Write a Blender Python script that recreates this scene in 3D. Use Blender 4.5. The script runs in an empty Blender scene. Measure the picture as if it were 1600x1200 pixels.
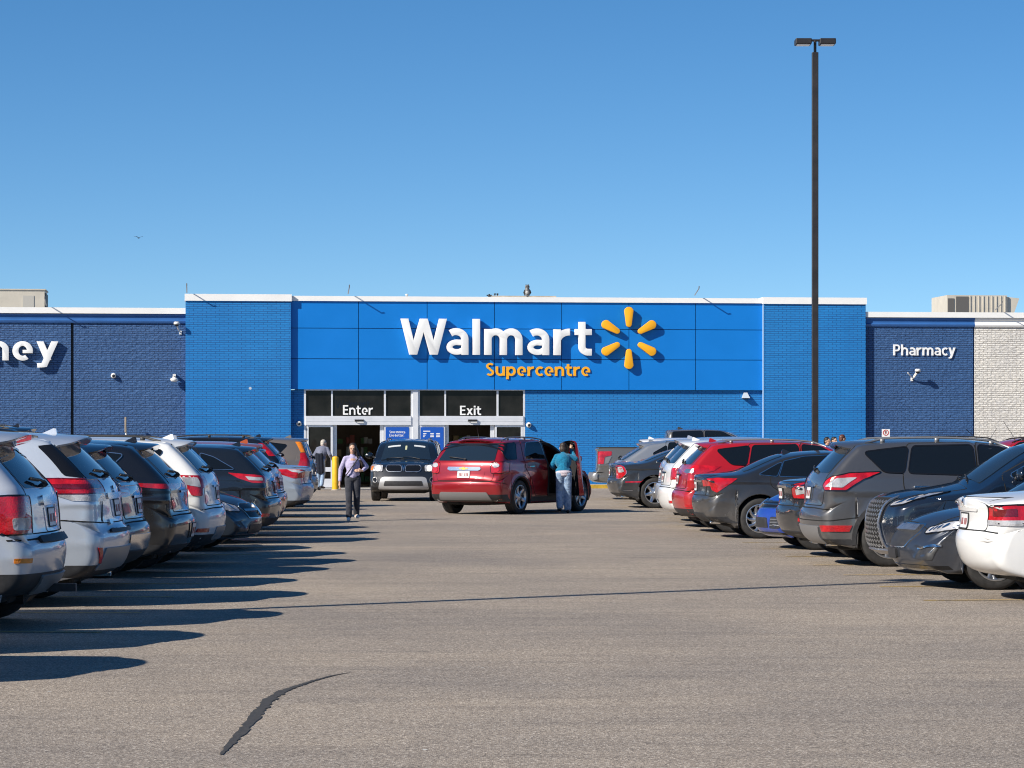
import bpy, bmesh, math, random
import numpy as np
from mathutils import Vector, Matrix
from mathutils.bvhtree import BVHTree
from mathutils.geometry import delaunay_2d_cdt
R = math.radians
scene = bpy.context.scene
COL = scene.collection
random.seed(7)

# ---------------------------------------------------------------- camera, sky, sun, exposure
F, CAM_H, PX0, HORIZON = 4390.0, 1.65, 800.0, 686.0      # focal length in photo pixels, eye height, centre column, horizon row
cam = bpy.data.cameras.new('camera')
cam.sensor_width = 36.0
cam.lens = 36.0 * F / 1600.0
cam.shift_y = (HORIZON - 600.0) / 1600.0
cam.clip_start, cam.clip_end = 0.5, 3000.0
cam_o = bpy.data.objects.new('camera', cam)
COL.objects.link(cam_o)
cam_o.location = (0, 0, CAM_H)
cam_o.rotation_euler = (R(90), 0, 0)
scene.camera = cam_o

SUN_EL = R(32.8)
SUN_AZ = math.atan2(-0.81, -0.586)                        # compass angle of the sun (from +y towards +x)
to_sun = Vector((math.sin(SUN_AZ) * math.cos(SUN_EL), math.cos(SUN_AZ) * math.cos(SUN_EL), math.sin(SUN_EL)))
world = bpy.data.worlds.new('World')
scene.world = world
world.use_nodes = True
wn = world.node_tree
bg = wn.nodes['Background']
sky = wn.nodes.new('ShaderNodeTexSky')
sky.sky_type = 'NISHITA'
sky.sun_disc = False
sky.sun_elevation = SUN_EL
sky.sun_rotation = SUN_AZ
sky.altitude = 700
sky.air_density = 1.0
sky.dust_density = 0.25
sky.ozone_density = 2.6
# dry, clear high-plains air: the look-up is lifted so that the deep blue comes down close to the horizon
tcw = wn.nodes.new('ShaderNodeTexCoord')
mpw = wn.nodes.new('ShaderNodeMapping')
mpw.inputs['Scale'].default_value = (1, 1, 1.55)
mpw.inputs['Location'].default_value = (0, 0, 0.05)
wn.links.new(tcw.outputs['Generated'], mpw.inputs[0])
wn.links.new(mpw.outputs[0], sky.inputs[0])
hs = wn.nodes.new('ShaderNodeHueSaturation')
hs.inputs['Saturation'].default_value = 1.3
hs.inputs['Value'].default_value = 1.12
wn.links.new(sky.outputs[0], hs.inputs['Color'])
wn.links.new(hs.outputs[0], bg.inputs[0])
bg.inputs[1].default_value = 0.088
sun = bpy.data.lights.new('sun', 'SUN')
sun.energy = 5.0
sun.angle = R(0.5)
sun.color = (1.0, 0.93, 0.82)
sun_o = bpy.data.objects.new('sun', sun)
COL.objects.link(sun_o)
sun_o.rotation_euler = (-to_sun).to_track_quat('-Z', 'Y').to_euler()
sun_o.location = (-40, -20, 60)
scene.view_settings.view_transform = 'Standard'
scene.view_settings.look = 'None'
scene.view_settings.exposure = 0.5
scene.view_settings.gamma = 1.0
scene.render.engine = 'CYCLES'
scene.cycles.max_bounces = 6
scene.cycles.glossy_bounces = 4
scene.cycles.use_denoising = True
scene.cycles.filter_width = 1.1

# ---------------------------------------------------------------- materials
def srgb(r, g, b):
    f = lambda c: ((c / 255.0 + 0.055) / 1.055) ** 2.4 if c > 10.3 else c / 255.0 / 12.92
    return (f(r), f(g), f(b), 1.0)

def new_mat(name):
    m = bpy.data.materials.new(name)
    m.use_nodes = True
    return m, m.node_tree, m.node_tree.nodes['Principled BSDF']

def setp(p, **kw):
    names = dict(color='Base Color', rough='Roughness', metal='Metallic', coat='Coat Weight', coat_rough='Coat Roughness',
                 spec='Specular IOR Level', emit='Emission Color', emit_s='Emission Strength', alpha='Alpha', trans='Transmission Weight', ior='IOR', sheen='Sheen Weight')
    for k, v in kw.items():
        p.inputs[names[k]].default_value = v

def node(nt, kind, **inputs):
    n = nt.nodes.new(kind)
    for k, v in inputs.items():
        n.inputs[k.replace('_', ' ')].default_value = v
    return n

def ramp(nt, src, stops):
    n = nt.nodes.new('ShaderNodeValToRGB')
    e = n.color_ramp.elements
    while len(e) < len(stops):
        e.new(0.5)
    for el, (p, c) in zip(e, stops):
        el.position = p
        el.color = c if len(c) == 4 else (*c, 1)
    nt.links.new(src, n.inputs[0])
    return n

def mix(nt, fac, a, b, mode='MIX'):
    n = nt.nodes.new('ShaderNodeMix')
    n.data_type = 'RGBA'
    n.blend_type = mode
    for i, v in ((0, fac), (6, a), (7, b)):
        if hasattr(v, 'links'):
            nt.links.new(v, n.inputs[i])
        else:
            n.inputs[i].default_value = v
    return n.outputs[2]

def simple(name, color, rough=0.5, metal=0.0, noise=0.0, scale=8.0, bump=0.0, **kw):
    m, nt, p = new_mat(name)
    setp(p, color=color if len(color) == 4 else (*color, 1), rough=rough, metal=metal, **kw)
    if noise or bump:
        tc = nt.nodes.new('ShaderNodeTexCoord')
        n = node(nt, 'ShaderNodeTexNoise', Scale=scale, Detail=5.0, Roughness=0.6)
        nt.links.new(tc.outputs['Object'], n.inputs['Vector'])
        if noise:
            c = color[:3]
            r_ = ramp(nt, n.outputs['Fac'], [(0.3, tuple(x * (1 - noise) for x in c)), (0.7, tuple(min(1, x * (1 + noise)) for x in c))])
            nt.links.new(r_.outputs[0], p.inputs['Base Color'])
            rr = nt.nodes.new('ShaderNodeMapRange')
            rr.inputs['To Min'].default_value = max(0.02, rough * 0.8)
            rr.inputs['To Max'].default_value = min(1, rough * 1.25)
            nt.links.new(n.outputs['Fac'], rr.inputs['Value'])
            nt.links.new(rr.outputs[0], p.inputs['Roughness'])
        if bump:
            b = node(nt, 'ShaderNodeBump', Strength=bump, Distance=0.02)
            nt.links.new(n.outputs['Fac'], b.inputs['Height'])
            nt.links.new(b.outputs[0], p.inputs['Normal'])
    return m

def paint(name, color, metal=0.0, rough=0.35, dust=0.35):
    """car paint: clear coat, fine flake noise, road dust thinning out upwards"""
    m, nt, p = new_mat(name)
    setp(p, metal=metal, coat=1.0, coat_rough=0.03)
    tc = nt.nodes.new('ShaderNodeTexCoord')
    sep = nt.nodes.new('ShaderNodeSeparateXYZ')
    nt.links.new(tc.outputs['Object'], sep.inputs[0])
    n = node(nt, 'ShaderNodeTexNoise', Scale=3.5, Detail=7.0, Roughness=0.65)
    nt.links.new(tc.outputs['Object'], n.inputs['Vector'])
    mr = nt.nodes.new('ShaderNodeMapRange')
    for k, v in (('From Min', 1.1), ('From Max', 0.25), ('To Min', 0.0), ('To Max', 1.0)):
        mr.inputs[k].default_value = v
    nt.links.new(sep.outputs['Z'], mr.inputs['Value'])
    mu = nt.nodes.new('ShaderNodeMath')
    mu.operation = 'MULTIPLY'
    nt.links.new(mr.outputs[0], mu.inputs[0])
    nt.links.new(n.outputs['Fac'], mu.inputs[1])
    m2 = nt.nodes.new('ShaderNodeMath')
    m2.operation = 'MULTIPLY'
    m2.inputs[1].default_value = dust
    nt.links.new(mu.outputs[0], m2.inputs[0])
    c = mix(nt, m2.outputs[0], (*color[:3], 1), (0.16, 0.14, 0.12, 1))
    nt.links.new(c, p.inputs['Base Color'])
    ad = nt.nodes.new('ShaderNodeMath')
    ad.operation = 'ADD'
    ad.inputs[1].default_value = rough
    nt.links.new(m2.outputs[0], ad.inputs[0])
    nt.links.new(ad.outputs[0], p.inputs['Roughness'])
    cr = nt.nodes.new('ShaderNodeMath')
    cr.operation = 'MULTIPLY_ADD'
    cr.inputs[1].default_value = 0.7
    cr.inputs[2].default_value = 0.03
    nt.links.new(m2.outputs[0], cr.inputs[0])
    nt.links.new(cr.outputs[0], p.inputs['Coat Roughness'])
    return m

def lamp_mat(name, color, scale=60.0):
    m, nt, p = new_mat(name)
    setp(p, color=(*color, 1), rough=0.12, coat=1.0, coat_rough=0.02)
    tc = nt.nodes.new('ShaderNodeTexCoord')
    v = node(nt, 'ShaderNodeTexVoronoi', Scale=scale)
    nt.links.new(tc.outputs['Object'], v.inputs['Vector'])
    b = node(nt, 'ShaderNodeBump', Strength=0.25, Distance=0.01)
    nt.links.new(v.outputs['Distance'], b.inputs['Height'])
    nt.links.new(b.outputs[0], p.inputs['Normal'])
    n = node(nt, 'ShaderNodeTexNoise', Scale=9.0, Detail=2.0)
    nt.links.new(tc.outputs['Object'], n.inputs['Vector'])
    r_ = ramp(nt, n.outputs['Fac'], [(0.35, tuple(c * 0.6 for c in color)), (0.6, color)])
    nt.links.new(r_.outputs[0], p.inputs['Base Color'])
    return m

M = {}
M['glass'] = simple('dark_tinted_glass', (0.006, 0.008, 0.010), 0.03, noise=0.0, spec=0.6)
M['glass2'] = simple('windscreen_glass', (0.012, 0.02, 0.03), 0.02, spec=0.9)
M['chrome'] = simple('chrome', (0.72, 0.71, 0.70), 0.2, 1.0)
M['alloy'] = simple('wheel_alloy', (0.48, 0.49, 0.51), 0.28, 0.9, noise=0.2, scale=10)
M['darkalloy'] = simple('dark_wheel_alloy', (0.10, 0.10, 0.11), 0.3, 0.9)
M['rubber'] = simple('tyre_rubber', (0.022, 0.021, 0.021), 0.75, noise=0.5, scale=12, bump=0.15)
M['plastic'] = simple('black_plastic', (0.024, 0.024, 0.026), 0.55, noise=0.3, scale=20)
M['trim'] = simple('gloss_black_trim', (0.008, 0.008, 0.009), 0.15)
M['seam'] = simple('panel_gap', (0.004, 0.004, 0.004), 0.9)
M['under'] = simple('underbody', (0.012, 0.012, 0.012), 0.9)
M['red'] = lamp_mat('red_lamp', (0.50, 0.008, 0.014))
M['darkred'] = lamp_mat('smoked_red_lamp', (0.14, 0.004, 0.008))
M['clear'] = lamp_mat('clear_lamp', (0.44, 0.44, 0.46))
M['amber'] = lamp_mat('amber_lamp', (0.75, 0.22, 0.01))
M['plate'] = simple('plate_white', (0.62, 0.62, 0.62), 0.4, noise=0.15, scale=30)
M['platemark'] = simple('plate_characters', (0.22, 0.03, 0.03), 0.5)
M['silverplastic'] = simple('satin_silver', (0.26, 0.26, 0.265), 0.4, 0.5)
M['skidsilver'] = simple('light_satin_silver', (0.42, 0.42, 0.425), 0.4, 0.3)
m, nt, p = new_mat('lit_headlamp')
setp(p, color=(1, 0.95, 0.85, 1), emit=(1, 0.92, 0.75, 1), emit_s=2.2)
M['lit'] = m

# ---------------------------------------------------------------- object helpers
def empty(name, loc, rz=0.0, label=None, cat=None, group=None, kind=None, parent=None):
    o = bpy.data.objects.new(name, None)
    COL.objects.link(o)
    o.location = loc
    o.rotation_euler = (0, 0, rz)
    o.empty_display_size = 0.2
    if parent:
        o.parent = parent
    return tag(o, label, cat, group, kind)

def tag(o, label=None, cat=None, group=None, kind=None):
    for k, v in (('label', label), ('category', cat), ('group', group), ('kind', kind)):
        if v:
            o[k] = v
    return o

def obj(name, verts, faces, mats, parent=None, smooth=True, mi=None, loc=None):
    me = bpy.data.meshes.new(name)
    me.from_pydata([tuple(v) for v in verts], [], [tuple(int(i) for i in f) for f in faces])
    for m_ in (mats if isinstance(mats, (list, tuple)) else [mats]):
        me.materials.append(m_)
    if smooth:
        me.polygons.foreach_set('use_smooth', [True] * len(me.polygons))
    if mi is not None:
        me.polygons.foreach_set('material_index', [int(i) for i in mi])
    me.update()
    o = bpy.data.objects.new(name, me)
    COL.objects.link(o)
    if parent:
        o.parent = parent
    if loc is not None:
        o.location = loc
    return o

class MB:
    """collects pieces that make one mesh"""
    def __init__(s):
        s.v, s.f, s.m = [], [], []
    def add(s, verts, faces, mi=0):
        n = len(s.v)
        s.v += [tuple(v) for v in verts]
        s.f += [tuple(int(i) + n for i in f) for f in faces]
        s.m += [mi] * len(faces)
        return s
    def box(s, x0, x1, y0, y1, z0, z1, mi=0, b=0.0):
        if b <= 0:
            v = [(x, y, z) for z in (z0, z1) for y in (y0, y1) for x in (x0, x1)]
            return s.add(v, [(0, 2, 3, 1), (4, 5, 7, 6), (0, 1, 5, 4), (2, 6, 7, 3), (0, 4, 6, 2), (1, 3, 7, 5)], mi)
        bm = bmesh.new()
        bmesh.ops.create_cube(bm, size=1.0)
        for v in bm.verts:
            v.co = Vector(((x0 + x1) / 2 + v.co.x * (x1 - x0), (y0 + y1) / 2 + v.co.y * (y1 - y0), (z0 + z1) / 2 + v.co.z * (z1 - z0)))
        bmesh.ops.bevel(bm, geom=bm.edges[:], offset=b, segments=2, affect='EDGES', profile=0.5)
        return s.bm(bm, mi)
    def bm(s, bm, mi=0):
        bm.verts.index_update()
        s.add([v.co[:] for v in bm.verts], [[v.index for v in f.verts] for f in bm.faces], mi)
        bm.free()
        return s
    def lathe(s, prof, c, axis='Z', n=24, mi=0, a0=0.0, a1=2 * math.pi):
        """profile of (radius, height) turned about an axis through c"""
        full = abs(a1 - a0 - 2 * math.pi) < 1e-6
        k = n if full else n + 1
        v, f = [], []
        for i in range(k):
            a = a0 + (a1 - a0) * i / n
            ca, sa = math.cos(a), math.sin(a)
            for r, h in prof:
                q = {'Z': (r * ca, r * sa, h), 'Y': (r * ca, h, r * sa), 'X': (h, r * ca, r * sa)}[axis]
                v.append((c[0] + q[0], c[1] + q[1], c[2] + q[2]))
        m_ = len(prof)
        for i in range(n):
            j = (i + 1) % k
            for a in range(m_ - 1):
                q = (i * m_ + a, j * m_ + a, j * m_ + a + 1, i * m_ + a + 1)
                f.append(q if axis != 'Y' else q[::-1])
        return s.add(v, f, mi)
    def tube(s, pts, r, n=8, mi=0, cap=True):
        pts = [Vector(p) for p in pts]
        rs = r if isinstance(r, (list, tuple)) else [r] * len(pts)
        v, f = [], []
        up = Vector((0, 0, 1))
        for i, q in enumerate(pts):
            d = (pts[min(i + 1, len(pts) - 1)] - pts[max(i - 1, 0)]).normalized()
            a = d.cross(up if abs(d.z) < 0.95 else Vector((1, 0, 0))).normalized()
            b = d.cross(a)
            for k in range(n):
                t = 2 * math.pi * k / n
                v.append(q + (a * math.cos(t) + b * math.sin(t)) * rs[i])
        for i in range(len(pts) - 1):
            for k in range(n):
                f.append((i * n + k, i * n + (k + 1) % n, (i + 1) * n + (k + 1) % n, (i + 1) * n + k))
        if cap:
            f.append(tuple(range(n)))
            f.append(tuple(reversed(range((len(pts) - 1) * n, len(pts) * n))))
        return s.add(v, f, mi)
    def build(s, name, mats, parent=None, smooth=False, loc=None):
        return obj(name, s.v, s.f, mats, parent, smooth, s.m, loc)

def autosmooth(o, deg=35):
    me = o.data
    bm = bmesh.new()
    bm.from_mesh(me)
    for e in bm.edges:
        if len(e.link_faces) == 2 and e.calc_face_angle(0) > R(deg):
            e.smooth = False
    for f in bm.faces:
        f.smooth = True
    bm.to_mesh(me)
    bm.free()
    return o
# ---------------------------------------------------------------- ground
def asphalt_mat():
    m, nt, p = new_mat('worn_asphalt')
    tc = nt.nodes.new('ShaderNodeTexCoord')
    L = nt.links.new
    vec = tc.outputs['Object']
    v = node(nt, 'ShaderNodeTexVoronoi', Scale=100.0)
    L(vec, v.inputs['Vector'])
    sp = nt.nodes.new('ShaderNodeSeparateColor')
    L(v.outputs['Color'], sp.inputs[0])
    stones = ramp(nt, sp.outputs[0], [(0.0, (0.13, 0.111, 0.094)), (0.45, (0.275, 0.233, 0.192)), (0.85, (0.39, 0.33, 0.27)), (1.0, (0.62, 0.56, 0.48))])
    n1 = node(nt, 'ShaderNodeTexNoise', Scale=0.22, Detail=6.0, Roughness=0.62)
    L(vec, n1.inputs['Vector'])
    r1 = ramp(nt, n1.outputs['Fac'], [(0.32, (0.76, 0.77, 0.80)), (0.68, (1.14, 1.11, 1.06))])
    c = mix(nt, 1.0, stones.outputs[0], r1.outputs[0], 'MULTIPLY')
    # streaks left by traffic, drawn out along the aisle's width
    mp = nt.nodes.new('ShaderNodeMapping')
    mp.inputs['Scale'].default_value = (0.35, 2.2, 1.0)
    L(vec, mp.inputs[0])
    n2 = node(nt, 'ShaderNodeTexNoise', Scale=1.1, Detail=8.0, Roughness=0.72)
    L(mp.outputs[0], n2.inputs['Vector'])
    r2 = ramp(nt, n2.outputs['Fac'], [(0.36, (0.84, 0.84, 0.85)), (0.5, (1.0, 1.0, 1.0)), (0.72, (1.07, 1.06, 1.04))])
    c = mix(nt, 1.0, c, r2.outputs[0], 'MULTIPLY')
    # short scuffs
    mp3 = nt.nodes.new('ShaderNodeMapping')
    mp3.inputs['Scale'].default_value = (1.2, 9.0, 1.0)
    mp3.inputs['Rotation'].default_value = (0, 0, R(4))
    L(vec, mp3.inputs[0])
    n3 = node(nt, 'ShaderNodeTexNoise', Scale=1.7, Detail=3.0, Roughness=0.5)
    L(mp3.outputs[0], n3.inputs['Vector'])
    r3 = ramp(nt, n3.outputs['Fac'], [(0.70, (1, 1, 1)), (0.76, (0.45, 0.44, 0.44))])
    c = mix(nt, 0.8, c, r3.outputs[0], 'MULTIPLY')
    # oil drips and gum
    v4 = node(nt, 'ShaderNodeTexVoronoi', Scale=1.3)
    L(vec, v4.inputs['Vector'])
    r4 = ramp(nt, v4.outputs['Distance'], [(0.0, (0.4, 0.4, 0.4)), (0.035, (0.55, 0.55, 0.55)), (0.06, (1, 1, 1))])
    c = mix(nt, 0.6, c, r4.outputs[0], 'MULTIPLY')
    v5 = node(nt, 'ShaderNodeTexVoronoi', Scale=1.9)
    L(vec, v5.inputs['Vector'])
    r5 = ramp(nt, v5.outputs['Distance'], [(0.0, (1, 1, 1)), (0.022, (1, 1, 1)), (0.03, (0, 0, 0))])
    c = mix(nt, r5.outputs[0], c, (0.6, 0.6, 0.57, 1))
    L(c, p.inputs['Base Color'])
    setp(p, rough=0.9, spec=0.25)
    b = node(nt, 'ShaderNodeBump', Strength=0.55, Distance=0.006)
    L(v.outputs['Distance'], b.inputs['Height'])
    L(b.outputs[0], p.inputs['Normal'])
    return m

def sheet(name, pts, z, mat, kind='structure'):
    return tag(obj(name, [(x, y, z) for x, y in pts], [tuple(range(len(pts)))], mat, smooth=False), kind=kind)

asphalt = asphalt_mat()
sheet('parking_lot_asphalt', [(-500, -300), (500, -300), (500, 900), (-500, 900)], 0.0, asphalt)

def G(px, py):
    """ground point under a photo pixel"""
    D = F * CAM_H / (py - HORIZON)
    return ((px - PX0) * D / F, D)

# tar-sealed crack in the foreground
tar = simple('crack_tar', (0.042, 0.039, 0.036), 0.85, noise=0.4, scale=25, bump=0.3)
cl = [(345, 1180, .3), (365, 1158, .7), (388, 1133, 0.95), (405, 1112, 1.0), (422, 1093, 1.15), (440, 1081, 1.0), (460, 1074, 0.7), (490, 1064, 0.55), (520, 1056, 0.4), (552, 1050, 0.08)]
ctr = [Vector((*G(a, b_), 0)) for a, b_, _ in cl]
dense, wid = [], []
for i in range(len(ctr) - 1):
    for k in range(10):
        t = k / 10
        dense.append(ctr[i].lerp(ctr[i + 1], t))
        wid.append(0.034 * (cl[i][2] * (1 - t) + cl[i + 1][2] * t))
v, f = [], []
rr = random.Random(3)
for i, q in enumerate(dense):
    d = (dense[min(i + 1, len(dense) - 1)] - dense[max(i - 1, 0)]).normalized()
    nn = Vector((-d.y, d.x, 0))
    w1, w2 = wid[i] * rr.uniform(0.6, 1.35), wid[i] * rr.uniform(0.6, 1.35)
    v += [(q + nn * w1).to_tuple()[:2] + (0.004,), (q - nn * w2).to_tuple()[:2] + (0.004,)]
for i in range(len(dense) - 1):
    f.append((2 * i, 2 * i + 1, 2 * i + 3, 2 * i + 2))
tag(obj('crack_seal', v, f, tar, smooth=False), kind='structure')

# worn yellow stall lines
def line_mat():
    m, nt, p = new_mat('worn_yellow_line')
    tc = nt.nodes.new('ShaderNodeTexCoord')
    n = node(nt, 'ShaderNodeTexNoise', Scale=9.0, Detail=8.0, Roughness=0.75)
    nt.links.new(tc.outputs['Object'], n.inputs['Vector'])
    r_ = ramp(nt, n.outputs['Fac'], [(0.40, (0.24, 0.20, 0.16)), (0.58, (0.55, 0.36, 0.10))])
    nt.links.new(r_.outputs[0], p.inputs['Base Color'])
    setp(p, rough=0.9)
    return m
yl = line_mat()
TH = R(6.28)
lm = MB()
def stall_line(x0, x1, y, slope):
    w = 0.05
    lm.add([(x0, y - w, 0.004), (x1, y - w + (x1 - x0) * slope, 0.004), (x1, y + w + (x1 - x0) * slope, 0.004), (x0, y + w, 0.004)], [(0, 1, 2, 3)])
for i in range(20):
    stall_line(-9.2, -3.5 - 0.015 * i, 24.2 + 2.68 * i, -0.04)
    stall_line(4.2 - 0.09 * i, 9.6, 28.7 + 2.68 * i, 0.10)
tag(lm.build('stall_lines', yl), kind='structure')

# ---------------------------------------------------------------- facade frame: u along the wall, v into the building, z up
FD = 95.3
store = empty('store_building', (0, FD, 0), TH,
              'long blue brick superstore with white parapet caps and a glazed double entrance', 'building')
def DD(px):
    return FD / (1 - math.tan(TH) * (px - PX0) / F)
def PU(px):
    return (px - PX0) * DD(px) / F / math.cos(TH)
def PZ(px, py):
    return CAM_H + (HORIZON - py) * DD(px) / F
def W3(u, v, z):
    return Vector((u * math.cos(TH) - v * math.sin(TH), FD + u * math.sin(TH) + v * math.cos(TH), z))

def brick_mat(name, c1, c2, mortar, rough_relief=0.0, relief=0.5, w=0.29, h=0.075, ms=0.006):
    m, nt, p = new_mat(name)
    L = nt.links.new
    tc = nt.nodes.new('ShaderNodeTexCoord')
    mp = nt.nodes.new('ShaderNodeMapping')
    mp.inputs['Rotation'].default_value = (R(-90), 0, 0)
    L(tc.outputs['Object'], mp.inputs[0])
    b = nt.nodes.new('ShaderNodeTexBrick')
    b.inputs['Scale'].default_value = 1.0
    b.inputs['Brick Width'].default_value = w
    b.inputs['Row Height'].default_value = h
    b.inputs['Mortar Size'].default_value = ms
    b.inputs['Mortar Smooth'].default_value = 0.3
    b.inputs['Bias'].default_value = -0.1
    b.inputs['Color1'].default_value = (*c1, 1)
    b.inputs['Color2'].default_value = (*c2, 1)
    b.inputs['Mortar'].default_value = (*mortar, 1)
    L(mp.outputs[0], b.inputs['Vector'])
    n0 = node(nt, 'ShaderNodeTexNoise', Scale=0.45, Detail=6.0, Roughness=0.65)
    L(tc.outputs['Object'], n0.inputs['Vector'])
    r0 = ramp(nt, n0.outputs['Fac'], [(0.3, (0.88, 0.88, 0.90)), (0.7, (1.08, 1.07, 1.05))])
    c = mix(nt, 1.0, b.outputs['Color'], r0.outputs[0], 'MULTIPLY')
    ms_ = nt.nodes.new('ShaderNodeMapping')
    ms_.inputs['Scale'].default_value = (3.0, 1.0, 0.35)
    L(tc.outputs['Object'], ms_.inputs[0])
    n5 = node(nt, 'ShaderNodeTexNoise', Scale=2.2, Detail=5.0, Roughness=0.7)
    L(ms_.outputs[0], n5.inputs['Vector'])
    r5 = ramp(nt, n5.outputs['Fac'], [(0.62, (1, 1, 1)), (0.8, (1.25, 1.2, 1.12))])
    c = mix(nt, 0.7, c, r5.outputs[0], 'MULTIPLY')
    vc = node(nt, 'ShaderNodeTexVoronoi', Scale=0.75)
    L(tc.outputs['Object'], vc.inputs['Vector'])
    rc = ramp(nt, vc.outputs['Distance'], [(0.0, (1, 1, 1)), (0.030, (1, 1, 1)), (0.040, (0, 0, 0))])
    c = mix(nt, rc.outputs[0], c, (0.45, 0.52, 0.60, 1))          # chips where the paint has come off
    L(c, p.inputs['Base Color'])
    setp(p, rough=0.62, spec=0.35)
    b1 = node(nt, 'ShaderNodeBump', Strength=relief, Distance=0.02)
    b1.invert = True
    L(b.outputs['Fac'], b1.inputs['Height'])
    nrm = b1
    if rough_relief:
        mp2 = nt.nodes.new('ShaderNodeMapping')
        mp2.inputs['Scale'].default_value = (7.0, 7.0, 15.0)
        L(tc.outputs['Object'], mp2.inputs[0])
        n2 = node(nt, 'ShaderNodeTexNoise', Scale=1.0, Detail=4.0, Roughness=0.6)
        L(mp2.outputs[0], n2.inputs['Vector'])
        b2 = node(nt, 'ShaderNodeBump', Strength=rough_relief, Distance=0.05)
        L(n2.outputs['Fac'], b2.inputs['Height'])
        L(b1.outputs[0], b2.inputs['Normal'])
        nrm = b2
    L(nrm.outputs[0], p.inputs['Normal'])
    return m

M['navybrick'] = brick_mat('navy_split_brick', (0.039, 0.106, 0.255), (0.045, 0.118, 0.28), (0.014, 0.042, 0.12), 0.85, 1.0, ms=0.009)
M['whitebrick'] = brick_mat('white_split_brick', (0.72, 0.69, 0.63), (0.76, 0.73, 0.68), (0.42, 0.39, 0.35), 0.8, 1.0, ms=0.009)
M['bluebrick'] = brick_mat('bright_blue_brick', (0.013, 0.195, 0.52), (0.011, 0.178, 0.48), (0.004, 0.075, 0.24), 0.10, 0.5, ms=0.008)
M['panelblue'] = simple('blue_panel', (0.004, 0.172, 0.56), 0.42, noise=0.05, scale=0.6, spec=0.3)
M['paneljoint'] = simple('panel_joint', (0.004, 0.03, 0.12), 0.8)
M['navytrim'] = simple('navy_cornice_paint', (0.030, 0.115, 0.33), 0.4, noise=0.1, scale=1.5)
M['capwhite'] = simple('white_metal_cap', (0.80, 0.79, 0.77), 0.4, noise=0.04, scale=1.2)
M['alu'] = simple('anodised_frame', (0.70, 0.71, 0.74), 0.38, 0.2, noise=0.06, scale=3)
M['storeglass'] = simple('shop_window_glass', (0.013, 0.012, 0.011), 0.04, noise=0.6, scale=1.3, spec=0.16)  # noise in the base colour stands in for faint reflections and dim interior
M['signwhite'] = simple('white_sign_face', (0.80, 0.80, 0.79), 0.35)
M['signyellow'] = simple('yellow_sign_face', (0.85, 0.39, 0.012), 0.35)
M['black'] = simple('black_rubber', (0.008, 0.008, 0.009), 0.6)
M['concrete'] = simple('concrete', (0.36, 0.34, 0.31), 0.85, noise=0.15, scale=3, bump=0.1)
M['offwhite'] = simple('off_white_metal', (0.70, 0.69, 0.66), 0.45, noise=0.08, scale=6)
M['hvac'] = simple('beige_sheet_metal', (0.50, 0.46, 0.39), 0.5, noise=0.08, scale=2)

U = {k: PU(k) for k in (-420, 113, 290, 454, 475, 820, 1191, 1350, 1522, 2100)}
H_SIDE, H_PIL, H_PAN, PAN_B = 6.03, 6.50, 6.46, 3.32
def part(name, mats, *boxes, parent=store):
    mb = MB()
    for b in boxes:
        mb.box(*b[:6], mi=b[6] if len(b) > 6 else 0)
    return mb.build(name, mats, parent)

# walls (u0,u1,v0,v1,z0,z1): flank walls a little behind the bright centre
tag(part('navy_wall', M['navybrick'], (U[-420], U[113] - 0.045, -0.05, 0.3, 0.0, 5.80), (U[113] + 0.045, U[290], -0.05, 0.3, 0.0, 5.80)), 'navy split brick wall with a black joint')
part('wall_joint', M['black'], (U[113] - 0.045, U[113] + 0.045, 0.03, 0.3, 0.0, 5.80))
part('pharmacy_wall', M['navybrick'], (U[1350], U[1522] - 0.05, -0.05, 0.3, 0.0, 5.80))
part('wall_joint', M['paneljoint'], (U[1522] - 0.05, U[1522], 0.01, 0.3, 0.0, 5.80))
part('white_wall', M['whitebrick'], (U[1522], U[2100], -0.05, 0.3, 0.0, 5.80))
part('pilaster', M['bluebrick'], (U[290], U[454], -0.25, 0.3, 0.0, 6.27))
part('pilaster', M['bluebrick'], (U[1191], U[1350], -0.25, 0.3, 0.0, 6.27))
part('blue_brick_wall', M['bluebrick'], (U[454], U[475], 0.0, 0.3, 0.0, 3.30))
part('blue_brick_wall', M['bluebrick'], (U[820], U[1191], 0.0, 0.3, 0.0, PAN_B + 0.2))
part('wall_base', M['concrete'], (U[820] + 0.05, U[1191], -0.06, 0.0, 0.0, 0.10), (U[1191], U[1350], -0.31, -0.25, 0.0, 0.10), (U[290], U[454], -0.31, -0.25, 0.0, 0.10))
def cornice(name, u0, u1, mat):
    prof = [(-0.05, 5.51), (-0.10, 5.52), (-0.12, 5.56), (-0.13, 5.60), (-0.09, 5.64), (-0.08, 5.74), (-0.13, 5.76), (-0.14, 5.82), (-0.05, 5.83)]
    v = [(u, a, b) for u in (u0, u1) for a, b in prof]
    n = len(prof)
    f = [(i, i + 1, n + i + 1, n + i) for i in range(n - 1)] + [tuple(range(n))[::-1], tuple(range(n, 2 * n))]
    f = [q[::-1] for q in f]
    obj(name, v, f, mat, store, smooth=False)
cornice('cornice', U[-420], U[290], M['navytrim'])
cornice('cornice', U[1350], U[1522], M['navytrim'])
cornice('cornice', U[1522], U[2100], M['capwhite'])
part('parapet_cap', M['capwhite'], (U[-420], U[290] - 0.002, -0.19, 0.6, 5.833, H_SIDE))
part('parapet_cap', M['capwhite'], (U[1350] + 0.002, U[2100], -0.19, 0.6, 5.833, H_SIDE - 0.01))
part('parapet_cap', M['capwhite'], (U[290] - 0.03, U[454] + 0.03, -0.30, 0.6, 6.27, H_PIL))
part('parapet_cap', M['capwhite'], (U[454] + 0.033, U[1191] - 0.033, -0.17, 0.6, 6.29, H_PAN))
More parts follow.
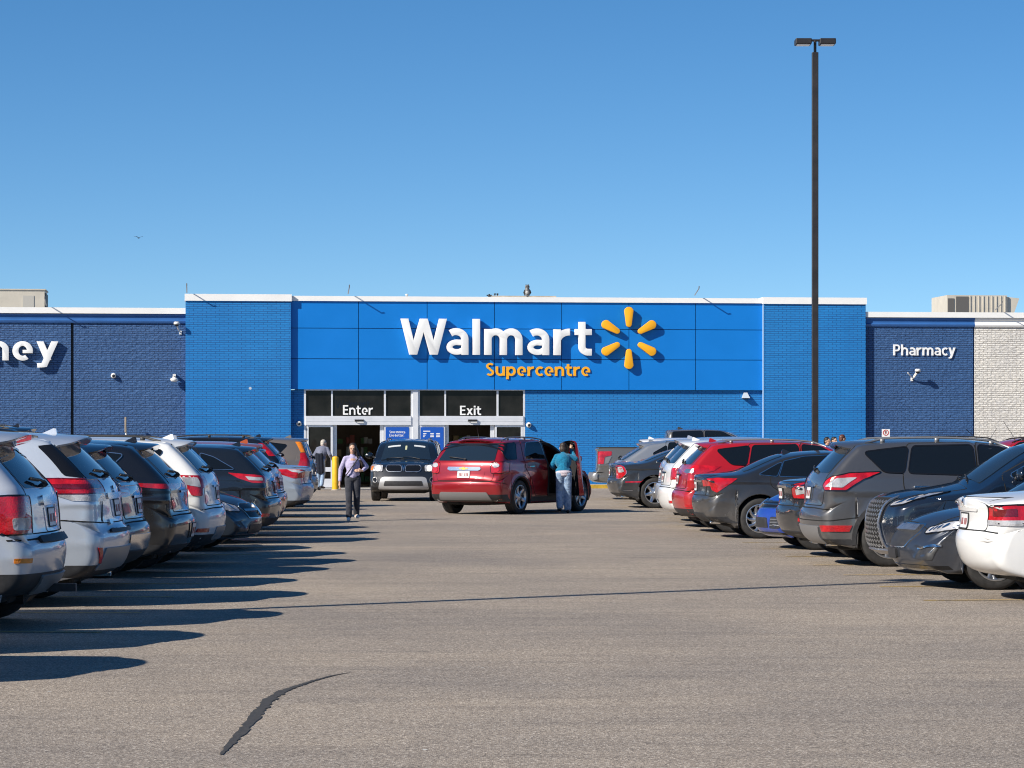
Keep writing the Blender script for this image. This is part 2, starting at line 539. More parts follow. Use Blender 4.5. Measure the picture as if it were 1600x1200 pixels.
part('parapet_cap', M['capwhite'], (U[1191] - 0.03, U[1350] + 0.03, -0.30, 0.6, 6.268, H_PIL - 0.005))
part('roof_deck', M['concrete'], (U[-420], U[290], 0.3, 40, 5.0, 5.3), (U[290], U[1350], 0.3, 40, 5.4, 5.7), (U[1350], U[2100], 0.3, 40, 5.0, 5.3))
# fascia of flat blue panels with open joints
cols = [U[454]] + [PU(c) for c in (560, 667, 772, 877, 982, 1086)] + [U[1191]]
rows = [PAN_B, 4.35, 5.38, 6.29]
mb = MB()
for i in range(7):
    for j in range(3):
        g = 0.011
        mb.box(cols[i] + (g if i else 0), cols[i + 1] - (g if i < 6 else 0), -0.11, -0.075, rows[j] + (g if j else 0), rows[j + 1] - (g if j < 2 else 0))
mb.build('fascia_panels', M['panelblue'], store)
part('fascia_backing', M['paneljoint'], (U[454], U[1191], -0.074, 0.3, PAN_B + 0.012, 6.288))
# thin white stripe where the fascia meets the pilaster
part('edge_trim', simple('pale_blue_edge', (0.30, 0.45, 0.66), 0.5), (U[1191] - 0.016, U[1191] - 0.002, -0.262, -0.11, 0.1, 6.26))

# entrance glazing
def vbox(mb, x0, x1, y0, y1, v0, v1, mi=0):
    """box by photo pixels (x0..x1, y0 top..y1 bottom) and depth"""
    xm = (x0 + x1) / 2
    mb.box(PU(x0), PU(x1), v0, v1, max(PZ(xm, y1), 0.02), PZ(xm, y0), mi)
ent = MB()
def entrance(x0, panes, x1, name):
    fr = MB()
    top, tb, hb = 608.0, 650.0, 664.0
    vbox(fr, x0, x1, top, top + 2.2, 0.0, 0.12)                     # head
    vbox(fr, x0, x0 + 3.0, top + 2.2, 762, 0.0, 0.12)                # jambs
    vbox(fr, x1 - 3.0, x1, top + 2.2, 762, 0.0, 0.12)
    for a, b in zip(panes[:-1], panes[1:]):
        vbox(fr, a[1], b[0], top + 2.2, tb, 0.01, 0.11)
    f_ = fr.build('entrance_frame', M['alu'], store)
    for a, b in panes:
        g = MB()
        vbox(g, a, b, top + 2.2, tb, 0.05, 0.065)
        g.build('transom_pane', M['storeglass'], f_)
    hd = MB()
    vbox(hd, x0 + 3, x1 - 3, tb, hb, -0.05, 0.11)
    vbox(hd, x0 + 3, x1 - 3, tb + 4, tb + 4.4, -0.056, -0.05)
    vbox(hd, x0 + 3, x1 - 3, tb + 8, tb + 8.4, -0.056, -0.05)
    h_ = hd.build('door_header', M['alu'], f_)
    return f_
fa = entrance(475, [(478, 517.5), (520, 600), (603, 642)], 645, 'Enter')
fb = entrance(653, [(656, 694.5), (697, 776), (779, 818)], 820.5, 'Exit')
fp = MB()
vbox(fp, 645, 653, 608, 762, -0.04, 0.14)
fp.build('entrance_post', M['alu'], store)

def door_leaf(x0, x1, parent, v0=0.0, glass=True, bottom=762, mid=True, top=664.0):
    fr = MB()
    w = 3.2
    vbox(fr, x0, x1, top, top + 3.2, v0, v0 + 0.06)
    vbox(fr, x0, x0 + w, top + 3.2, bottom, v0, v0 + 0.06)
    vbox(fr, x1 - w, x1, top + 3.2, bottom, v0, v0 + 0.06)
    vbox(fr, x0 + w, x1 - w, bottom - 14, bottom, v0, v0 + 0.06)
    if mid:
        vbox(fr, x0 + w, x1 - w, 730, 737, v0, v0 + 0.06)
    d = fr.build('sliding_door', M['alu'], parent)
    g = MB()
    vbox(g, x0 + w, x1 - w, top + 3.2, 730 if mid else bottom - 14, v0 + 0.025, v0 + 0.035)
    if mid:
        vbox(g, x0 + w, x1 - w, 737, bottom - 14, v0 + 0.025, v0 + 0.035)
    g.build('door_pane', M['storeglass'], d)
    return d
door_leaf(479, 520, fa)
door_leaf(520.5, 526.5, fa, 0.09, mid=False)
door_leaf(594.0, 600.0, fa, 0.09, mid=False)
dl = door_leaf(600.5, 642, fa)
dr = door_leaf(656.5, 695, fb)
door_leaf(695.5, 701.5, fb, 0.09, mid=False)
door_leaf(766.5, 772.5, fb, 0.09, mid=False)
door_leaf(773, 817, fb)
for x, fz in ((561, fa), (738, fb)):
    s = MB()
    vbox(s, x - 7, x + 7, 655.5, 658.5, -0.12, -0.057)
    s.build('motion_sensor', M['black'], fz)
    s = MB()
    vbox(s, x - 3, x + 7, 658.6, 660.5, -0.11, -0.057)
    s.build('sensor_cover', M['offwhite'], fz)
# vestibule behind the open doors
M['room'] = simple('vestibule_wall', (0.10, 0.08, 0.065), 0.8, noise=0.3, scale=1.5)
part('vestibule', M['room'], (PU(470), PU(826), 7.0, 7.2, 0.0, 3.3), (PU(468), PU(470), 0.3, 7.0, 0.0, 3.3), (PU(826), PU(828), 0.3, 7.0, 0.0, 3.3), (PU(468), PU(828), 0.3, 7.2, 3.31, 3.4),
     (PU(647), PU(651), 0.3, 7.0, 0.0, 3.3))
rs = random.Random(5)
for x0, x1 in ((524, 598), (700, 770)):
    for k in range(3):
        a = x0 + (x1 - x0) * k / 3 + 2
        b = a + (x1 - x0) / 3 - 5
        sh = MB()
        for z in (0.1, 0.55, 1.0, 1.45):
            sh.box(PU(a), PU(b), 4.2 + 0.3 * k, 4.75 + 0.3 * k, z, z + 0.04)
            u = PU(a) + 0.03
            while u < PU(b) - 0.12:
                w_ = rs.uniform(0.08, 0.2)
                sh.box(u, min(u + w_, PU(b)), 4.25 + 0.3 * k, 4.6 + 0.3 * k, z + 0.041, z + 0.041 + rs.uniform(0.15, 0.36), mi=rs.randint(1, 4))
                u += w_ + 0.02
        tag(sh.build('display_shelf', [M['room'], simple('goods_red', (0.3, 0.05, 0.03), 0.5), simple('goods_tan', (0.4, 0.3, 0.15), 0.6), simple('goods_white', (0.5, 0.5, 0.48), 0.5), simple('goods_green', (0.08, 0.2, 0.07), 0.6)], None),
            'stocked shelf %s the %s doorway' % (('seen at the left of', 'seen in the middle of', 'seen at the right of')[k], 'entry' if x0 < 600 else 'exit'), 'shelf', 'shelves of goods inside the doors')
        o = COL.objects[-1]
        o.location = store.location
        o.rotation_euler = store.rotation_euler

lt, nt_, p_ = new_mat('shop_ceiling_light')
setp(p_, emit=(1.0, 0.9, 0.75, 1), emit_s=2.5)
for x0, x1 in ((530, 590), (706, 764)):
    for v in (2.2, 5.2):
        o = MB().box(PU(x0), PU(x1), v, v + 0.15, 3.22, 3.29).build('ceiling_light', lt, store)
# ground finishes along the building
def fquad(name, u0, u1, v0, v1, z, mat):
    q = [W3(u0, v0, z), W3(u1, v0, z), W3(u1, v1, z), W3(u0, v1, z)]
    return tag(obj(name, q, [(0, 1, 2, 3)], mat, smooth=False), kind='structure')
fquad('entrance_pavement', U[290], U[820] + 0.2, -2.6, 7.0, 0.006, M['concrete'])
kb = MB()
kb.box(U[820] + 0.4, U[1350] + 12, -1.55, -0.32, 0.0, 0.12)
kb_o = tag(kb.build('sidewalk', M['concrete']), kind='structure')
ky = MB()
ky.box(U[820] + 0.4, U[1350] + 12, -1.70, -1.551, 0.0, 0.125)
ky_o = tag(ky.build('kerb', simple('yellow_kerb_paint', (0.55, 0.33, 0.03), 0.7, noise=0.35, scale=4)), kind='structure')
kl = MB()
kl.box(U[-420], U[454], -1.55, -0.32, 0.0, 0.12)
kl_o = tag(kl.build('sidewalk', M['concrete']), kind='structure')
for o in (kb_o, ky_o, kl_o):
    o.location = store.location
    o.rotation_euler = store.rotation_euler

# ---------------------------------------------------------------- lettering: strokes expanded to outlines, merged, extruded
def ribbon(pts, w):
    """quads along a centre line with mitred joints"""
    P = [Vector(pts[0])]
    for p in pts[1:]:
        if (Vector(p) - P[-1]).length > 1e-4:
            P.append(Vector(p))
    n = len(P)
    L_, R_ = [], []
    for i in range(n):
        d0 = (P[i] - P[i - 1]).normalized() if i else (P[1] - P[0]).normalized()
        d1 = (P[i + 1] - P[i]).normalized() if i < n - 1 else d0
        t = (d0 + d1).normalized()
        nn = Vector((-t.y, t.x))
        k = max(0.35, nn.dot(Vector((-d0.y, d0.x))))
        L_.append(P[i] + nn * (w / 2 / k))
        R_.append(P[i] - nn * (w / 2 / k))
    return [[L_[i], R_[i], R_[i + 1], L_[i + 1]] for i in range(n - 1)]
def arc(cx, cy, rx, ry, a0, a1, n=14):
    return [(cx + rx * math.cos(R(a0 + (a1 - a0) * i / n)), cy + ry * math.sin(R(a0 + (a1 - a0) * i / n))) for i in range(n + 1)]
XH = 0.73
def glyph(ch, w):
    """(quads, advance) for one letter; capital height 1"""
    h = w / 2
    th = w * 0.84
    ht = th / 2
    if ch == 'W':
        q = []
        ww = w * 1.06
        for xt, xb in ((0.0, 0.24), (0.525, 0.24), (0.525, 0.80), (1.05, 0.80)):
            q.append([Vector((xt, 1)), Vector((xt + ww, 1)), Vector((xb + ww, 0)), Vector((xb, 0))])
        return q, 1.05 + ww
    if ch == 'l':
        return ribbon([(h, 0), (h, 1.0)], w), w
    if ch == 'L':
        return ribbon([(h, 0), (h, 1)], w) + ribbon([(w, ht), (0.52, ht)], th), 0.54
    if ch == 'i':
        return ribbon([(h, 0), (h, XH - 0.02)], w) + ribbon([(h, 0.82), (h, 1.0)], w * 1.05), w
    if ch == '.':
        return ribbon([(h, 0), (h, w)], w), w
    if ch in 'nmh':
        W_ = 0.66
        top = XH - ht
        q = ribbon([(h, 0), (h, 1.0 if ch == 'h' else XH - 0.01)], w)
        def arch(x0, x1):
            c, rx = (x0 + x1) / 2, (x1 - x0) / 2
            return ribbon(arc(c, 0.42, rx, top - 0.42, 165, 0) + [(x1, 0.2), (x1, 0)], w * 0.96)
        if ch == 'm':
            q += arch(h, 0.525) + arch(0.525, 1.05 - h)
            return q, 1.05
        return q + arch(h, W_ - h), W_
    if ch == 'u':
        W_ = 0.66
        return ribbon([(W_ - h, 0.01), (W_ - h, XH)], w) + ribbon([(h, XH), (h, 0.3)] + arc(W_ / 2, 0.3, W_ / 2 - h, 0.3 - ht, 180, 345), w * 0.96), W_
    if ch == 'r':
        return ribbon([(h, 0), (h, XH - 0.01)], w) + ribbon(arc(0.44, 0.36, 0.44 - h, XH - ht - 0.36, 165, 88), w * 0.95), 0.47
    if ch == 'a':
        W_ = 0.62
        q = ribbon(arc(0.28, 0.43, W_ - h - 0.28, XH - ht - 0.43, 128, 0) + [(W_ - h, 0.2), (W_ - h, 0)], w * 0.97)
        q += ribbon([(W_ - h, 0.43 - ht), (0.34, 0.43 - ht)] + arc(0.30, 0.215, 0.30 - h, 0.215 - ht * 0.95, 90, 290) + [(W_ - h, 0.16)], th * 0.92)
        return q, W_
    if ch == 't':
        return ribbon([(h + 0.10, 0.93), (h + 0.10, 0.25)] + arc(h + 0.27, 0.24, 0.17, 0.24 - ht, 180, 275, 8) + [(0.47, ht)], w * 0.95) + ribbon([(0, XH - ht), (0.47, XH - ht)], th), 0.48
    if ch == 'S':
        W_ = 0.60
        c = W_ / 2
        up = arc(c + 0.01, 0.75, c - h, 0.25 - ht, 35, 250, 16)
        lo = arc(c - 0.01, 0.26, c - h, 0.26 - ht, 70, -145, 16)
        return ribbon(up + lo, th), W_
    if ch == 's':
        W_ = 0.48
        c = W_ / 2
        return ribbon(arc(c, 0.545, c - h, 0.185 - ht, 35, 250, 12) + arc(c, 0.19, c - h, 0.19 - ht, 70, -145, 12), th * 0.9), W_
    if ch in 'pb':
        W_ = 0.66
        st = [(h, -0.26), (h, XH - 0.01)] if ch == 'p' else [(h, 0), (h, 1.0)]
        return ribbon(st, w) + ribbon(arc(W_ / 2 + 0.02, XH / 2, W_ / 2 - h, XH / 2 - ht, 160, -160, 24), w * 0.93), W_ + 0.02
    if ch == 'o':
        W_ = 0.70
        return ribbon(arc(W_ / 2, XH / 2, W_ / 2 - h, XH / 2 - ht, 0, 360, 28), w * 0.93), W_
    if ch == 'c':
        W_ = 0.56
        return ribbon(arc(0.34, XH / 2, 0.34 - h, XH / 2 - ht, 50, 310, 22), w * 0.93), W_
    if ch == 'e':
        W_ = 0.64
        c = W_ / 2
        return ribbon(arc(c, XH / 2, c - h, XH / 2 - ht, 0, 305, 24), w * 0.9) + ribbon([(c, 0.34), (W_ - h * 0.15, 0.34)], th * 0.75), W_
    if ch == 'y':
        ww = w * 1.06
        a, b, c_ = 0.24, 0.66 - ww, -0.27
        q = [[Vector((0, XH)), Vector((ww, XH)), Vector((a + ww, 0.02)), Vector((a, 0.02))],
             [Vector((b, XH)), Vector((b + ww, XH)), Vector((0.10 + ww, c_ + 0.02)), Vector((0.10, c_ + 0.02))]]
        return q + ribbon([(0.02, c_ + ht - 0.005), (0.14 + h, c_ + ht + 0.01)], th), 0.66
    if ch == 'v':
        ww = w * 1.06
        return [[Vector((0, XH)), Vector((ww, XH)), Vector((0.22 + ww, 0)), Vector((0.22, 0))], [Vector((0.66 - ww, XH)), Vector((0.66, XH)), Vector((0.22 + ww, 0)), Vector((0.22, 0))]], 0.66
    if ch == 'x':
        ww = w * 1.12
        return [[Vector((0, XH)), Vector((ww, XH)), Vector((0.64, 0)), Vector((0.64 - ww, 0))], [Vector((0.63 - ww, XH)), Vector((0.63, XH)), Vector((ww, 0)), Vector((0, 0))]], 0.64
    if ch == 'E':
        return ribbon([(h, 0), (h, 1)], w) + ribbon([(w * 0.9, 1 - ht), (0.55, 1 - ht)], th) + ribbon([(w * 0.9, 0.52), (0.52, 0.52)], th) + ribbon([(w * 0.9, ht), (0.56, ht)], th), 0.57
    if ch == 'P':
        return ribbon([(h, 0), (h, 1)], w) + ribbon([(w * 0.9, 1 - ht), (0.33, 1 - ht)] + arc(0.33, 0.69, 0.30 - h + 0.03, 0.31 - ht, 90, -90, 14) + [(w * 0.9, 0.38 + ht)], th), 0.66
    if ch == 'R':
        q, a_ = glyph('P', w)
        return q + ribbon([(0.30, 0.42), (0.58, 0.0)], w), 0.68
    raise KeyError(ch)

def extrude2d(quads, depth, bevel=0.0):
    """merge overlapping convex pieces and extrude: front face at y=-depth"""
    vs, fs = [], []
    for q in quads:
        n = len(vs)
        if sum(q[i - 1][0] * q[i][1] - q[i][0] * q[i - 1][1] for i in range(len(q))) < 0:
            q = q[::-1]
        vs += [Vector((p[0], p[1])) for p in q]
        fs.append(list(range(n, n + len(q))))
    ov, oe, of, _, _, orig = delaunay_2d_cdt(vs, [], fs, 0, 1e-5)
    tri = [f for f, o in zip(of, orig) if len(o)]
    tri = [f if sum(ov[f[i]].cross(ov[f[(i + 1) % len(f)]]) for i in range(len(f))) > 0 else f[::-1] for f in tri]
    bm = bmesh.new()
    bv = [bm.verts.new((p[0], 0, p[1])) for p in ov]
    for f in tri:
        try:
            bm.faces.new([bv[i] for i in f])
        except ValueError:
            pass
    bmesh.ops.delete(bm, geom=[v for v in bm.verts if not v.link_faces], context='VERTS')
    if bevel:
        bmesh.ops.dissolve_limit(bm, angle_limit=R(0.5), verts=bm.verts[:], edges=bm.edges[:])
    bmesh.ops.remove_doubles(bm, verts=bm.verts[:], dist=0.0004)
    back = bm.faces[:]
    r_ = bmesh.ops.extrude_face_region(bm, geom=back)
    nv = [e for e in r_['geom'] if isinstance(e, bmesh.types.BMVert)]
    bmesh.ops.translate(bm, verts=nv, vec=(0, -depth, 0))
    front_edges = [e for e in bm.edges if e.verts[0] in set(nv) and e.verts[1] in set(nv) and len(e.link_faces) == 2 and e.calc_face_angle(0) > R(60)] if bevel else []
    if bevel:
        bmesh.ops.bevel(bm, geom=front_edges, offset=bevel, segments=2, affect='EDGES', profile=0.5, clamp_overlap=True)
    bmesh.ops.recalc_face_normals(bm, faces=bm.faces[:])
    return bm

def sign(name, text, x_left, x_right, y_cap, y_base, v_back, depth, mat, weight, label, parent_kind=None, gap=0.10, bevel=0.012, stand=0.0, glow=None, child='letter', rest=None):
    """raised letters on the facade between two photo columns"""
    xm = (x_left + x_right) / 2
    cap = PZ(xm, y_cap) - PZ(xm, y_base)
    u0, u1 = PU(x_left), PU(x_right)
    gl, adv = [], []
    for ch in text:
        if ch == ' ':
            gl.append(None)
            adv.append(0.28)
            continue
        q, a = glyph(ch, weight)
        gl.append(q)
        adv.append(a)
    total = sum(adv) + gap * (len(text) - 1) - (gap + 0.03 if text[0] == 'W' else 0)
    k = (u1 - u0) / total
    base = W3(u0, v_back, PZ(xm, y_base))
    root = empty(name, base, TH, label, 'sign')
    x = 0.0
    allq = []
    for q, a in zip(gl, adv):
        if q:
            qq = [[Vector((p[0] * k + x * k, p[1] * cap)) for p in quad] for quad in q]
            if child:
                bm = extrude2d(qq, depth, bevel)
                mb = MB().bm(bm)
                o = mb.build(child, mat, root)
                autosmooth(o, 40)
                if stand:
                    for v_ in o.data.vertices:
                        v_.co.y -= stand
            else:
                allq += qq
        x += a + (gap if text[0] != 'W' or x > 0 else -0.03)
    if allq:
        MB().bm(extrude2d(allq, depth, 0)).build('lettering', mat, root)
    return root

sign('store_name_sign', 'Walmart', 625, 923.5, 499, 555, -0.11, 0.16, M['signwhite'], 0.20, 'large white raised store name lettering on the blue fascia', gap=0.115, bevel=0.012, stand=0.05)
sign('store_type_sign', 'Supercentre', 758.5, 921.5, 567.5, 587.5, -0.11, 0.04, M['signyellow'], 0.182, 'small yellow lettering below the large white store name', gap=0.09, bevel=0.0)
sign('pharmacy_sign', 'Pharmacy', 1395, 1492, 538.5, 555.5, -0.05, 0.05, M['signwhite'], 0.17, 'white pharmacy lettering on the navy brick wall', gap=0.10, bevel=0.0)
sign('slogan_sign', 'Save money', -292, 91.5, 522, 563, -0.05, 0.14, M['signwhite'], 0.20, 'big white slogan lettering cut off at the left edge of the photo', gap=0.10, bevel=0.02, stand=0.04)
sign('entry_sign', 'Enter', 536, 583, 633, 648.0, 0.05, 0.03, M['signwhite'], 0.17, 'white word Enter on the glass over the left doorway', gap=0.10, bevel=0)
sign('exit_sign', 'Exit', 719, 752, 634, 648.5, 0.05, 0.03, M['signwhite'], 0.17, 'white word Exit on the glass over the right doorway', gap=0.10, bevel=0)
M['darkletter'] = simple('dark_letter_face', (0.005, 0.005, 0.006), 0.3)  # near-black letters set at the entry transom pane
sign('welcome_lettering', 'Walmart', 524, 578, 625, 638, 0.05, 0.002, M['darkletter'], 0.17, 'dim dark lettering on the glass behind the word Enter', gap=0.06, bevel=0, child=None)

# six-ray spark
spark = empty('spark_emblem', W3(PU(981), -0.11, PZ(981, 528.5)), TH, 'yellow six-rayed spark emblem beside the store name', 'sign')
cx, cz = 981.0, 528.5
k = DD(981) / F
for a in (90, 30, -30, -90, -150, 150):
    r0, r1, w0, w1 = 17.0 * k, 48.5 * k, 4.3 * k, 7.2 * k
    pts = arc(r1 - w1, 0, w1, w1, -80, 80, 10) + arc(r0 + w0, 0, w0, w0, 100, 260, 8)
    ca, sa = math.cos(R(a)), math.sin(R(a))
    poly = [Vector((x * ca - y * sa, x * sa + y * ca)) for x, y in pts]
    o = MB().bm(extrude2d([poly], 0.14, 0.02)).build('ray', M['signyellow'], spark)
    autosmooth(o, 40)
    for v_ in o.data.vertices:
        v_.co.y -= 0.05

# posters on the fixed door leaves
M['poster'] = simple('poster_blue', (0.010, 0.085, 0.42), 0.4)
def poster(x0, x1, y0, y1, label):
    r_ = empty('window_poster', W3(PU(x0), -0.004, PZ(x0, y1)), TH, label, 'poster')
    w_, h_ = PU(x1) - PU(x0), PZ(x0, y0) - PZ(x0, y1)
    MB().box(0, w_, -0.008, 0.0, 0, h_).build('poster_sheet', M['poster'], r_)
    return r_, w_, h_
pa, w_, h_ = poster(602.5, 639, 667.5, 742, 'blue slogan poster left of the entrance post')
for txt, zz in (('Save money.', h_ - 0.20), ('Live better.', h_ - 0.315)):
    x, qs = 0.0, []
    for ch in txt:
        if ch == ' ':
            x += 0.3
            continue
        q, a = glyph(ch, 0.17)
        qs += [[Vector((0.13 + (p[0] + x) * 0.072, zz + p[1] * 0.085)) for p in quad] for quad in q]
        x += a + 0.1
    o = MB().bm(extrude2d(qs, 0.003, 0)).build('slogan_line', M['signwhite'], pa)
    o.location.y = -0.0085
pb, w_, h_ = poster(657, 693, 667.5, 706, 'blue store hours notice right of the entrance post')
hm = MB()
def dash(x, z, l, t=0.028):
    hm.box(x, x + l, -0.011, -0.0085, z, z + t)
dash(0.09, h_ - 0.15, 0.24, 0.03)
for blk in (h_ - 0.23, h_ - 0.60):
    for rI in range(3):
        dash(0.09, blk - 0.052 * rI, 0.11 - 0.03 * rI)
        dash(0.33, blk - 0.052 * rI, 0.12)
        dash(0.53, blk - 0.052 * rI, 0.13)
hm.build('notice_text', M['signwhite'], pb)

# ---------------------------------------------------------------- small things on the facade and roof
def on_wall(name, px, py, v, label, cat, group=None):
    return empty(name, W3(PU(px), v, PZ(px, py)), TH, label, cat, group)
def dome_cam(px, py, v, label):
    r_ = on_wall('security_camera', px, py, v, label, 'camera', 'cameras on the facade')
    MB().lathe([(0.0, 0.0), (0.085, 0.0), (0.09, -0.04), (0.08, -0.10), (0.0, -0.11)], (0, 0, 0), 'Y', 20).build('housing', M['offwhite'], r_, True)
    MB().lathe([(0.05, -0.111), (0.045, -0.14), (0.02, -0.155), (0.0, -0.157)], (0, 0, -0.01), 'Y', 16).build('lens', M['black'], r_, True)
    return r_
dome_cam(467, 662, 0.0, 'round white wall camera left of the entry doors')
dome_cam(826, 664, 0.0, 'round white wall camera right of the exit doors')
dome_cam(177.5, 587, -0.05, 'round white wall camera on the navy brick')
def arm_cam(px, py, v, label, flip=1):
    r_ = on_wall('security_camera', px, py, v, label, 'camera', 'cameras on the facade')
    mb = MB()
    mb.box(-0.04, 0.04, -0.03, 0, -0.12, 0.0)
    mb.tube([(0, -0.02, -0.06), (-0.06 * flip, -0.18, 0.02), (-0.12 * flip, -0.34, 0.18)], 0.022, 8)
    mb.build('bracket', M['offwhite'], r_)
    MB().lathe([(0.0, 0.07), (0.07, 0.07), (0.10, 0.04), (0.10, -0.02), (0.0, -0.03)], (-0.12 * flip, -0.36, 0.22), 'Z', 18).build('housing', M['offwhite'], r_, True)
    MB().lathe([(0.08, -0.02), (0.06, -0.07), (0.0, -0.09)], (-0.12 * flip, -0.36, 0.22), 'Z', 16).build('lens', M['black'], r_, True)
    return r_
arm_cam(282, 517, -0.05, 'white camera on a bent arm high beside the left pilaster')
r_ = on_wall('wall_lamp', 272.5, 589, -0.05, 'white pendant wall fitting low beside the left pilaster', 'lamp')
mb = MB()
mb.box(-0.05, 0.05, -0.30, 0.0, 0.02, 0.09)
mb.build('bracket', M['offwhite'], r_)
MB().lathe([(0.0, 0.03), (0.05, 0.03), (0.06, -0.03), (0.13, -0.06), (0.13, -0.11), (0.10, -0.16), (0.0, -0.17)], (0, -0.22, 0.0), 'Z', 20).build('housing', M['offwhite'], r_, True)
r_ = arm_cam(1424, 590, -0.05, 'white twin-arm camera below the pharmacy lettering', -1)
MB().tube([(0.1, -0.3, 0.2), (0, -0.1, -0.02), (-0.16, -0.22, 0.12), (-0.2, -0.24, 0.16)], 0.022, 8).build('bracket', M['offwhite'], r_)
r_ = on_wall('wall_light', 1164.5, 618, 0.0, 'small grey wedge light below the fascia near the right pilaster', 'lamp')
mb = MB()
mb.add([(-0.13, 0, -0.09), (0.13, 0, -0.09), (0.13, -0.2, -0.09), (-0.13, -0.2, -0.09), (-0.06, 0, 0.10), (0.06, 0, 0.10), (0.06, -0.06, 0.10), (-0.06, -0.06, 0.10)],
       [(0, 1, 2, 3)[::-1], (4, 5, 6, 7), (3, 2, 6, 7), (0, 4, 5, 1)[::-1], (1, 5, 6, 2)[::-1], (0, 3, 7, 4)[::-1]])
mb.build('housing', simple('grey_housing', (0.45, 0.5, 0.55), 0.4), r_)
mb = MB()
mb.box(-0.11, 0.11, -0.18, -0.01, -0.105, -0.09)
mb.build('lens', M['black'], r_)

def rod(px, py, px2, py2, label, z0=None):
    """thin outrigger rod leaning out over the parapet"""
    r_ = on_wall('outrigger_rod', px, py, -0.2, label, 'rod', 'thin rods leaning out over the parapet')
    mb = MB()
    mb.tube([(0, 0.25, 0.0), (0, -0.55, 0.18), (0.0, -0.60, 0.26)], 0.018, 6)
    mb.build('rod_arm', simple('rod_steel', (0.30, 0.30, 0.30), 0.5, 0.6), r_)
    return r_
rod(544, 459, 0, 0, 'thin rod on the cap above the left part of the fascia')
rod(1086, 461, 0, 0, 'thin rod on the cap above the right part of the fascia')
rod(292, 457, 0, 0, 'thin rod at the left corner of the left pilaster cap')
rod(72, 477, 0, 0, 'thin rod on the low cap beside the left rooftop unit')
rod(1556, 484, 0, 0, 'thin rod on the low white cap at the far right')

def roof_thing(name, px, D, z, label, cat):
    return empty(name, ((px - PX0) * D / F, D, z), TH, label, cat)
D = 101.0
k = D / F
r_ = roof_thing('rooftop_unit', 20, D, 5.3, 'beige box rooftop unit above the left navy wall', 'rooftop unit')
top = CAM_H + (HORIZON - 453) * k - 5.3
MB().box(-2.6, 49 * k, 0, 1.8, 0.05, top).build('casing', M['hvac'], r_)
mb = MB()
mb.box(-2.64, 49 * k + 0.04, -0.04, 1.84, top, top + 0.04)
mb.box(-2.5, 49 * k - 0.1, 0.1, 1.7, 0.0, 0.05)
mb.build('lid', M['hvac'], r_)
for a, b in ((-1.0, -0.55), (0.35, 0.75)):
    MB().box(a, b, -0.02, 0.0, 0.25, top - 0.2).build('access_panel', simple('panel_grey', (0.42, 0.40, 0.36), 0.5), r_)
MB().box(49 * k + 0.001, 49 * k + 0.03, 0.1, 1.7, 0.15, top - 0.1).build('vent_grille', M['plastic'], r_)
MB().box(-0.75, -0.62, -0.05, -0.02, top - 0.16, top - 0.06).build('vent_cap', M['plastic'], r_)
D = 102.0
k = D / F
r_ = roof_thing('rooftop_unit', 1480, D, 5.3, 'beige ribbed rooftop unit with a slanted hood above the pharmacy wall', 'rooftop unit')
top = CAM_H + (HORIZON - 461) * k - 5.3
mb = MB()
mb.box(0, 96 * k, 0, 2.2, 0.0, top)
for i in range(9):
    u = (36 + i * 7) * k
    mb.box(u, u + 0.03, -0.03, 0.0, 0.02, top - 0.02)
mb.build('casing', M['hvac'], r_)
mb = MB()
mb.box(14 * k, 34 * k, -0.02, -0.001, 0.1, top - 0.05)
mb.box(1 * k, 11 * k, -0.02, -0.001, 0.1, top - 0.12)
mb.build('intake_grille', simple('grille_dark', (0.10, 0.095, 0.09), 0.7), r_)
mb = MB()
a, b = 97 * k, 117 * k
mb.add([(a, 0.1, 0.2), (a, 2.0, 0.2), (a, 2.0, top - 0.05), (a, 0.1, top - 0.05), (b, 0.1, top - 0.1), (b, 2.0, top - 0.1)],
       [(0, 1, 2, 3)[::-1], (3, 2, 5, 4)[::-1], (0, 3, 4)[::-1], (1, 5, 2)[::-1], (0, 4, 5, 1)[::-1]])
mb.build('hood', M['hvac'], r_)
# plank, fittings and bird decoy on the roof edge
r_ = empty('roof_plank', W3(PU(768), -0.02, H_PAN), TH, 'long weathered plank lying on the fascia cap', 'plank')
MB().box(0, PU(869) - PU(768), 0, 0.14, 0.0, 0.05).build('board', simple('weathered_wood', (0.42, 0.36, 0.29), 0.8, noise=0.3, scale=4), r_)
r_ = empty('roof_fitting', W3(PU(764.5), 0.0, H_PAN), TH, 'dark small valve fitting at the left end of the plank', 'fitting')
mb = MB()
mb.lathe([(0, 0), (0.05, 0), (0.05, 0.05), (0.03, 0.06), (0.03, 0.10), (0, 0.11)], (0, 0, 0), 'Z', 12)
mb.tube([(-0.09, 0, 0.06), (0.09, 0, 0.06)], 0.02, 8)
mb.build('valve_body', M['plastic'], r_, True)
for px, lb in ((773.5, 'left of two tiny dark knobs on the plank'), (777.5, 'right of two tiny dark knobs on the plank')):
    r_ = empty('valve_stub', W3(PU(px), 0.05, H_PAN + 0.05), TH, lb, 'valve stub')
    MB().lathe([(0, 0), (0.014, 0), (0.014, 0.03), (0.035, 0.04), (0.035, 0.075), (0, 0.085)], (0, 0, 0), 'Z', 12).build('knob_body', M['plastic'], r_, True)
r_ = empty('roof_vent', W3(PU(636), 0.1, H_PAN), TH, 'tiny pale vent cap on the fascia edge left of the plank', 'vent')
MB().lathe([(0, 0), (0.04, 0), (0.04, 0.05), (0.06, 0.06), (0.03, 0.10), (0, 0.10)], (0, 0, 0), 'Z', 14).build('vent_body', M['offwhite'], r_, True)

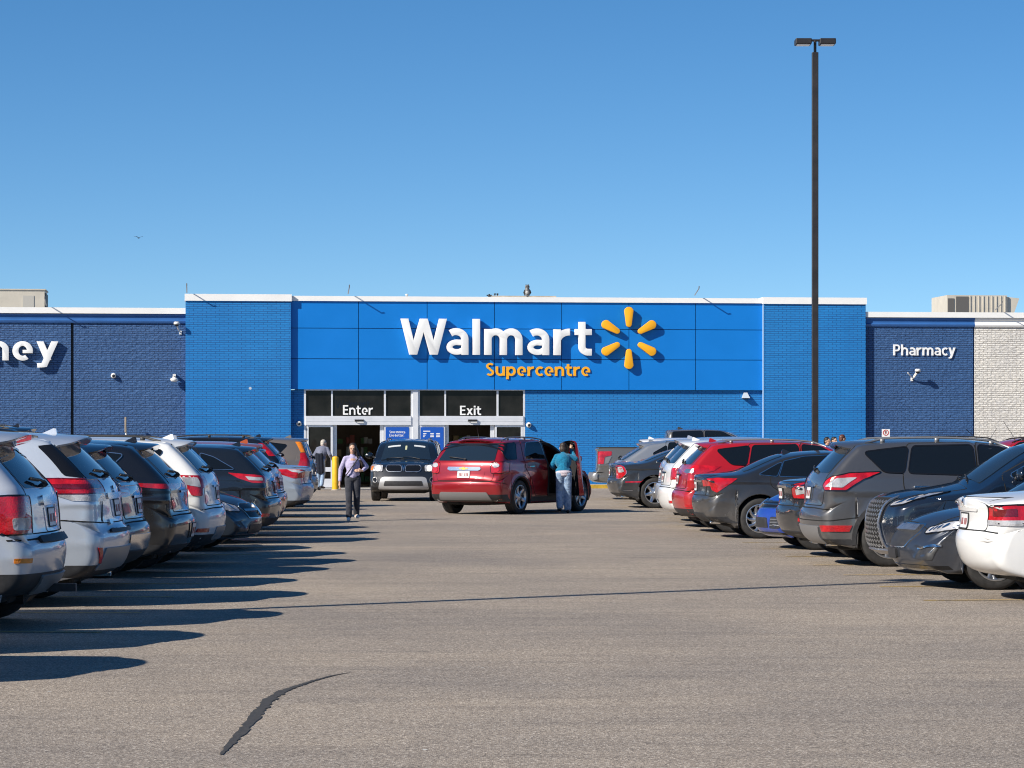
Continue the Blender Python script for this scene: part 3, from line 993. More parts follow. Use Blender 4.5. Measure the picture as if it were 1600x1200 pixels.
def bird_decoy():
    r_ = empty('owl_decoy', W3(PU(824), 0.02, H_PAN), TH, 'grey owl decoy perched on the fascia cap', 'decoy')
    m_, nt, p = new_mat('owl_feathers')
    tc = nt.nodes.new('ShaderNodeTexCoord')
    sx = nt.nodes.new('ShaderNodeSeparateXYZ')
    nt.links.new(tc.outputs['Object'], sx.inputs[0])
    n = node(nt, 'ShaderNodeTexNoise', Scale=30.0, Detail=3.0)
    nt.links.new(tc.outputs['Object'], n.inputs['Vector'])
    r2 = ramp(nt, n.outputs['Fac'], [(0.35, (0.05, 0.05, 0.055)), (0.65, (0.20, 0.20, 0.20))])
    nt.links.new(r2.outputs[0], p.inputs['Base Color'])
    prof = [(0.0, 0.0), (0.05, 0.0), (0.055, 0.06), (0.09, 0.14), (0.098, 0.21), (0.085, 0.27), (0.065, 0.295), (0.078, 0.33), (0.08, 0.37), (0.055, 0.42), (0.0, 0.435)]
    MB().lathe(prof, (0, 0, 0), 'Z', 18).build('body', m_, r_, True)
    mb = MB()
    mb.lathe([(0.0, -0.102), (0.035, -0.098), (0.055, -0.085), (0.062, -0.06)], (-0.01, 0.0, 0.17), 'Y', 14)
    mb.build('breast', simple('owl_breast', (0.45, 0.44, 0.42), 0.8), r_, True)
    mb = MB()
    for s in (-1, 1):
        mb.lathe([(0.02, 0.0), (0.0, 0.04)], (s * 0.045, 0, 0.415), 'Z', 8)
        mb.lathe([(0.02, -0.082), (0.0, -0.09)], (s * 0.03, 0, 0.37), 'Y', 10)
    mb.build('ear_tufts', M['plastic'], r_)
    for s in (-1, 1):
        mb = MB()
        mb.tube([(s * 0.085, -0.02, 0.25), (s * 0.105, 0.0, 0.16), (s * 0.075, 0.03, 0.05)], [0.02, 0.035, 0.012], 8)
        mb.build('wing', M['plastic'], r_, True)
    MB().box(-0.03, 0.03, -0.05, 0.05, 0.0, 0.012).build('perch_foot', M['plastic'], r_)
bird_decoy()

def flying_bird():
    D = 85.0
    k = D / F
    r_ = empty('flying_bird', ((217 - PX0) * k, D, CAM_H + (HORIZON - 372) * k), R(-60), 'small dark bird gliding in the sky at the left', 'bird')
    r_.scale = (0.36, 0.36, 0.36)
    dk = simple('bird_dark', (0.02, 0.02, 0.025), 0.7)
    mb = MB()
    mb.tube([(-0.16, 0, 0), (-0.10, 0, 0.005), (0, 0, 0), (0.09, 0, 0.01), (0.13, 0, 0.015), (0.16, 0, 0.01)], [0.012, 0.03, 0.042, 0.03, 0.026, 0.004], 10)
    mb.add([(-0.13, -0.02, 0), (-0.13, 0.02, 0), (-0.25, 0.05, 0.0), (-0.25, -0.05, 0.0), (-0.13, -0.02, 0.01), (-0.13, 0.02, 0.01), (-0.25, 0.05, 0.005), (-0.25, -0.05, 0.005)],
           [(0, 3, 2, 1), (4, 5, 6, 7), (0, 4, 7, 3), (1, 2, 6, 5), (2, 3, 7, 6)])
    mb.build('body', dk, r_, True)
    for s in (-1, 1):
        pr = [(0.02, 0.07, -0.07, 0.01), (0.14, 0.07, -0.06, 0.09), (0.25, 0.05, -0.05, 0.13), (0.36, 0.0, -0.05, 0.12), (0.40, -0.04, -0.05, 0.115)]
        v_, f_ = [], []
        for y, xf, xb, z in pr:
            v_ += [(xf, s * y, z), (xb, s * y, z - 0.005), (xb, s * y, z + 0.005), (xf, s * y, z + 0.012)]
        for i in range(len(pr) - 1):
            for q in range(4):
                f_.append((i * 4 + q, i * 4 + (q + 1) % 4, i * 4 + 4 + (q + 1) % 4, i * 4 + 4 + q))
        f_.append((0, 1, 2, 3))
        f_.append((16, 17, 18, 19))
        obj('wing', v_, f_, dk, r_)
flying_bird()

# bollard
X, Y = G(524, 766)
r_ = empty('bollard', (X, Y, 0), 0, 'yellow steel bollard in front of the entry doors', 'bollard')
MB().lathe([(0.105, 0.0), (0.105, 1.04), (0.095, 1.07), (0.06, 1.09), (0.0, 1.10)], (0, 0, 0), 'Z', 28).build('sleeve', simple('bollard_yellow', (0.72, 0.40, 0.01), 0.4, noise=0.1, scale=6), r_, True)
MB().lathe([(0.14, 0.0), (0.14, 0.02), (0.106, 0.03)], (0, 0, 0), 'Z', 24).build('base_collar', M['concrete'], r_)

# no-parking sign on a post by the right wall
r_ = empty('no_parking_sign', W3(PU(1379), -0.45, 0.0), TH, 'white no parking sign with a red ring near the pharmacy wall', 'sign')
zc = PZ(1379, 677.5)
MB().box(-0.14, 0.14, -0.02, -0.015, zc - 0.22, zc + 0.15).build('sign_plate', M['signwhite'], r_)
MB().box(-0.025, 0.025, -0.014, 0.03, 0.12, zc + 0.14).build('post', M['alu'], r_)
mb = MB()
mb.lathe([(0.078, -0.021), (0.078, -0.024), (0.104, -0.024), (0.104, -0.021)], (0, 0, zc + 0.03), 'Y', 28)
mb.add([(-0.062, -0.0255, zc + 0.08), (-0.05, -0.0255, zc + 0.092), (0.062, -0.0255, zc - 0.02), (0.05, -0.0255, zc - 0.032)], [(0, 1, 2, 3)])
mb.build('red_ring', simple('sign_red', (0.45, 0.02, 0.02), 0.5), r_)
q, a = glyph('P', 0.17)
o = MB().bm(extrude2d([[Vector((-0.033 + p[0] * 0.11, zc - 0.03 + p[1] * 0.12)) for p in quad] for quad in q], 0.002, 0)).build('letter', M['black'], r_)
o.location.y = -0.021

# lamp poles: the one in view, and the one to the left of the camera whose shadow crosses the aisle
def lamp_pole(x, y, h, label, heads=2, rz=0.0):
    r_ = empty('lamp_pole', (x, y, 0), rz, label, 'lamp pole', 'parking lot lamp poles')
    blk = simple('pole_black', (0.020, 0.017, 0.017), 0.45, noise=0.3, scale=3)
    MB().box(-0.078, 0.078, -0.078, 0.078, 0.75, h, b=0.012).build('shaft', blk, r_)
    mb = MB()
    mb.lathe([(0.32, 0.0), (0.32, 0.72), (0.29, 0.75), (0.0, 0.75)], (0, 0, 0), 'Z', 28)
    mb.build('concrete_base', M['concrete'], r_, False)
    mb = MB()
    mb.tube([(0, 0, h), (0, 0, h + 0.30)], 0.036, 12)
    mb.tube([(-0.3, 0, h + 0.30), (0.3, 0, h + 0.30)], 0.03, 10)
    mb.build('tenon', blk, r_)
    for s in (-1, 1):
        mb = MB()
        mb.box(min(s * 0.10, s * 0.50), max(s * 0.10, s * 0.50), -0.22, 0.22, h + 0.19, h + 0.33, b=0.02)
        hd = mb.build('lamp_head', blk, r_)
        MB().box(min(s * 0.14, s * 0.46), max(s * 0.14, s * 0.46), -0.18, 0.18, h + 0.178, h + 0.189).build('lens', M['clear'], hd)
    return r_
D = 70.0
lamp_pole((1273.5 - PX0) * D / F, D, CAM_H + (HORIZON - 82) * D / F, 'tall black lamp pole with two box heads rising from the right row')
lamp_pole(-8.8, 22.8, 10.6, 'black lamp pole out of frame left whose thin shadow crosses the aisle', rz=R(-36))
# ---------------------------------------------------------------- cars: body lofted from a side outline, details laid on its surface
SUV = [(.50, .25, .03, .0), (.22, .27, .06, .05), (.08, .36, .12, .09), (.02, .50, .15, .10), (.00, .66, .16, .10), (.03, .75, .15, .10), (.09, .79, .11, .08),
       (.11, .95, .10, .06), (.13, 1.10, .10, .055), (.17, 1.18, .10, .05), (.38, 1.41, .07, .05), (.54, 1.56, .06, .05), (.62, 1.625, .06, .05),
       (.80, 1.655, .08, .05), (1.2, 1.675, .09, .05), (1.9, 1.68, .09, .05), (2.5, 1.635, .09, .05), (2.85, 1.55, .08, .07), (3.2, 1.33, .07, .10), (3.50, 1.12, .06, .12),
       (3.62, 1.085, .09, .09), (4.0, 1.02, .13, .08), (4.3, .92, .15, .12), (4.45, .80, .18, .17), (4.53, .62, .22, .2), (4.55, .48, .22, .2), (4.50, .32, .18, .18), (4.35, .25, .06, .1), (4.1, .24, .03, 0)]
UPRIGHT = SUV[:22] + [(4.05, 1.03, .12, .08), (4.33, .975, .12, .10), (4.47, .90, .12, .12), (4.53, .77, .13, .13), (4.55, .58, .14, .14), (4.55, .40, .14, .14), (4.50, .29, .10, .13), (4.35, .25, .06, .1), (4.1, .24, .03, 0)]
SEDAN = [(.55, .24, .03, 0), (.25, .26, .06, .05), (.10, .33, .14, .12), (.03, .46, .2, .14), (.0, .60, .22, .15), (.03, .70, .2, .13), (.07, .74, .16, .12), (.08, .90, .14, .11), (.05, 1.02, .08, .10),
         (.11, 1.065, .07, .08), (.45, 1.09, .10, .05), (.78, 1.115, .09, .06), (1.15, 1.29, .08, .07), (1.5, 1.41, .08, .05), (2.1, 1.46, .1, .04), (2.5, 1.44, .1, .04), (2.8, 1.37, .09, .06),
         (3.2, 1.14, .07, .1), (3.48, .97, .06, .12), (3.6, .94, .1, .08), (4.1, .86, .13, .08), (4.4, .755, .16, .14), (4.58, .62, .2, .2), (4.65, .46, .22, .22), (4.61, .26, .16, .2), (4.45, .175, .06, .1), (4.2, .175, .03, 0)]
BOXY = [(.45, .27, .03, 0), (.16, .29, .06, .04), (.05, .40, .12, .08), (.0, .52, .16, .1), (.0, .68, .16, .1), (.05, .74, .12, .08), (.06, .95, .12, .06), (.09, 1.10, .10, .05), (.24, 1.45, .07, .05),
        (.31, 1.58, .06, .05), (.38, 1.635, .06, .05), (.6, 1.665, .08, .05), (1.3, 1.68, .09, .05), (2.1, 1.675, .09, .05), (2.65, 1.63, .09, .05), (2.90, 1.56, .08, .06), (3.2, 1.34, .06, .08), (3.42, 1.15, .05, .09),
        (3.52, 1.12, .08, .07), (3.9, 1.08, .10, .06), (4.25, 1.01, .10, .06), (4.40, .93, .09, .08), (4.46, .80, .12, .10), (4.52, .62, .14, .12), (4.55, .48, .14, .12), (4.50, .32, .12, .12), (4.36, .26, .06, .08), (4.1, .25, .03, 0)]
COUPE = [(.50, .25, .03, .0), (.22, .27, .06, .05), (.08, .36, .14, .10), (.02, .50, .18, .12), (.00, .66, .20, .12), (.04, .78, .18, .11), (.05, .95, .14, .09), (.05, 1.06, .12, .07), (.12, 1.12, .10, .06),
         (.45, 1.33, .07, .05), (.68, 1.475, .06, .05), (.78, 1.55, .06, .05), (.98, 1.61, .08, .06), (1.5, 1.655, .09, .05), (2.0, 1.655, .09, .05), (2.5, 1.60, .09, .05), (2.85, 1.51, .08, .07), (3.2, 1.29, .07, .10),
         (3.50, 1.09, .06, .12), (3.62, 1.055, .09, .09), (4.0, 1.00, .13, .08), (4.3, .91, .15, .12), (4.45, .80, .18, .17), (4.53, .62, .22, .2), (4.55, .48, .22, .2), (4.50, .32, .18, .18), (4.35, .25, .06, .1), (4.1, .24, .03, 0)]
TRUCK = [(.55, .46, .03, 0), (.16, .46, .06, .03), (.04, .50, .05, .04), (.0, .58, .05, .05), (.0, .70, .05, .05), (.05, .74, .05, .03), (.16, .76, .05, .02), (.18, 1.0, .05, .02), (.19, 1.34, .05, .02), (.13, 1.37, .04, .02), (.14, 1.42, .04, .02),
         (.35, 1.425, .05, 0), (1.0, 1.425, .06, 0), (1.93, 1.425, .06, 0), (1.98, 1.44, .05, .02), (2.02, 1.60, .07, .04), (2.08, 1.86, .08, .05), (2.12, 1.92, .08, .05), (2.4, 1.95, .10, .05), (3.1, 1.96, .11, .05), (3.6, 1.93, .11, .05), (3.95, 1.84, .1, .07),
         (4.3, 1.60, .08, .1), (4.62, 1.36, .07, .1), (4.72, 1.33, .09, .07), (5.2, 1.29, .1, .05), (5.6, 1.22, .1, .06), (5.72, 1.12, .1, .08), (5.8, .85, .12, .1), (5.84, .6, .12, .1), (5.78, .48, .1, .1), (5.5, .45, .05, .03), (5.3, .44, .03, 0)]

def spline4(pts, it=3):
    a = np.array(pts, float)
    for _ in range(it):
        q = np.empty((2 * len(a), 4))
        q[0::2] = a
        q[1::2] = a
        q[1:-1:2] = 0.75 * a[:-1] + 0.25 * a[1:]
        q[2::2] = 0.25 * a[:-1] + 0.75 * a[1:]
        a = q
    return a

def resample(a, h):
    out = [a[0]]
    for b in a[1:]:
        d = np.hypot(*(b[:2] - out[-1][:2]))
        if d < h * 0.28:
            continue
        n = max(1, int(math.ceil(d / h)))
        p = out[-1]
        for k in range(1, n + 1):
            out.append(p + (b - p) * k / n)
    return np.array(out)

class Body:
    """closed car shell in its own frame: x forward from the rear bumper, y left, z up"""
    def __init__(s, outline, L, W, H, axles, wr, base=(4.55, 1.68), zb=(1.17, 1.08), tum=0.36, pr=.07, pf=.13, flare=.016, arch_gap=.065, h=.05, gr=.06, creases=((.94, .010, .022), (.60, .006, .03))):
        sx, sz = L / base[0], H / base[1]
        s.sx, s.sz, s.L, s.W, s.H, s.wr, s.axles = sx, sz, L, W, H, wr, axles
        s.zb, s.tum, s.pr, s.pf, s.flare, s.gr, s.creases = zb, tum, pr, pf, flare, gr, creases
        s.ra = wr + arch_gap
        a = spline4(outline)
        a[:, 0] *= sx
        a[:, 1] *= sz
        top = resample(a, h)
        zu = float(min(top[0, 1], top[-1, 1]))
        und = []
        xs = top[-1, 0]
        for xa in sorted(axles, reverse=True):
            ang = math.asin(max(-0.9, min(0.9, (zu - wr) / s.ra)))
            x1 = xa + s.ra * math.cos(ang)
            n = max(1, int((xs - x1) / 0.09))
            for k in range(1, n):
                und.append((xs + (x1 - xs) * k / n, zu, .03, 0))
            for k in range(23):
                t = ang + (math.pi - 2 * ang) * k / 22
                und.append((xa + s.ra * math.cos(t), wr + s.ra * math.sin(t), .007, 0))
            xs = xa - s.ra * math.cos(ang)
        n = max(2, int((xs - top[0, 0]) / 0.09))
        for k in range(1, n):
            und.append((xs + (top[0, 0] - xs) * k / n, zu, .03, 0))
        O = np.vstack([top, np.array(und)])
        s.ntop = len(top)
        P, r, c = O[:, :2], O[:, 2], O[:, 3]
        N = len(O)
        d = np.roll(P, -1, 0) - np.roll(P, 1, 0)
        nrm = np.stack([-d[:, 1], d[:, 0]], 1)
        nrm /= np.linalg.norm(nrm, axis=1)[:, None] + 1e-9
        E = P - nrm * c[:, None]
        xa, xb = 0.55 * sx, L - 0.70 * sx
        zs = 0.5 * (wr + s.ra + min(0.93 * s.sz if H < 1.6 else 1.0, 1.1)) if False else max(0.84, wr + s.ra + 0.10)
        if H < 1.6:
            zs = max(0.80, wr + s.ra + 0.05)
        S = np.stack([np.clip(E[:, 0], xa, xb), np.full(N, zs)], 1)
        s.zs = zs
        th = np.linspace(0, math.pi / 2, 5)
        V = S - E
        Ln = np.linalg.norm(V, axis=1)
        cosn = np.clip(-(V * nrm).sum(1) / np.maximum(Ln, 1e-6), 0.25, 1)
        cols = []
        for t in th:
            dd = r * (1 - math.cos(t))
            f = np.clip(dd / cosn / np.maximum(Ln, 1e-6), 0, 0.8)
            Q = E + V * f[:, None]
            cols.append((Q, s.Y(Q[:, 0], Q[:, 1]) - r * (1 - math.sin(t))))
        f0 = np.clip(r / cosn / np.maximum(Ln, 1e-6), 0, 0.8)
        K = 11
        for k in range(1, K + 1):
            f = f0 + (1 - f0) * k / K
            Q = E + V * f[:, None]
            cols.append((Q, s.Y(Q[:, 0], Q[:, 1])))
        side = [np.stack([Q[:, 0], y, Q[:, 1]], 1) for Q, y in cols]
        y0 = cols[0][1]
        strip = []
        for v in np.linspace(-1, 1, 15)[1:-1]:
            off = P - nrm * (c * v * v)[:, None]
            strip.append(np.stack([off[:, 0], y0 * v, off[:, 1]], 1))
        mirror = [q * np.array([1, -1, 1]) for q in side]
        allc = mirror[::-1] + strip + side               # from right spine over the strip to left spine
        A = np.stack(allc, 1)
        m_ = A.shape[1]
        s.verts = A.reshape(-1, 3)
        idx = np.arange(N * m_).reshape(N, m_)
        nx = np.roll(idx, -1, 0)
        f = np.stack([idx[:, :-1], nx[:, :-1], nx[:, 1:], idx[:, 1:]], 2).reshape(-1, 4)
        s.faces = f
        ti = np.repeat(np.arange(N), m_ - 1)
        ci = np.tile(np.arange(m_ - 1), N)
        ns = len(side)
        s.mi = ((ti >= s.ntop - 1) & (ci >= ns - 2) & (ci <= ns + 13)).astype(int)
        s.bvh = BVHTree.FromPolygons([Vector(v) for v in s.verts], [tuple(q) for q in f.tolist()])

    def Y(s, x, z):
        W2, L = s.W / 2, s.L
        zb = s.zb[0] * s.sz + (s.zb[1] - s.zb[0]) * s.sz * np.clip(x / L, 0, 1)
        zm = 0.66 * s.sz
        lo = W2 * (1 - .07 * np.clip((zm - z) / zm, 0, 1) ** 2)
        up = W2 * (1 - .022 * np.clip((z - zm) / (zb - zm), 0, 1) ** 2)
        y = np.where(z < zm, lo, up)
        g = np.clip(z - zb, 0, None)
        blend = np.clip(g / 0.05, 0, 1)
        y = y - .018 * blend * blend * (3 - 2 * blend) - g * s.tum
        tr = np.clip((0.95 - x) / 0.95, 0, 1)
        tf = np.clip((x - (L - 1.0)) / 1.0, 0, 1)
        y = y * (1 - s.pr * tr ** 2.4) * (1 - s.pf * tf ** 2.4)
        gh = np.clip((1.2 - x) / 1.2, 0, 1)
        y = y * (1 - s.gr * gh ** 2 * np.clip(g / 0.3, 0, 1))
        for xa in s.axles:
            dist = np.hypot(x - xa, (z - s.wr))
            y = y + s.flare * np.exp(-np.clip((dist - s.ra) / 0.09, 0, None) ** 2) * (z < zb)
        mid = np.exp(-((x - (s.axles[0] + s.axles[1]) / 2) / 0.9) ** 4)
        y = y - .013 * mid * np.exp(-((z - 0.52 * s.sz) / .13) ** 2)
        for zc, amp, wd in s.creases:
            y = y + amp * np.exp(-((z - zc * s.sz) / wd) ** 2)
        return y

    # surface look-ups; every one returns (point, outward normal)
    def ray(s, o, d):
        loc, n, i, _ = s.bvh.ray_cast(Vector(o), Vector(d))
        if loc is None:
            loc, n, i, _ = s.bvh.find_nearest(Vector(o) + Vector(d) * 2.0)
        if n.dot(Vector(d)) > 0:
            n = -n
        return loc, n
    def side(s, sg):
        return lambda x, z: s.ray((x, sg * 3.0, z), (0, -sg, 0))
    def top(s):
        return lambda x, y: s.ray((x, y, 4.0), (0, 0, -1))
    def end(s, rear=True, R_=.30):
        """wrap-around coordinates (s, z): s runs from the centre line round the corner on to the flank"""
        w0 = s.W / 2 - R_
        sgx = 1 if rear else -1
        cache = {}
        def x0(z):
            k = round(z, 2)
            if k not in cache:
                cache[k] = s.ray((-3.0 if rear else s.L + 3, 0.0, z), (sgx, 0, 0))[0].x
            return cache[k]
        def f(t, z):
            sg = 1 if t >= 0 else -1
            a = abs(t)
            if a <= w0:
                return s.ray((-3.0 if rear else s.L + 3, t, z), (sgx, 0, 0))
            xc = x0(z) + sgx * (R_ + 0.02)
            if a <= w0 + R_ * math.pi / 2:
                an = (a - w0) / R_
                dx, dy = -sgx * math.cos(an), sg * math.sin(an)
                return s.ray((xc + dx * 2, sg * w0 + dy * 2, z), (-dx, -dy, 0))
            return s.ray((xc + sgx * (a - w0 - R_ * math.pi / 2), sg * 3.0, z), (0, -sg, 0))
        return f

def rpoly(pts, r=.04, n=4):
    """round the corners of a polygon"""
    out = []
    m_ = len(pts)
    for i in range(m_):
        p = Vector(pts[i])
        a, b = Vector(pts[i - 1]), Vector(pts[(i + 1) % m_])
        da, db = a - p, b - p
        k = min(r, da.length * .45, db.length * .45)
        q0, q1 = p + da.normalized() * k, p + db.normalized() * k
        for j in range(n + 1):
            t = j / n
            out.append((q0 * (1 - t) ** 2 + p * (2 * t * (1 - t)) + q1 * t * t)[:])
    return out

def patch(poly, proj, off=.006, thick=.014, h=.05, rev=False):
    """a panel of real thickness that follows the surface inside a 2-D outline"""
    pts = []
    n = len(poly)
    for i in range(n):
        a, b = Vector(poly[i]), Vector(poly[(i + 1) % n])
        k = max(1, int(math.ceil((b - a).length / h)))
        pts += [a.lerp(b, j / k) for j in range(k)]
    nb = len(pts)
    ar = sum(pts[i - 1].cross(pts[i]) for i in range(nb))
    if ar < 0:
        pts.reverse()
    x0, x1 = min(p.x for p in pts), max(p.x for p in pts)
    y0, y1 = min(p.y for p in pts), max(p.y for p in pts)
    inner = []
    y = y0 + h * .5
    while y < y1:
        xs = []
        for i in range(nb):
            a, b = pts[i], pts[(i + 1) % nb]
            if (a.y > y) != (b.y > y):
                xs.append(a.x + (b.x - a.x) * (y - a.y) / (b.y - a.y))
        xs.sort()
        for a, b in zip(xs[0::2], xs[1::2]):
            k = int((b - a) / h)
            for j in range(1, k + 1):
                q = a + (b - a) * j / (k + 1)
                inner.append(Vector((q, y)))
        y += h
    inner = [q for q in inner if min((q - p).length_squared for p in pts) > (h * .35) ** 2]
    vs = pts + inner
    ov, oe, of, _, _, _ = delaunay_2d_cdt(vs, [(i, (i + 1) % nb) for i in range(nb)], [], 1, 1e-6)
    V, B = [], []
    for p in ov:
        loc, nn = proj(p.x, p.y)
        V.append(loc + nn * off)
        B.append(loc - nn * (thick - off))
    # orientation
    f = [tuple(q) for q in of]
    if f:
        a, b, c = (V[i] for i in f[0][:3])
        nn = proj(ov[f[0][0]].x, ov[f[0][0]].y)[1]
        if (b - a).cross(c - a).dot(nn) < 0:
            f = [q[::-1] for q in f]
    # rim
    cnt = {}
    for q in f:
        for i in range(len(q)):
            e = (q[i], q[(i + 1) % len(q)])
            cnt[e] = cnt.get(e, 0) + 1
    rim = [e for e in cnt if (e[1], e[0]) not in cnt]
    m_ = len(V)
    ids = {}
    EV = []
    for a, b in rim:
        for i in (a, b):
            if i not in ids:
                ids[i] = m_ + len(EV)
                EV += [V[i], B[i]]
    F_ = f + [(ids[b], ids[a], ids[a] + 1, ids[b] + 1) for a, b in rim]
    return [v[:] for v in V + EV], F_

def offset_ring(poly, w):
    n = len(poly)
    P = [Vector(p) for p in poly]
    if sum(P[i - 1].cross(P[i]) for i in range(n)) < 0:
        P.reverse()
    out = []
    for i in range(n):
        d = (P[(i + 1) % n] - P[i - 1]).normalized()
        out.append(P[i] + Vector((d.y, -d.x)) * w)
    return P, out

def ring(poly, proj, w=.012, off=.003, thick=.01, h=.05):
    """thin strip round a 2-D outline, outside it"""
    pts = []
    n = len(poly)
    for i in range(n):
        a, b = Vector(poly[i]), Vector(poly[(i + 1) % n])
        k = max(1, int(math.ceil((b - a).length / h)))
        pts += [a.lerp(b, j / k) for j in range(k)]
    I, O = offset_ring(pts, w)
    return strip2(I + [I[0]], O + [O[0]], proj, off, thick)

def strip2(A, B, proj, off, thick):
    v, f = [], []
    for a, b in zip(A, B):
        la, na = proj(a[0], a[1])
        lb, nb_ = proj(b[0], b[1])
        v += [la - na * (thick - off), la + na * off, lb + nb_ * off, lb - nb_ * (thick - off)]
    for i in range(len(A) - 1):
        for k in range(3):
            f.append((i * 4 + k, i * 4 + k + 1, i * 4 + 5 + k, i * 4 + 4 + k))
    return [q[:] for q in v], f

def line(pts, proj, w=.012, off=.003, thick=.01, h=.05):
    """thin strip along a 2-D polyline"""
    P = []
    for a, b in zip(pts[:-1], pts[1:]):
        a, b = Vector(a), Vector(b)
        k = max(1, int(math.ceil((b - a).length / h)))
        P += [a.lerp(b, j / k) for j in range(k)]
    P.append(Vector(pts[-1]))
    A, B = [], []
    for i, p in enumerate(P):
        d = (P[min(i + 1, len(P) - 1)] - P[max(i - 1, 0)]).normalized()
        n = Vector((-d.y, d.x))
        A.append(p + n * w / 2)
        B.append(p - n * w / 2)
    return strip2(A, B, proj, off, thick)

WHEELS = {}
def wheel(parent, x, y, r, style, sg, w=.22):
    """wheel = hub and brake, with tyre and rim as its own pieces; outward is +y"""
    key = (round(r, 3), style)
    if key not in WHEELS:
        mb = MB()
        hw = w / 2
        R0 = r * .70
        mb.lathe([(R0, -hw), (R0 + .02, -hw - .004), (r - .035, -hw - .006), (r - .008, -hw + .012), (r, -hw + .035), (r, -.035), (r - .008, -.030), (r - .008, -.022), (r, -.018), (r, .018), (r - .008, .022), (r - .008, .030), (r, .035), (r, hw - .035), (r - .008, hw - .012), (r - .035, hw + .006), (R0 + .02, hw + .004), (R0, hw)], (0, 0, 0), 'Y', 44)
        tyre = mb
        rim = MB()
        ro = R0 + .004
        rim.lathe([(ro - .05, -hw + .01), (ro - .02, -.02), (ro - .03, hw - .05), (ro - .008, hw - .012), (ro, hw + .006), (ro - .012, hw + .008), (ro - .022, hw - .01), (ro - .03, hw - .03)], (0, 0, 0), 'Y', 44)
        n, kind = style[0], style[1]
        for i in range(n):
            a = 2 * math.pi * i / n
            offs = (-.16, .16) if kind == 'pair' else (0,)
            for o_ in offs:
                tw = .35 if kind == 'twist' else 0
                w0, w1 = (.030, .022) if kind in ('pair', 'twist') else (.045, .034)
                if kind == 'thin':
                    w0, w1 = .022, .016
                pts = []
                for k in range(5):
                    t = k / 4
                    rr_ = .045 + (ro - .02 - .045) * t
                    aa = a + o_ * t + tw * t * t
                    pts.append((rr_, aa, w0 + (w1 - w0) * t, hw - .012 - .022 * math.sin(t * math.pi) - .010 * (1 - t)))
                v, f = [], []
                for rr_, aa, ww, yy in pts:
                    c_, s_ = math.cos(aa), math.sin(aa)
                    for sgn, dep in ((-1, -.035), (-1, 0.0), (-.5, .006), (.5, .006), (1, 0.0), (1, -.035)):
                        v.append((rr_ * c_ - sgn * ww * s_, yy + dep, rr_ * s_ + sgn * ww * c_))
                for k in range(4):
                    for q in range(5):
                        f.append((k * 6 + q, k * 6 + q + 1, k * 6 + 7 + q, k * 6 + 6 + q))
                rim.add(v, f)
        rim.lathe([(.0, hw - .002), (.03, hw - .002), (.036, hw - .008), (.07, hw - .014), (.075, hw - .05)], (0, 0, 0), 'Y', 20)
        hub = MB()
        hub.lathe([(0, -hw + .03), (R0 - .02, -hw + .03), (R0 - .02, -hw + .05), (.165, hw - .075), (.165, hw - .065), (0, hw - .062)], (0, 0, 0), 'Y', 28)
        hub.lathe([(.0, hw - .05), (.155, hw - .055), (.155, hw - .07)], (0, 0, 0), 'Y', 28, mi=1)
        WHEELS[key] = (tyre, rim, hub)
    tyre, rim, hub = WHEELS[key]
    rz = 0 if sg > 0 else math.pi
    if not hasattr(hub, 'me'):
        o = hub.build('wheel', [M['under'], M['silverplastic']], parent, True)
        hub.me = o.data
        t_ = tyre.build('tyre', M['rubber'], o, True)
        autosmooth(t_, 40)
        tyre.me = t_.data
        k_ = rim.build('rim', M['darkalloy'] if style[1] == 'dark' else M['alloy'], o, True)
        autosmooth(k_, 40)
        rim.me = k_.data
    else:
        o = bpy.data.objects.new('wheel', hub.me)
        COL.objects.link(o)
        o.parent = parent
        for nm, mm in (('tyre', tyre.me), ('rim', rim.me)):
            q = bpy.data.objects.new(nm, mm)
            COL.objects.link(q)
            q.parent = o
    o.location = (x, y, r)
    o.rotation_euler = (0, random.uniform(0, 6), rz)
    o.rotation_mode = 'ZYX' if False else 'XYZ'
    return o

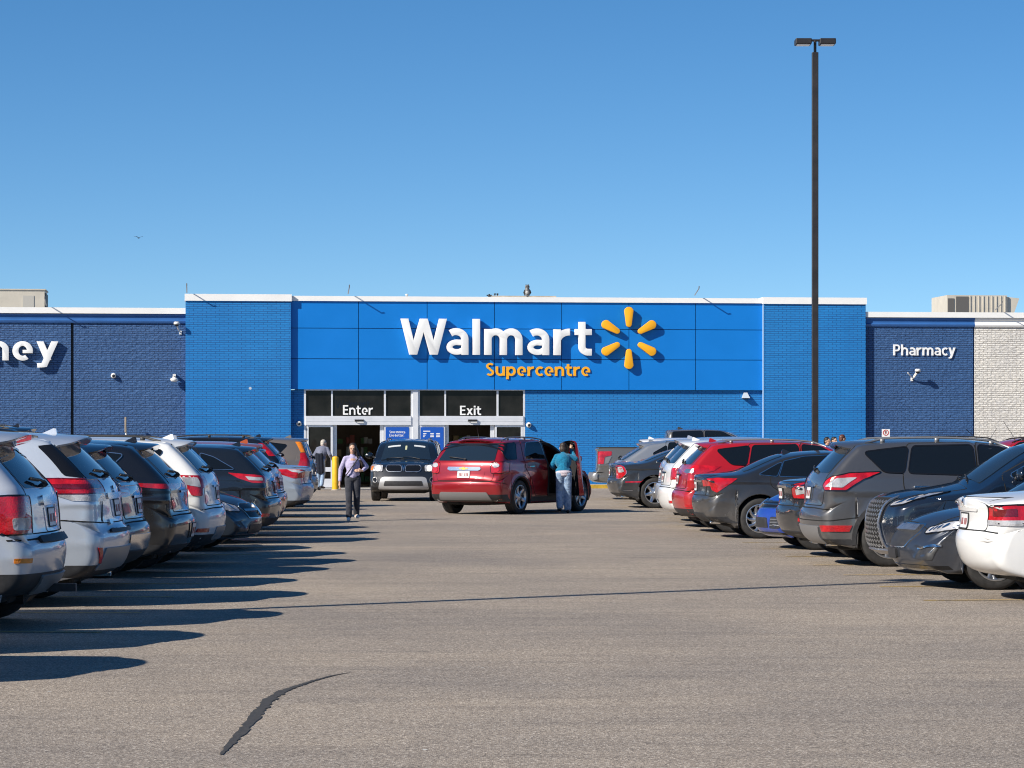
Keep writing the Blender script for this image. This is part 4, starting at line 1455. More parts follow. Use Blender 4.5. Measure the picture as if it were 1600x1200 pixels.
class Car:
    def __init__(s, label, cat, body, color, loc, heading, anchor='rear', group=None, name='parked_car', wheels=(5, 'plain'), wheel_y=None):
        """loc = ground point under the rear (or front) bumper's middle"""
        s.b = body
        off = -body.L / 2
        f = Vector((math.cos(heading), math.sin(heading), 0))
        c = Vector((loc[0], loc[1], 0)) + f * (body.L / 2 if anchor == 'rear' else -body.L / 2)
        s.root = empty(name, c, heading, label, cat, group)
        s.ox = off
        s.col = color
        s.body = s.mesh('body', [(body.verts, body.faces)], [color, M['under']], mi=body.mi)
        wy = (wheel_y or body.W / 2) - .125
        for xa in body.axles:
            for sg in (1, -1):
                wheel(s.root, xa + off, sg * wy, body.wr, wheels, sg)
        ub = MB()
        x0, x1 = body.axles[0] - .62, body.axles[1] + .62
        ub.box(max(.35, x0) + off, min(body.L - .35, x1) + off, -wy + .17, wy - .17, .19 * body.sz + .02, .70, b=.05)
        ub.tube([(max(.3, x0) + off, .25, .27), (.9 + off, .3, .25), (1.6 + off, .2, .24)], .07, 10)
        ub.build('chassis', M['under'], s.root)
    def mesh(s, name, pieces, mats, parent=None, smooth=True, mi=None, label=None):
        v, f, n = [], [], 0
        ml = []
        for k, pc in enumerate(pieces):
            pv, pf = pc[0], pc[1]
            pv = np.array(pv, float)
            pv[:, 0] += s.ox
            v.append(pv)
            pf = [tuple(int(i) + n for i in q) for q in pf]
            f += pf
            ml += [pc[2] if len(pc) > 2 else 0] * len(pf)
            n += len(pv)
        o = obj(name, np.vstack(v).tolist(), f, mats, parent or s.root, smooth, mi if mi is not None else ml)
        if label:
            o['label'] = label
        return o
    def S(s, x, z):
        return (x * s.b.sx, z * s.b.sz)
    def sc(s, pts):
        return [(x * s.b.sx, z * s.b.sz) for x, z in pts]
    # --- flank
    def windows(s, polys, sides=(1, -1), r=.05, trim=None, names=None, mat='glass'):
        for sg in sides:
            pj = s.b.side(sg)
            for p in polys:
                q = rpoly(s.sc(p), r)
                w = s.mesh('side_window', [patch(q, pj, .011, .022)], M[mat])
                s.mesh('window_trim', [ring(q, pj, .016 if not trim or trim == 'trim' else .010, .014, .024)], M[trim or 'trim'], w, smooth=False)
    def doors(s, polys, sides=(1, -1), handles=True, hmat=None):
        for sg in sides:
            pj = s.b.side(sg)
            b = s.b
            for p, hx in polys:
                q = []
                for x, z in s.sc(p):
                    if z < b.wr + b.ra + .05:
                        x = min(max(x, b.axles[0] + b.ra + .05), b.axles[1] - b.ra - .05)
                    elif z < b.wr + b.ra + .30 and x < b.axles[0] + b.ra:
                        x = max(x, b.axles[0] + b.ra * .45)
                    q.append((x, z))
                q = rpoly(q, .06)
                d = s.mesh('door', [patch(q, pj, .006, .012), ring(q, pj, .013, .002, .01) + (1,)], [s.col, M['seam']])
                if hx:
                    x, z = s.S(*hx)
                    loc, n = pj(x, z)
                    mb = MB()
                    o_ = .042
                    mb.box(-.105, .105, -.014, .014, -.018, .018, b=.010)
                    v = [(loc.x + a[0], loc.y + sg * (o_ + a[1]), loc.z + a[2]) for a in mb.v]
                    m2 = MB()
                    for dx in (-.085, .085):
                        m2.box(dx - .016, dx + .016, -.03, .03, -.012, .012)
                    v2 = [(loc.x + a[0], loc.y + sg * (.015 + a[1]), loc.z + a[2]) for a in m2.v]
                    s.mesh('door_handle', [(v, mb.f), (v2, m2.f)], hmat or s.col, d, smooth=False)
    def mirrors(s, x=3.02, z=1.16, mat=None, sides=(1, -1)):
        for sg in sides:
            xx, zz = s.S(x, z)
            loc, n = s.b.side(sg)(xx, zz)
            bm = bmesh.new()
            bmesh.ops.create_uvsphere(bm, u_segments=14, v_segments=10, radius=1.0)
            for v in bm.verts:
                c = v.co
                v.co = Vector((c.x * .065 + (0.02 if c.x < 0 else 0), c.y * .115, c.z * .085))
                v.co.x = max(v.co.x, -.03)
            bm.verts.index_update()
            v = [(loc.x + q.co.x, loc.y + sg * .16 + q.co.y, loc.z + .05 + q.co.z) for q in bm.verts]
            f = [[k.index for k in q.verts] for q in bm.faces]
            bm.free()
            mb = MB()
            mb.tube([(loc.x + .03, loc.y - sg * .03, loc.z - .01), (loc.x + .01, loc.y + sg * .10, loc.z + .03)], .026, 8)
            m_ = s.mesh('wing_mirror', [(v, f), (mb.v, mb.f, 1)], [mat or s.col, M['plastic']])
    def rails(s, x0=.75, x1=2.65, y=.56, mat='plastic', h=.045):
        tp = s.b.top()
        for sg in (1, -1):
            mb = MB()
            pts = []
            n = 9
            for k in range(n):
                t = k / (n - 1)
                x = (x0 + (x1 - x0) * t) * s.b.sx
                loc, _ = tp(x, sg * y)
                e = min(1.0, min(t, 1 - t) / .12)
                pts.append((loc.x, loc.y, loc.z + h * e))
            mb.tube(pts, .015, 8)
            for t in (.12, .5, .88):
                x = (x0 + (x1 - x0) * t) * s.b.sx
                loc, _ = tp(x, sg * y)
                mb.box(loc.x - .03, loc.x + .03, loc.y - .012, loc.y + .012, loc.z - .01, loc.z + h)
            s.mesh('roof_rail', [(mb.v, mb.f)], M[mat])
    def spoiler(s, xt=.40, drop=.05, w=.60, x0=.95, mat=None):
        """roof lip reaching back over the rear glass"""
        tp = s.b.top()
        sx = s.b.sx
        v, f = [], []
        n = 15
        for i in range(n):
            t = -1 + 2 * i / (n - 1)
            y = w * t
            e = 1 - abs(t) ** 6 * .5
            z0 = tp(x0 * sx, y)[0].z
            xm = (x0 + xt) / 2 + .02
            xe = xt + .09 * t * t + .10 * abs(t) ** 8
            zt = z0 - drop - .03 * t * t
            zm = max(tp(xm * sx, y)[0].z, (z0 + zt) / 2) + .008
            zu = min(tp((xt + .24) * sx, y)[0].z, zt) - .012
            v += [(x0 * sx, y, z0 + .001), (xm * sx, y, zm), ((xe + .03) * sx, y, zt + .012 * e), (xe * sx, y, zt - .004), ((xe + .02) * sx, y, zt - .026), ((xt + .30) * sx, y, min(zu, zt - .02)), (x0 * sx, y, z0 - .06)]
        for i in range(n - 1):
            for k in range(7):
                f.append((i * 7 + k, i * 7 + (k + 1) % 7, i * 7 + 7 + (k + 1) % 7, i * 7 + 7 + k))
        f += [tuple(range(7))[::-1], tuple(range((n - 1) * 7, n * 7))]
        o = s.mesh('roof_spoiler', [(v, f)], mat or s.col)
        bm = bmesh.new()
        bm.from_mesh(o.data)
        bmesh.ops.recalc_face_normals(bm, faces=bm.faces[:])
        bm.to_mesh(o.data)
        bm.free()
        return autosmooth(o, 50)
    def fin(s, x=.75, mat=None):
        loc, _ = s.b.top()(x * s.b.sx, 0.0)
        v = []
        for (a, z, w) in ((-.10, -.01, .03), (-.085, .055, .008), (.10, -.012, .02), (-.06, .06, .006)):
            v += [(loc.x + a, w, loc.z + z), (loc.x + a, -w, loc.z + z)]
        f = [(0, 2, 3, 1), (0, 4, 6, 2), (1, 3, 7, 5), (4, 5, 7, 6), (2, 6, 7, 3), (0, 1, 5, 4)]
        s.mesh('roof_antenna', [(v, f)], mat or s.col, smooth=False)
    def whip(s, x=2.6, y=0.0, l=.45, lean=-.5):
        loc, _ = s.b.top()(x * s.b.sx, y)
        mb = MB()
        mb.tube([(loc.x, loc.y, loc.z - .01), (loc.x, loc.y, loc.z + .03)], .016, 8)
        mb.tube([(loc.x, loc.y, loc.z + .03), (loc.x + lean * l, loc.y, loc.z + l * .8)], .005, 6)
        s.mesh('roof_antenna', [(mb.v, mb.f)], M['plastic'])
    # --- ends
    def endpatch(s, name, poly, mat, rear=True, off=.008, thick=.018, r=.025, both=False, parent=None, h=.045, trim=None, label=None):
        pj = s.b.end(rear)
        res = []
        for sg in ((1, -1) if both else (1,)):
            q = [(a * sg, z * s.b.sz) for a, z in poly]
            if r:
                q = rpoly(q, r)
            o = s.mesh(name, [patch(q, pj, off, thick, h)], mat if not isinstance(mat, str) else M[mat], parent, label=label)
            if trim:
                s.mesh('lamp_surround', [ring(q, pj, .012, off + .004, thick + .004)], M[trim], o, smooth=False)
            res.append(o)
        return res if both else res[0]
    def endline(s, name, pts, mat, rear=True, w=.012, off=.004, both=False, parent=None, thick=.012):
        pj = s.b.end(rear)
        for sg in ((1, -1) if both else (1,)):
            o = s.mesh(name, [line([(a * sg, z * s.b.sz) for a, z in pts], pj, w, off, thick)], mat if not isinstance(mat, str) else M[mat], parent, smooth=False)
        return o
    def belt(s, name, z0, z1, mat, off=.006, arches=True, smax=None, flank=True, rear=True, front=False):
        """cladding band round one end between two heights"""
        E_ = .60
        pcs = []
        if rear:
            w = smax or s.b.W / 2 + .25
            pcs.append(patch([(-w, z0 * s.b.sz), (w, z0 * s.b.sz), (w, z1 * s.b.sz), (-w, z1 * s.b.sz)], s.b.end(True), off, .016, .05))
        if front:
            w = smax or s.b.W / 2 + .25
            pcs.append(patch([(-w, z0 * s.b.sz), (w, z0 * s.b.sz), (w, z1 * s.b.sz), (-w, z1 * s.b.sz)], s.b.end(False), off, .016, .05))
        return s.mesh(name, pcs, mat if not isinstance(mat, str) else M[mat])
    def arch_trim(s, mat='plastic', w=.055, sides=(1, -1), off=.008):
        b = s.b
        for sg in sides:
            for xa in b.axles:
                a0 = math.asin(max(-.9, min(.9, (b.wr * .62 - b.wr) / b.ra)))
                P = [(xa + (b.ra + w / 2 + .006) * math.cos(t), b.wr + (b.ra + w / 2 + .006) * math.sin(t)) for t in np.linspace(a0, math.pi - a0, 26)]
                s.mesh('arch_moulding', [line(P, b.side(sg), w, off, .016)], M[mat], smooth=False)
    def sill(s, mat='plastic', z0=.27, z1=.38, sides=(1, -1)):
        b = s.b
        for sg in sides:
            x0, x1 = b.axles[0] + b.ra + .02, b.axles[1] - b.ra - .02
            s.mesh('sill_cladding', [patch([(x0, z0 * b.sz), (x1, z0 * b.sz), (x1, z1 * b.sz), (x0, z1 * b.sz)], b.side(sg), .008, .016, .06)], M[mat])
    def rear_glass(s, z0, z1, w0, w1, wiper=True, mat='glass2', r=.06):
        pj = s.b.end(True)
        b = s.b
        q = rpoly([(-w0, z0 * b.sz), (w0, z0 * b.sz), (w1, z1 * b.sz), (-w1, z1 * b.sz)], r)
        g = s.mesh('rear_window', [patch(q, pj, .008, .018, .05)], M[mat])
        if wiper:
            a, n1 = pj(0.0, (z0 + .015) * b.sz)
            c, n2 = pj(.42, (z0 + .06) * b.sz)
            mb = MB()
            mb.tube([a + n1 * .01, a + n1 * .05], .028, 10)
            mb.tube([a + n1 * .045, (a + c) / 2 + n1 * .055, c + n2 * .04], .012, 6)
            mb.tube([(a + c) / 2 + n1 * .04, c + n2 * .025], .010, 6)
            s.mesh('wiper', [(mb.v, mb.f)], M['plastic'], g)
        return g
    def plate(s, z, rear=True, y=0.0):
        q = rpoly([(y - .152, z * s.b.sz - .076), (y + .152, z * s.b.sz - .076), (y + .152, z * s.b.sz + .076), (y - .152, z * s.b.sz + .076)], .012)
        pj = s.b.end(rear)
        zz = z * s.b.sz
        marks = []
        for k in range(7):
            if k != 3:
                a = y - .118 + k * .035
                marks.append(patch([(a, zz - .042), (a + .022, zz - .042), (a + .022, zz + .030), (a, zz + .030)], pj, .0195, .004, .1) + (2,))
        return s.mesh('number_plate', [patch(q, pj, .018, .02, .08), ring(q, pj, .012, .020, .022) + (1,)] + marks, [M['plate'], M['plastic'], M['platemark']], smooth=False)
    def tailgate(s, poly):
        pj = s.b.end(True)
        q = rpoly([(a, z * s.b.sz) for a, z in poly], .05)
        return s.mesh('tailgate', [patch(q, pj, .0045, .011), ring(q, pj, .010, .002, .01) + (1,)], [s.col, M['seam']])
    def exhaust(s, ys, z=.30, x=.06, r=.04, mat='chrome'):
        for y in ys:
            mb = MB()
            a = s.b.ray((-3, y, (z + .12) * s.b.sz), (1, 0, 0))[0].x + .10
            mb.lathe([(r * .75, a + .22), (r * .8, a + x - .035), (r, a + x - .04), (r, a + .25)], (0, y, z * s.b.sz), 'X', 18)
            s.mesh('exhaust_tip', [(mb.v, mb.f)], M[mat])
    def badge(s, pieces, z, rear, mat, y=0.0, off=.02):
        """small raised emblem made of 2-D polygons about (y, z)"""
        pj = s.b.end(rear)
        return s.mesh('badge', [patch([(y + a, z * s.b.sz + c) for a, c in p], pj, off, off + .006, .03) for p in pieces], M[mat] if isinstance(mat, str) else mat)
# ---------------------------------------------------------------- the cars in the photo
def at(px, D):
    D = F * CAM_H / (7682.5 / D - 6.0)          # distances were first estimated for a slightly higher eye
    return ((px - PX0) * D / F, D)
LH, RH, RN, LN = R(179.3), R(3.3), R(183.5), R(-3.5)      # left row tail-out, right row tail-out / nose-out, left nose-out
LG, RG = 'cars parked along the left side of the aisle', 'cars parked along the right side of the aisle'
COLS = {}
M['grillebar'] = simple('grille_bar_metal', (.34, .34, .35), .3, .7)
def col(name, rgb, metal=0.0, rough=.32, dust=.35):
    if name not in COLS:
        COLS[name] = paint('paint_' + name, rgb, metal, rough, dust)
    return COLS[name]
BODIES = {}
def body(outline, L, W, H, ax, wr, **k):
    key = (id(outline), L, W, H, ax, wr, tuple(sorted(k.items())))
    if key not in BODIES:
        if outline is SEDAN:
            k.setdefault('base', (4.65, 1.46))
            k.setdefault('zb', (1.0, .93))
            k.setdefault('tum', .42)
        if outline is TRUCK:
            k.setdefault('base', (5.84, 1.96))
            k.setdefault('zb', (1.40, 1.33))
            k.setdefault('pr', .015)
            k.setdefault('tum', .30)
            k.setdefault('gr', .0)
        BODIES[key] = Body(outline, L, W, H, ax, wr, **k)
    return BODIES[key]

WIN_SUV = [[(.70, 1.49), (1.27, 1.555), (1.20, 1.225), (.95, 1.235)], [(1.335, 1.56), (2.12, 1.575), (2.14, 1.195), (1.265, 1.222)], [(2.20, 1.575), (2.52, 1.54), (3.10, 1.21), (3.08, 1.165), (2.21, 1.192)]]
DOOR_SUV = [([(1.27, 1.60), (2.155, 1.615), (2.175, .40), (1.62, .40), (1.44, .78), (1.20, 1.0), (1.19, 1.21)], (1.42, 1.04)), ([(2.175, 1.615), (2.56, 1.575), (3.20, 1.20), (3.20, .80), (3.10, .40), (2.195, .40)], (2.36, 1.02))]
WIN_SED = [[(1.02, 1.055), (1.36, 1.235), (1.42, 1.25), (1.32, 1.025)], [(1.36, 1.025), (1.45, 1.27), (1.80, 1.345), (2.20, 1.365), (2.22, 1.0)], [(2.28, 1.365), (2.55, 1.345), (3.02, 1.085), (3.02, .995), (2.29, .998)]]
DOOR_SED = [([(1.36, 1.26), (1.55, 1.325), (2.24, 1.40), (2.25, .36), (1.56, .36), (1.40, .70), (1.17, .88), (1.19, 1.03)], (1.42, .86)), ([(2.26, 1.40), (2.58, 1.375), (3.12, 1.08), (3.13, .70), (3.05, .36), (2.27, .36)], (2.42, .85))]
GATE = [(-.74, .80), (.74, .80), (.80, 1.0), (.70, 1.20), (.60, 1.57), (-.60, 1.57), (-.70, 1.20), (-.80, 1.0)]
TRUNK = [(-.62, .72), (.62, .72), (.66, .9), (.70, 1.04), (-.70, 1.04), (-.66, .9)]

def suv_common(c, clad='plastic', clad_z=.43, glass=(1.205, 1.53, .66, .575), wiper=True, arch='plastic', rails=True, fin=True, gate=True, plate_z=.93, reflectors=True, sides=(1, -1), win=WIN_SUV, door=DOOR_SUV, trim='trim', rail_mat='plastic', hmat=None, spoil=(.40, .05, .60), finmat=None):
    if gate:
        c.tailgate(GATE)
    c.doors(door, sides, hmat=hmat)
    c.windows(win, sides, trim=trim)
    c.rear_glass(*glass, wiper=wiper)
    c.spoiler(*spoil)
    if clad:
        c.belt('bumper_cladding', .285, clad_z, clad)
        c.sill('plastic' if clad == 'plastic' else 'plastic')
    if arch:
        c.arch_trim(arch)
    c.mirrors()
    if rails:
        c.rails(mat=rail_mat)
    if fin:
        c.fin(mat=finmat)
    c.endpatch('plate_recess', [(-.24, plate_z - .10), (.24, plate_z - .10), (.27, plate_z + .09), (-.27, plate_z + .09)], c.col, off=.010, r=.03)
    c.plate(plate_z)
    c.endpatch('high_brake_lamp', [(-.18, 1.585), (.18, 1.585), (.17, 1.60), (-.17, 1.60)], 'red', off=.006, r=.005)
    if reflectors:
        c.endpatch('rear_reflector', [(.74, .46), (1.02, .46), (1.0, .51), (.76, .51)], 'red', both=True, r=.01)
    c.endline('bumper_gap', [(-.95, .745), (-.5, .76), (.5, .76), (.95, .745)], 'seam', w=.012)
    c.endline('latch_bar', [(-.3, 1.035), (.3, 1.035)], 'chrome', w=.025, off=.02)

def sed_common(c, arch=None, plate_z=.86, sides=(1, -1), trim='chrome', glass=True, hmat=None, valance=True, fin=True, badge_bar=True, win=WIN_SED, door=DOOR_SED):
    c.tailgate(TRUNK)
    c.doors(door, sides, hmat=hmat)
    c.windows(win, sides, r=.03, trim=trim)
    tp = c.b.top()
    sx = c.b.sx
    q = rpoly([(.80 * sx, -.56), (1.46 * sx, -.47), (1.46 * sx, .47), (.80 * sx, .56)], .07)
    if glass:
        c.mesh('rear_window', [patch(q, tp, .008, .016)], M['glass2'])
    if valance:
        c.belt('bumper_valance', .26, .36, 'plastic')
    if arch:
        c.arch_trim(arch, w=.03)
    c.mirrors(x=3.02, z=1.02)
    c.plate(plate_z)
    if fin:
        c.fin(x=1.62)
    c.endline('bumper_gap', [(-.92, .70), (-.5, .715), (.5, .715), (.92, .70)], 'seam', w=.012)

def front_common(c, sedan=True, wind=True):
    tp = c.b.top()
    sx = c.b.sx
    if sedan:
        q = rpoly([(2.82 * sx, -.52), (3.44 * sx, -.66), (3.50 * sx, 0), (3.44 * sx, .66), (2.82 * sx, .52), (2.79 * sx, 0)], .05)
    else:
        q = rpoly([(2.86 * sx, -.56), (3.42 * sx, -.68), (3.47 * sx, 0), (3.42 * sx, .68), (2.86 * sx, .56), (2.83 * sx, 0)], .05)
    w = c.mesh('windscreen', [patch(q, tp, .008, .016)], M['glass2'])
    hx0, hx1 = (3.55, 4.36) if sedan else (3.56, 4.34)
    pts = [(hx0 * sx, -.70), (hx1 * sx, -.60), (hx1 * sx + .07, 0), (hx1 * sx, .60), (hx0 * sx, .70), (hx0 * sx + .03, 0)]
    c.mesh('bonnet', [patch(rpoly(pts, .06), tp, .0045, .011), ring(rpoly(pts, .06), tp, .010, .002, .01) + (1,)], [c.col, M['seam']])
    for y0, y1 in ((-.05, -.52), (.38, -.08)):
        a, n = tp((hx0 - .06) * sx, y0)
        b, _ = tp((hx0 - .14) * sx, y1)
        mb = MB()
        mb.tube([a + Vector((0, 0, .02)), (a + b) / 2 + Vector((0, 0, .045)), b + Vector((0, 0, .02))], .010, 6)
        c.mesh('wiper', [(mb.v, mb.f)], M['plastic'], w)

# ---- left row, from the nearest
b = body(SUV, 4.72, 1.94, 1.76, (.80, 3.60), .385)
c = Car('silver SUV with tall square red lamps cut off at the left edge of the photo', 'car', b, col('silver', (.52, .55, .60), .4, .30), at(98, 25.9), LH, group=LG, wheels=(5, 'plain'))
c.tailgate(GATE)
c.doors(DOOR_SUV)
c.windows([[(.42, 1.46), (1.25, 1.575), (1.20, 1.17), (.55, 1.17)]] + WIN_SUV[1:])
c.rear_glass(1.165, 1.545, .70, .60)
c.spoiler(.28, .05, .60)
c.mirrors()
c.rails()
c.endpatch('tail_lamp', [(.70, .80), (.68, 1.10), (.98, 1.11), (1.12, 1.10), (1.12, .80)], 'red', both=True, trim='trim')
c.endpatch('tail_lamp_lens', [(.74, .83), (.74, .93), (.98, .93), (.98, .83)], 'clear', both=True, off=.012)
c.endpatch('latch_bar', [(-.34, 1.02), (.34, 1.02), (.34, 1.10), (-.34, 1.10)], 'chrome', off=.03, thick=.03)
c.endpatch('plate_recess', [(-.26, .80), (.26, .80), (.28, 1.0), (-.28, 1.0)], c.col, off=.010)
c.plate(.915)
c.endpatch('bumper_step', [(-.62, .715), (.62, .715), (.60, .765), (-.60, .765)], 'plastic', off=.03, thick=.03)
c.belt('bumper_cladding', .285, .47, 'plastic')
c.endpatch('bumper_skid', [(-.5, .30), (.5, .30), (.55, .45), (-.55, .45)], 'silverplastic', off=.025, thick=.02)
c.endpatch('rear_reflector', [(.86, .56), (1.06, .56), (1.06, .60), (.86, .60)], 'amber', both=True, r=.01)
c.endline('bumper_gap', [(-1.1, .745), (-.7, .75), (.7, .75), (1.1, .745)], 'seam', w=.014)
c.exhaust((-.55,), z=.29)
mb = MB()
mb.box(-.10, .16, -.035, .035, .30, .37)
c.mesh('tow_hitch', [([(q[0] - .02, q[1], q[2]) for q in mb.v], mb.f)], M['plastic'], smooth=False)

b = body(SUV, 4.89, 1.925, 1.735, (1.05, 3.84), .375, creases=((.98, .010, .03), (.60, .006, .03)), pr=.085)
c = Car('pale silver SUV with wide arrow-shaped red lamps beside the square-lamp SUV', 'car', b, col('pale_silver', (.54, .59, .66), .4, .28), at(199, 29.4), LH, group=LG, wheels=(5, 'pair'))
c.tailgate([(-.66, .80), (.66, .80), (.60, 1.0), (.70, 1.20), (.60, 1.57), (-.60, 1.57), (-.70, 1.20), (-.60, 1.0)])
c.doors(DOOR_SUV)
c.windows([[(.95, 1.47), (1.27, 1.535), (1.20, 1.235), (1.12, 1.25)]] + WIN_SUV[1:])
c.rear_glass(1.215, 1.545, .80, .70)
c.spoiler(.36, .045, .66)
c.endpatch('pillar_trim', [(.815, 1.225), (1.03, 1.25), (.93, 1.53), (.715, 1.545)], 'trim', both=True, off=.007)
c.mirrors()
c.rails(h=.03)
c.fin()
c.endpatch('tail_lamp', [(.46, 1.085), (.46, 1.20), (1.10, 1.215), (1.66, 1.215), (1.50, 1.13), (1.28, 1.085)], 'red', both=True, r=.02, trim='darkred')
c.endpatch('tail_lamp_core', [(.55, 1.125), (.55, 1.165), (1.05, 1.17), (1.30, 1.165), (1.2, 1.125)], 'darkred', both=True, off=.012, r=.015)
c.endpatch('reverse_lamp', [(.50, 1.00), (.48, 1.07), (1.26, 1.07), (1.08, 1.01)], 'clear', both=True, r=.02)
c.endpatch('chrome_garnish', [(-.42, 1.02), (.42, 1.02), (.44, 1.075), (-.44, 1.075)], 'chrome', off=.022, thick=.022)
c.endpatch('plate_recess', [(-.25, .84), (.25, .84), (.30, 1.005), (-.30, 1.005)], c.col, off=.010)
c.plate(.93)
c.endline('bumper_gap', [(-1.25, .83), (-.72, .80), (.72, .80), (1.25, .83)], 'seam', w=.012)
c.endline('lamp_gap', [(.66, 1.0), (.68, .81)], 'seam', both=True, w=.010)
c.endpatch('bumper_step', [(-.60, .70), (.60, .70), (.58, .73), (-.58, .73)], 'plastic', off=.028, thick=.03)
c.belt('bumper_cladding', .285, .40, 'plastic')
c.endpatch('bumper_diffuser', [(-.86, .36), (.86, .36), (.74, .56), (-.74, .56)], 'silverplastic', off=.018)
c.endpatch('rear_reflector', [(.80, .42), (.84, .42), (.93, .57), (.87, .57)], 'red', both=True, off=.02, r=.01)
c.badge([[(-.055, -.025), (.055, -.025), (.055, .025), (-.055, .025)]], .80, True, 'chrome', .42)
c.badge([[(.06 * math.cos(t), .042 * math.sin(t)) for t in np.linspace(0, 2 * math.pi, 18)[:-1]]], 1.10, True, 'chrome', 0)
c.arch_trim('plastic', .035)
c.exhaust((-.6,), z=.27)

def plain_suv(label, color, px, D, heading, tails, L=4.6, W=1.86, H=1.69, group=LG, lens=None, core='darkred', outline=SUV, wr=.36, wheels=(5, 'plain'), anchor='rear', ax=None, **k):
    b = body(outline, L, W, H, ax or (.98 * L / 4.55, 3.66 * L / 4.55), wr)
    c = Car(label, 'car', b, color, at(px, D), heading, anchor=anchor, group=group, wheels=wheels)
    suv_common(c, **k)
    for t in tails:
        c.endpatch('tail_lamp', t, 'red', both=True, r=.02)
    if lens:
        c.endpatch('tail_lamp_lens', lens, 'clear', both=True, r=.015, off=.013)
    return c

T_BAR = [[(.40, 1.06), (.40, 1.14), (.95, 1.17), (1.30, 1.15), (1.18, 1.05)]]
c = plain_suv('dark blue SUV with chrome tail trim between pale silver and black SUVs', col('deep_blue', (.008, .018, .035), .3, .25), 232, 32.4, LH, T_BAR, L=4.72, H=1.64, lens=[(.46, 1.08), (.46, 1.11), (.9, 1.13), (.9, 1.1)])
c.endpatch('chrome_garnish', [(-.66, 1.16), (.66, 1.16), (.66, 1.19), (-.66, 1.19)], 'chrome', off=.012)
c.endpatch('bumper_skid', [(-.7, .45), (.7, .45), (.72, .62), (-.72, .62)], 'chrome', off=.012)
b = body(SUV, 4.80, 1.93, 1.65, (1.02, 3.87), .375)
c = Car('glossy black SUV with thin glowing-red full-width tail lamps', 'car', b, col('black', (.006, .006, .007), .0, .22, .28), at(303, 35.3), LH, group=LG, wheels=(5, 'pair'))
suv_common(c, plate_z=.56, reflectors=False, trim='chrome', rails=False, arch=None, clad_z=.40)
c.endpatch('tail_lamp', [(-.80, 1.07), (.80, 1.07), (1.10, 1.09), (1.42, 1.13), (1.40, 1.155), (.85, 1.135), (-.85, 1.135), (-1.40, 1.155), (-1.42, 1.13), (-1.10, 1.09)], 'red', r=.012)
c.endpatch('lamp_band', [(-1.2, 1.02), (1.2, 1.02), (1.25, 1.055), (-1.25, 1.055)], 'trim', r=.012)
c.exhaust((-.55, .55), z=.34)

T_BOOM = [[(.62, 1.02), (.60, 1.17), (1.36, 1.19), (1.30, 1.13), (1.06, 1.10), (1.0, .93), (.86, .92), (.84, 1.02)]]
white = col('white', (.72, .72, .71), 0, .3, .3)
c = plain_suv('white SUV with boomerang red lamps beside the black SUV', white, 352, 37.7, LH, T_BOOM, L=4.65, lens=[(.87, 1.03), (.87, 1.15), (1.22, 1.16), (1.03, 1.06)], plate_z=.95, finmat=None)
c.endpatch('bumper_skid', [(-.5, .36), (.5, .36), (.46, .52), (-.46, .52)], 'silverplastic', off=.014)
c = plain_suv('silver SUV half hidden behind the white boomerang-lamp SUV', col('silver2', (.36, .38, .41), .5, .3), 351, 40.2, LH, T_BOOM, L=4.6, H=1.68, rails=False)

# nose-out slate saloon
b = body(SEDAN, 4.64, 1.80, 1.42, (.98, 3.68), .335)
c = Car('slate blue saloon parked nose out with round chrome grille', 'car', b, col('slate', (.028, .042, .062), .45, .25, .2), at(409, 43.0), LN, anchor='front', group=LG, wheels=(5, 'pair'))
c.doors(DOOR_SED)
c.windows(WIN_SED, r=.03, trim='chrome')
front_common(c)
c.mirrors(x=3.0, z=1.0)
c.endpatch('headlamp', [(.56, .60), (.54, .69), (.98, .765), (1.42, .80), (1.36, .73), (1.0, .61)], 'clear', rear=False, both=True, r=.03, trim='trim')
c.endpatch('side_marker', [(1.26, .735), (1.30, .76), (1.42, .79), (1.38, .75)], 'amber', rear=False, both=True, r=.005, off=.013)
c.endpatch('headlamp_eye', [(.72, .635), (.72, .70), (.86, .72), (.86, .65)], 'chrome', rear=False, both=True, r=.03, off=.013)
g = c.endpatch('grille', [(-.42, .50), (.42, .50), (.50, .66), (.40, .71), (-.40, .71), (-.50, .66)], 'trim', rear=False, trim='chrome', off=.006)
c.endline('grille_bar', [(-.46, .61), (.46, .61)], 'chrome', rear=False, w=.03, off=.02, parent=g)
c.badge([[(.085 * math.cos(t), .085 * math.sin(t)) for t in np.linspace(0, 2 * math.pi, 22)[:-1]]], .61, False, 'chrome', off=.028)
c.endpatch('lower_intake', [(.52, .30), (.62, .46), (1.02, .45), (.98, .30)], 'plastic', rear=False, both=True)
c.endpatch('centre_intake', [(-.46, .27), (.46, .27), (.42, .40), (-.42, .40)], 'plastic', rear=False)
c.belt('front_splitter', .225, .25, 'trim', rear=False, front=True)

T_MAZ = [[(.66, 1.02), (.56, 1.10), (.92, 1.155), (1.36, 1.19), (1.24, 1.10), (1.02, 1.02)]]
c = plain_suv('black SUV with chrome window line and slim red lamps behind the slate saloon', col('black_blue', (.010, .013, .018), .2, .22, .25), 440, 46.0, LH, T_MAZ, L=4.55, W=1.85, H=1.58, trim='chrome', rails=False, win=[[(.66, 1.245), (1.0, 1.45), (1.22, 1.52), (1.14, 1.235)]] + WIN_SUV[1:], lens=[(.86, 1.06), (.86, 1.11), (1.12, 1.135), (1.08, 1.07)])
orange = col('orange', (.40, .075, .010), .3, .3, .15)
c = plain_suv('orange SUV mostly hidden behind the black chrome-line SUV', orange, 447, 49.1, LH, T_BOOM, L=4.55, H=1.62, rails=False)
c = plain_suv('charcoal SUV between the orange SUV and the silver saloon', col('charcoal', (.022, .022, .026), .3, .3), 449, 52.2, LH, T_BAR, L=4.5, H=1.52, rails=False)
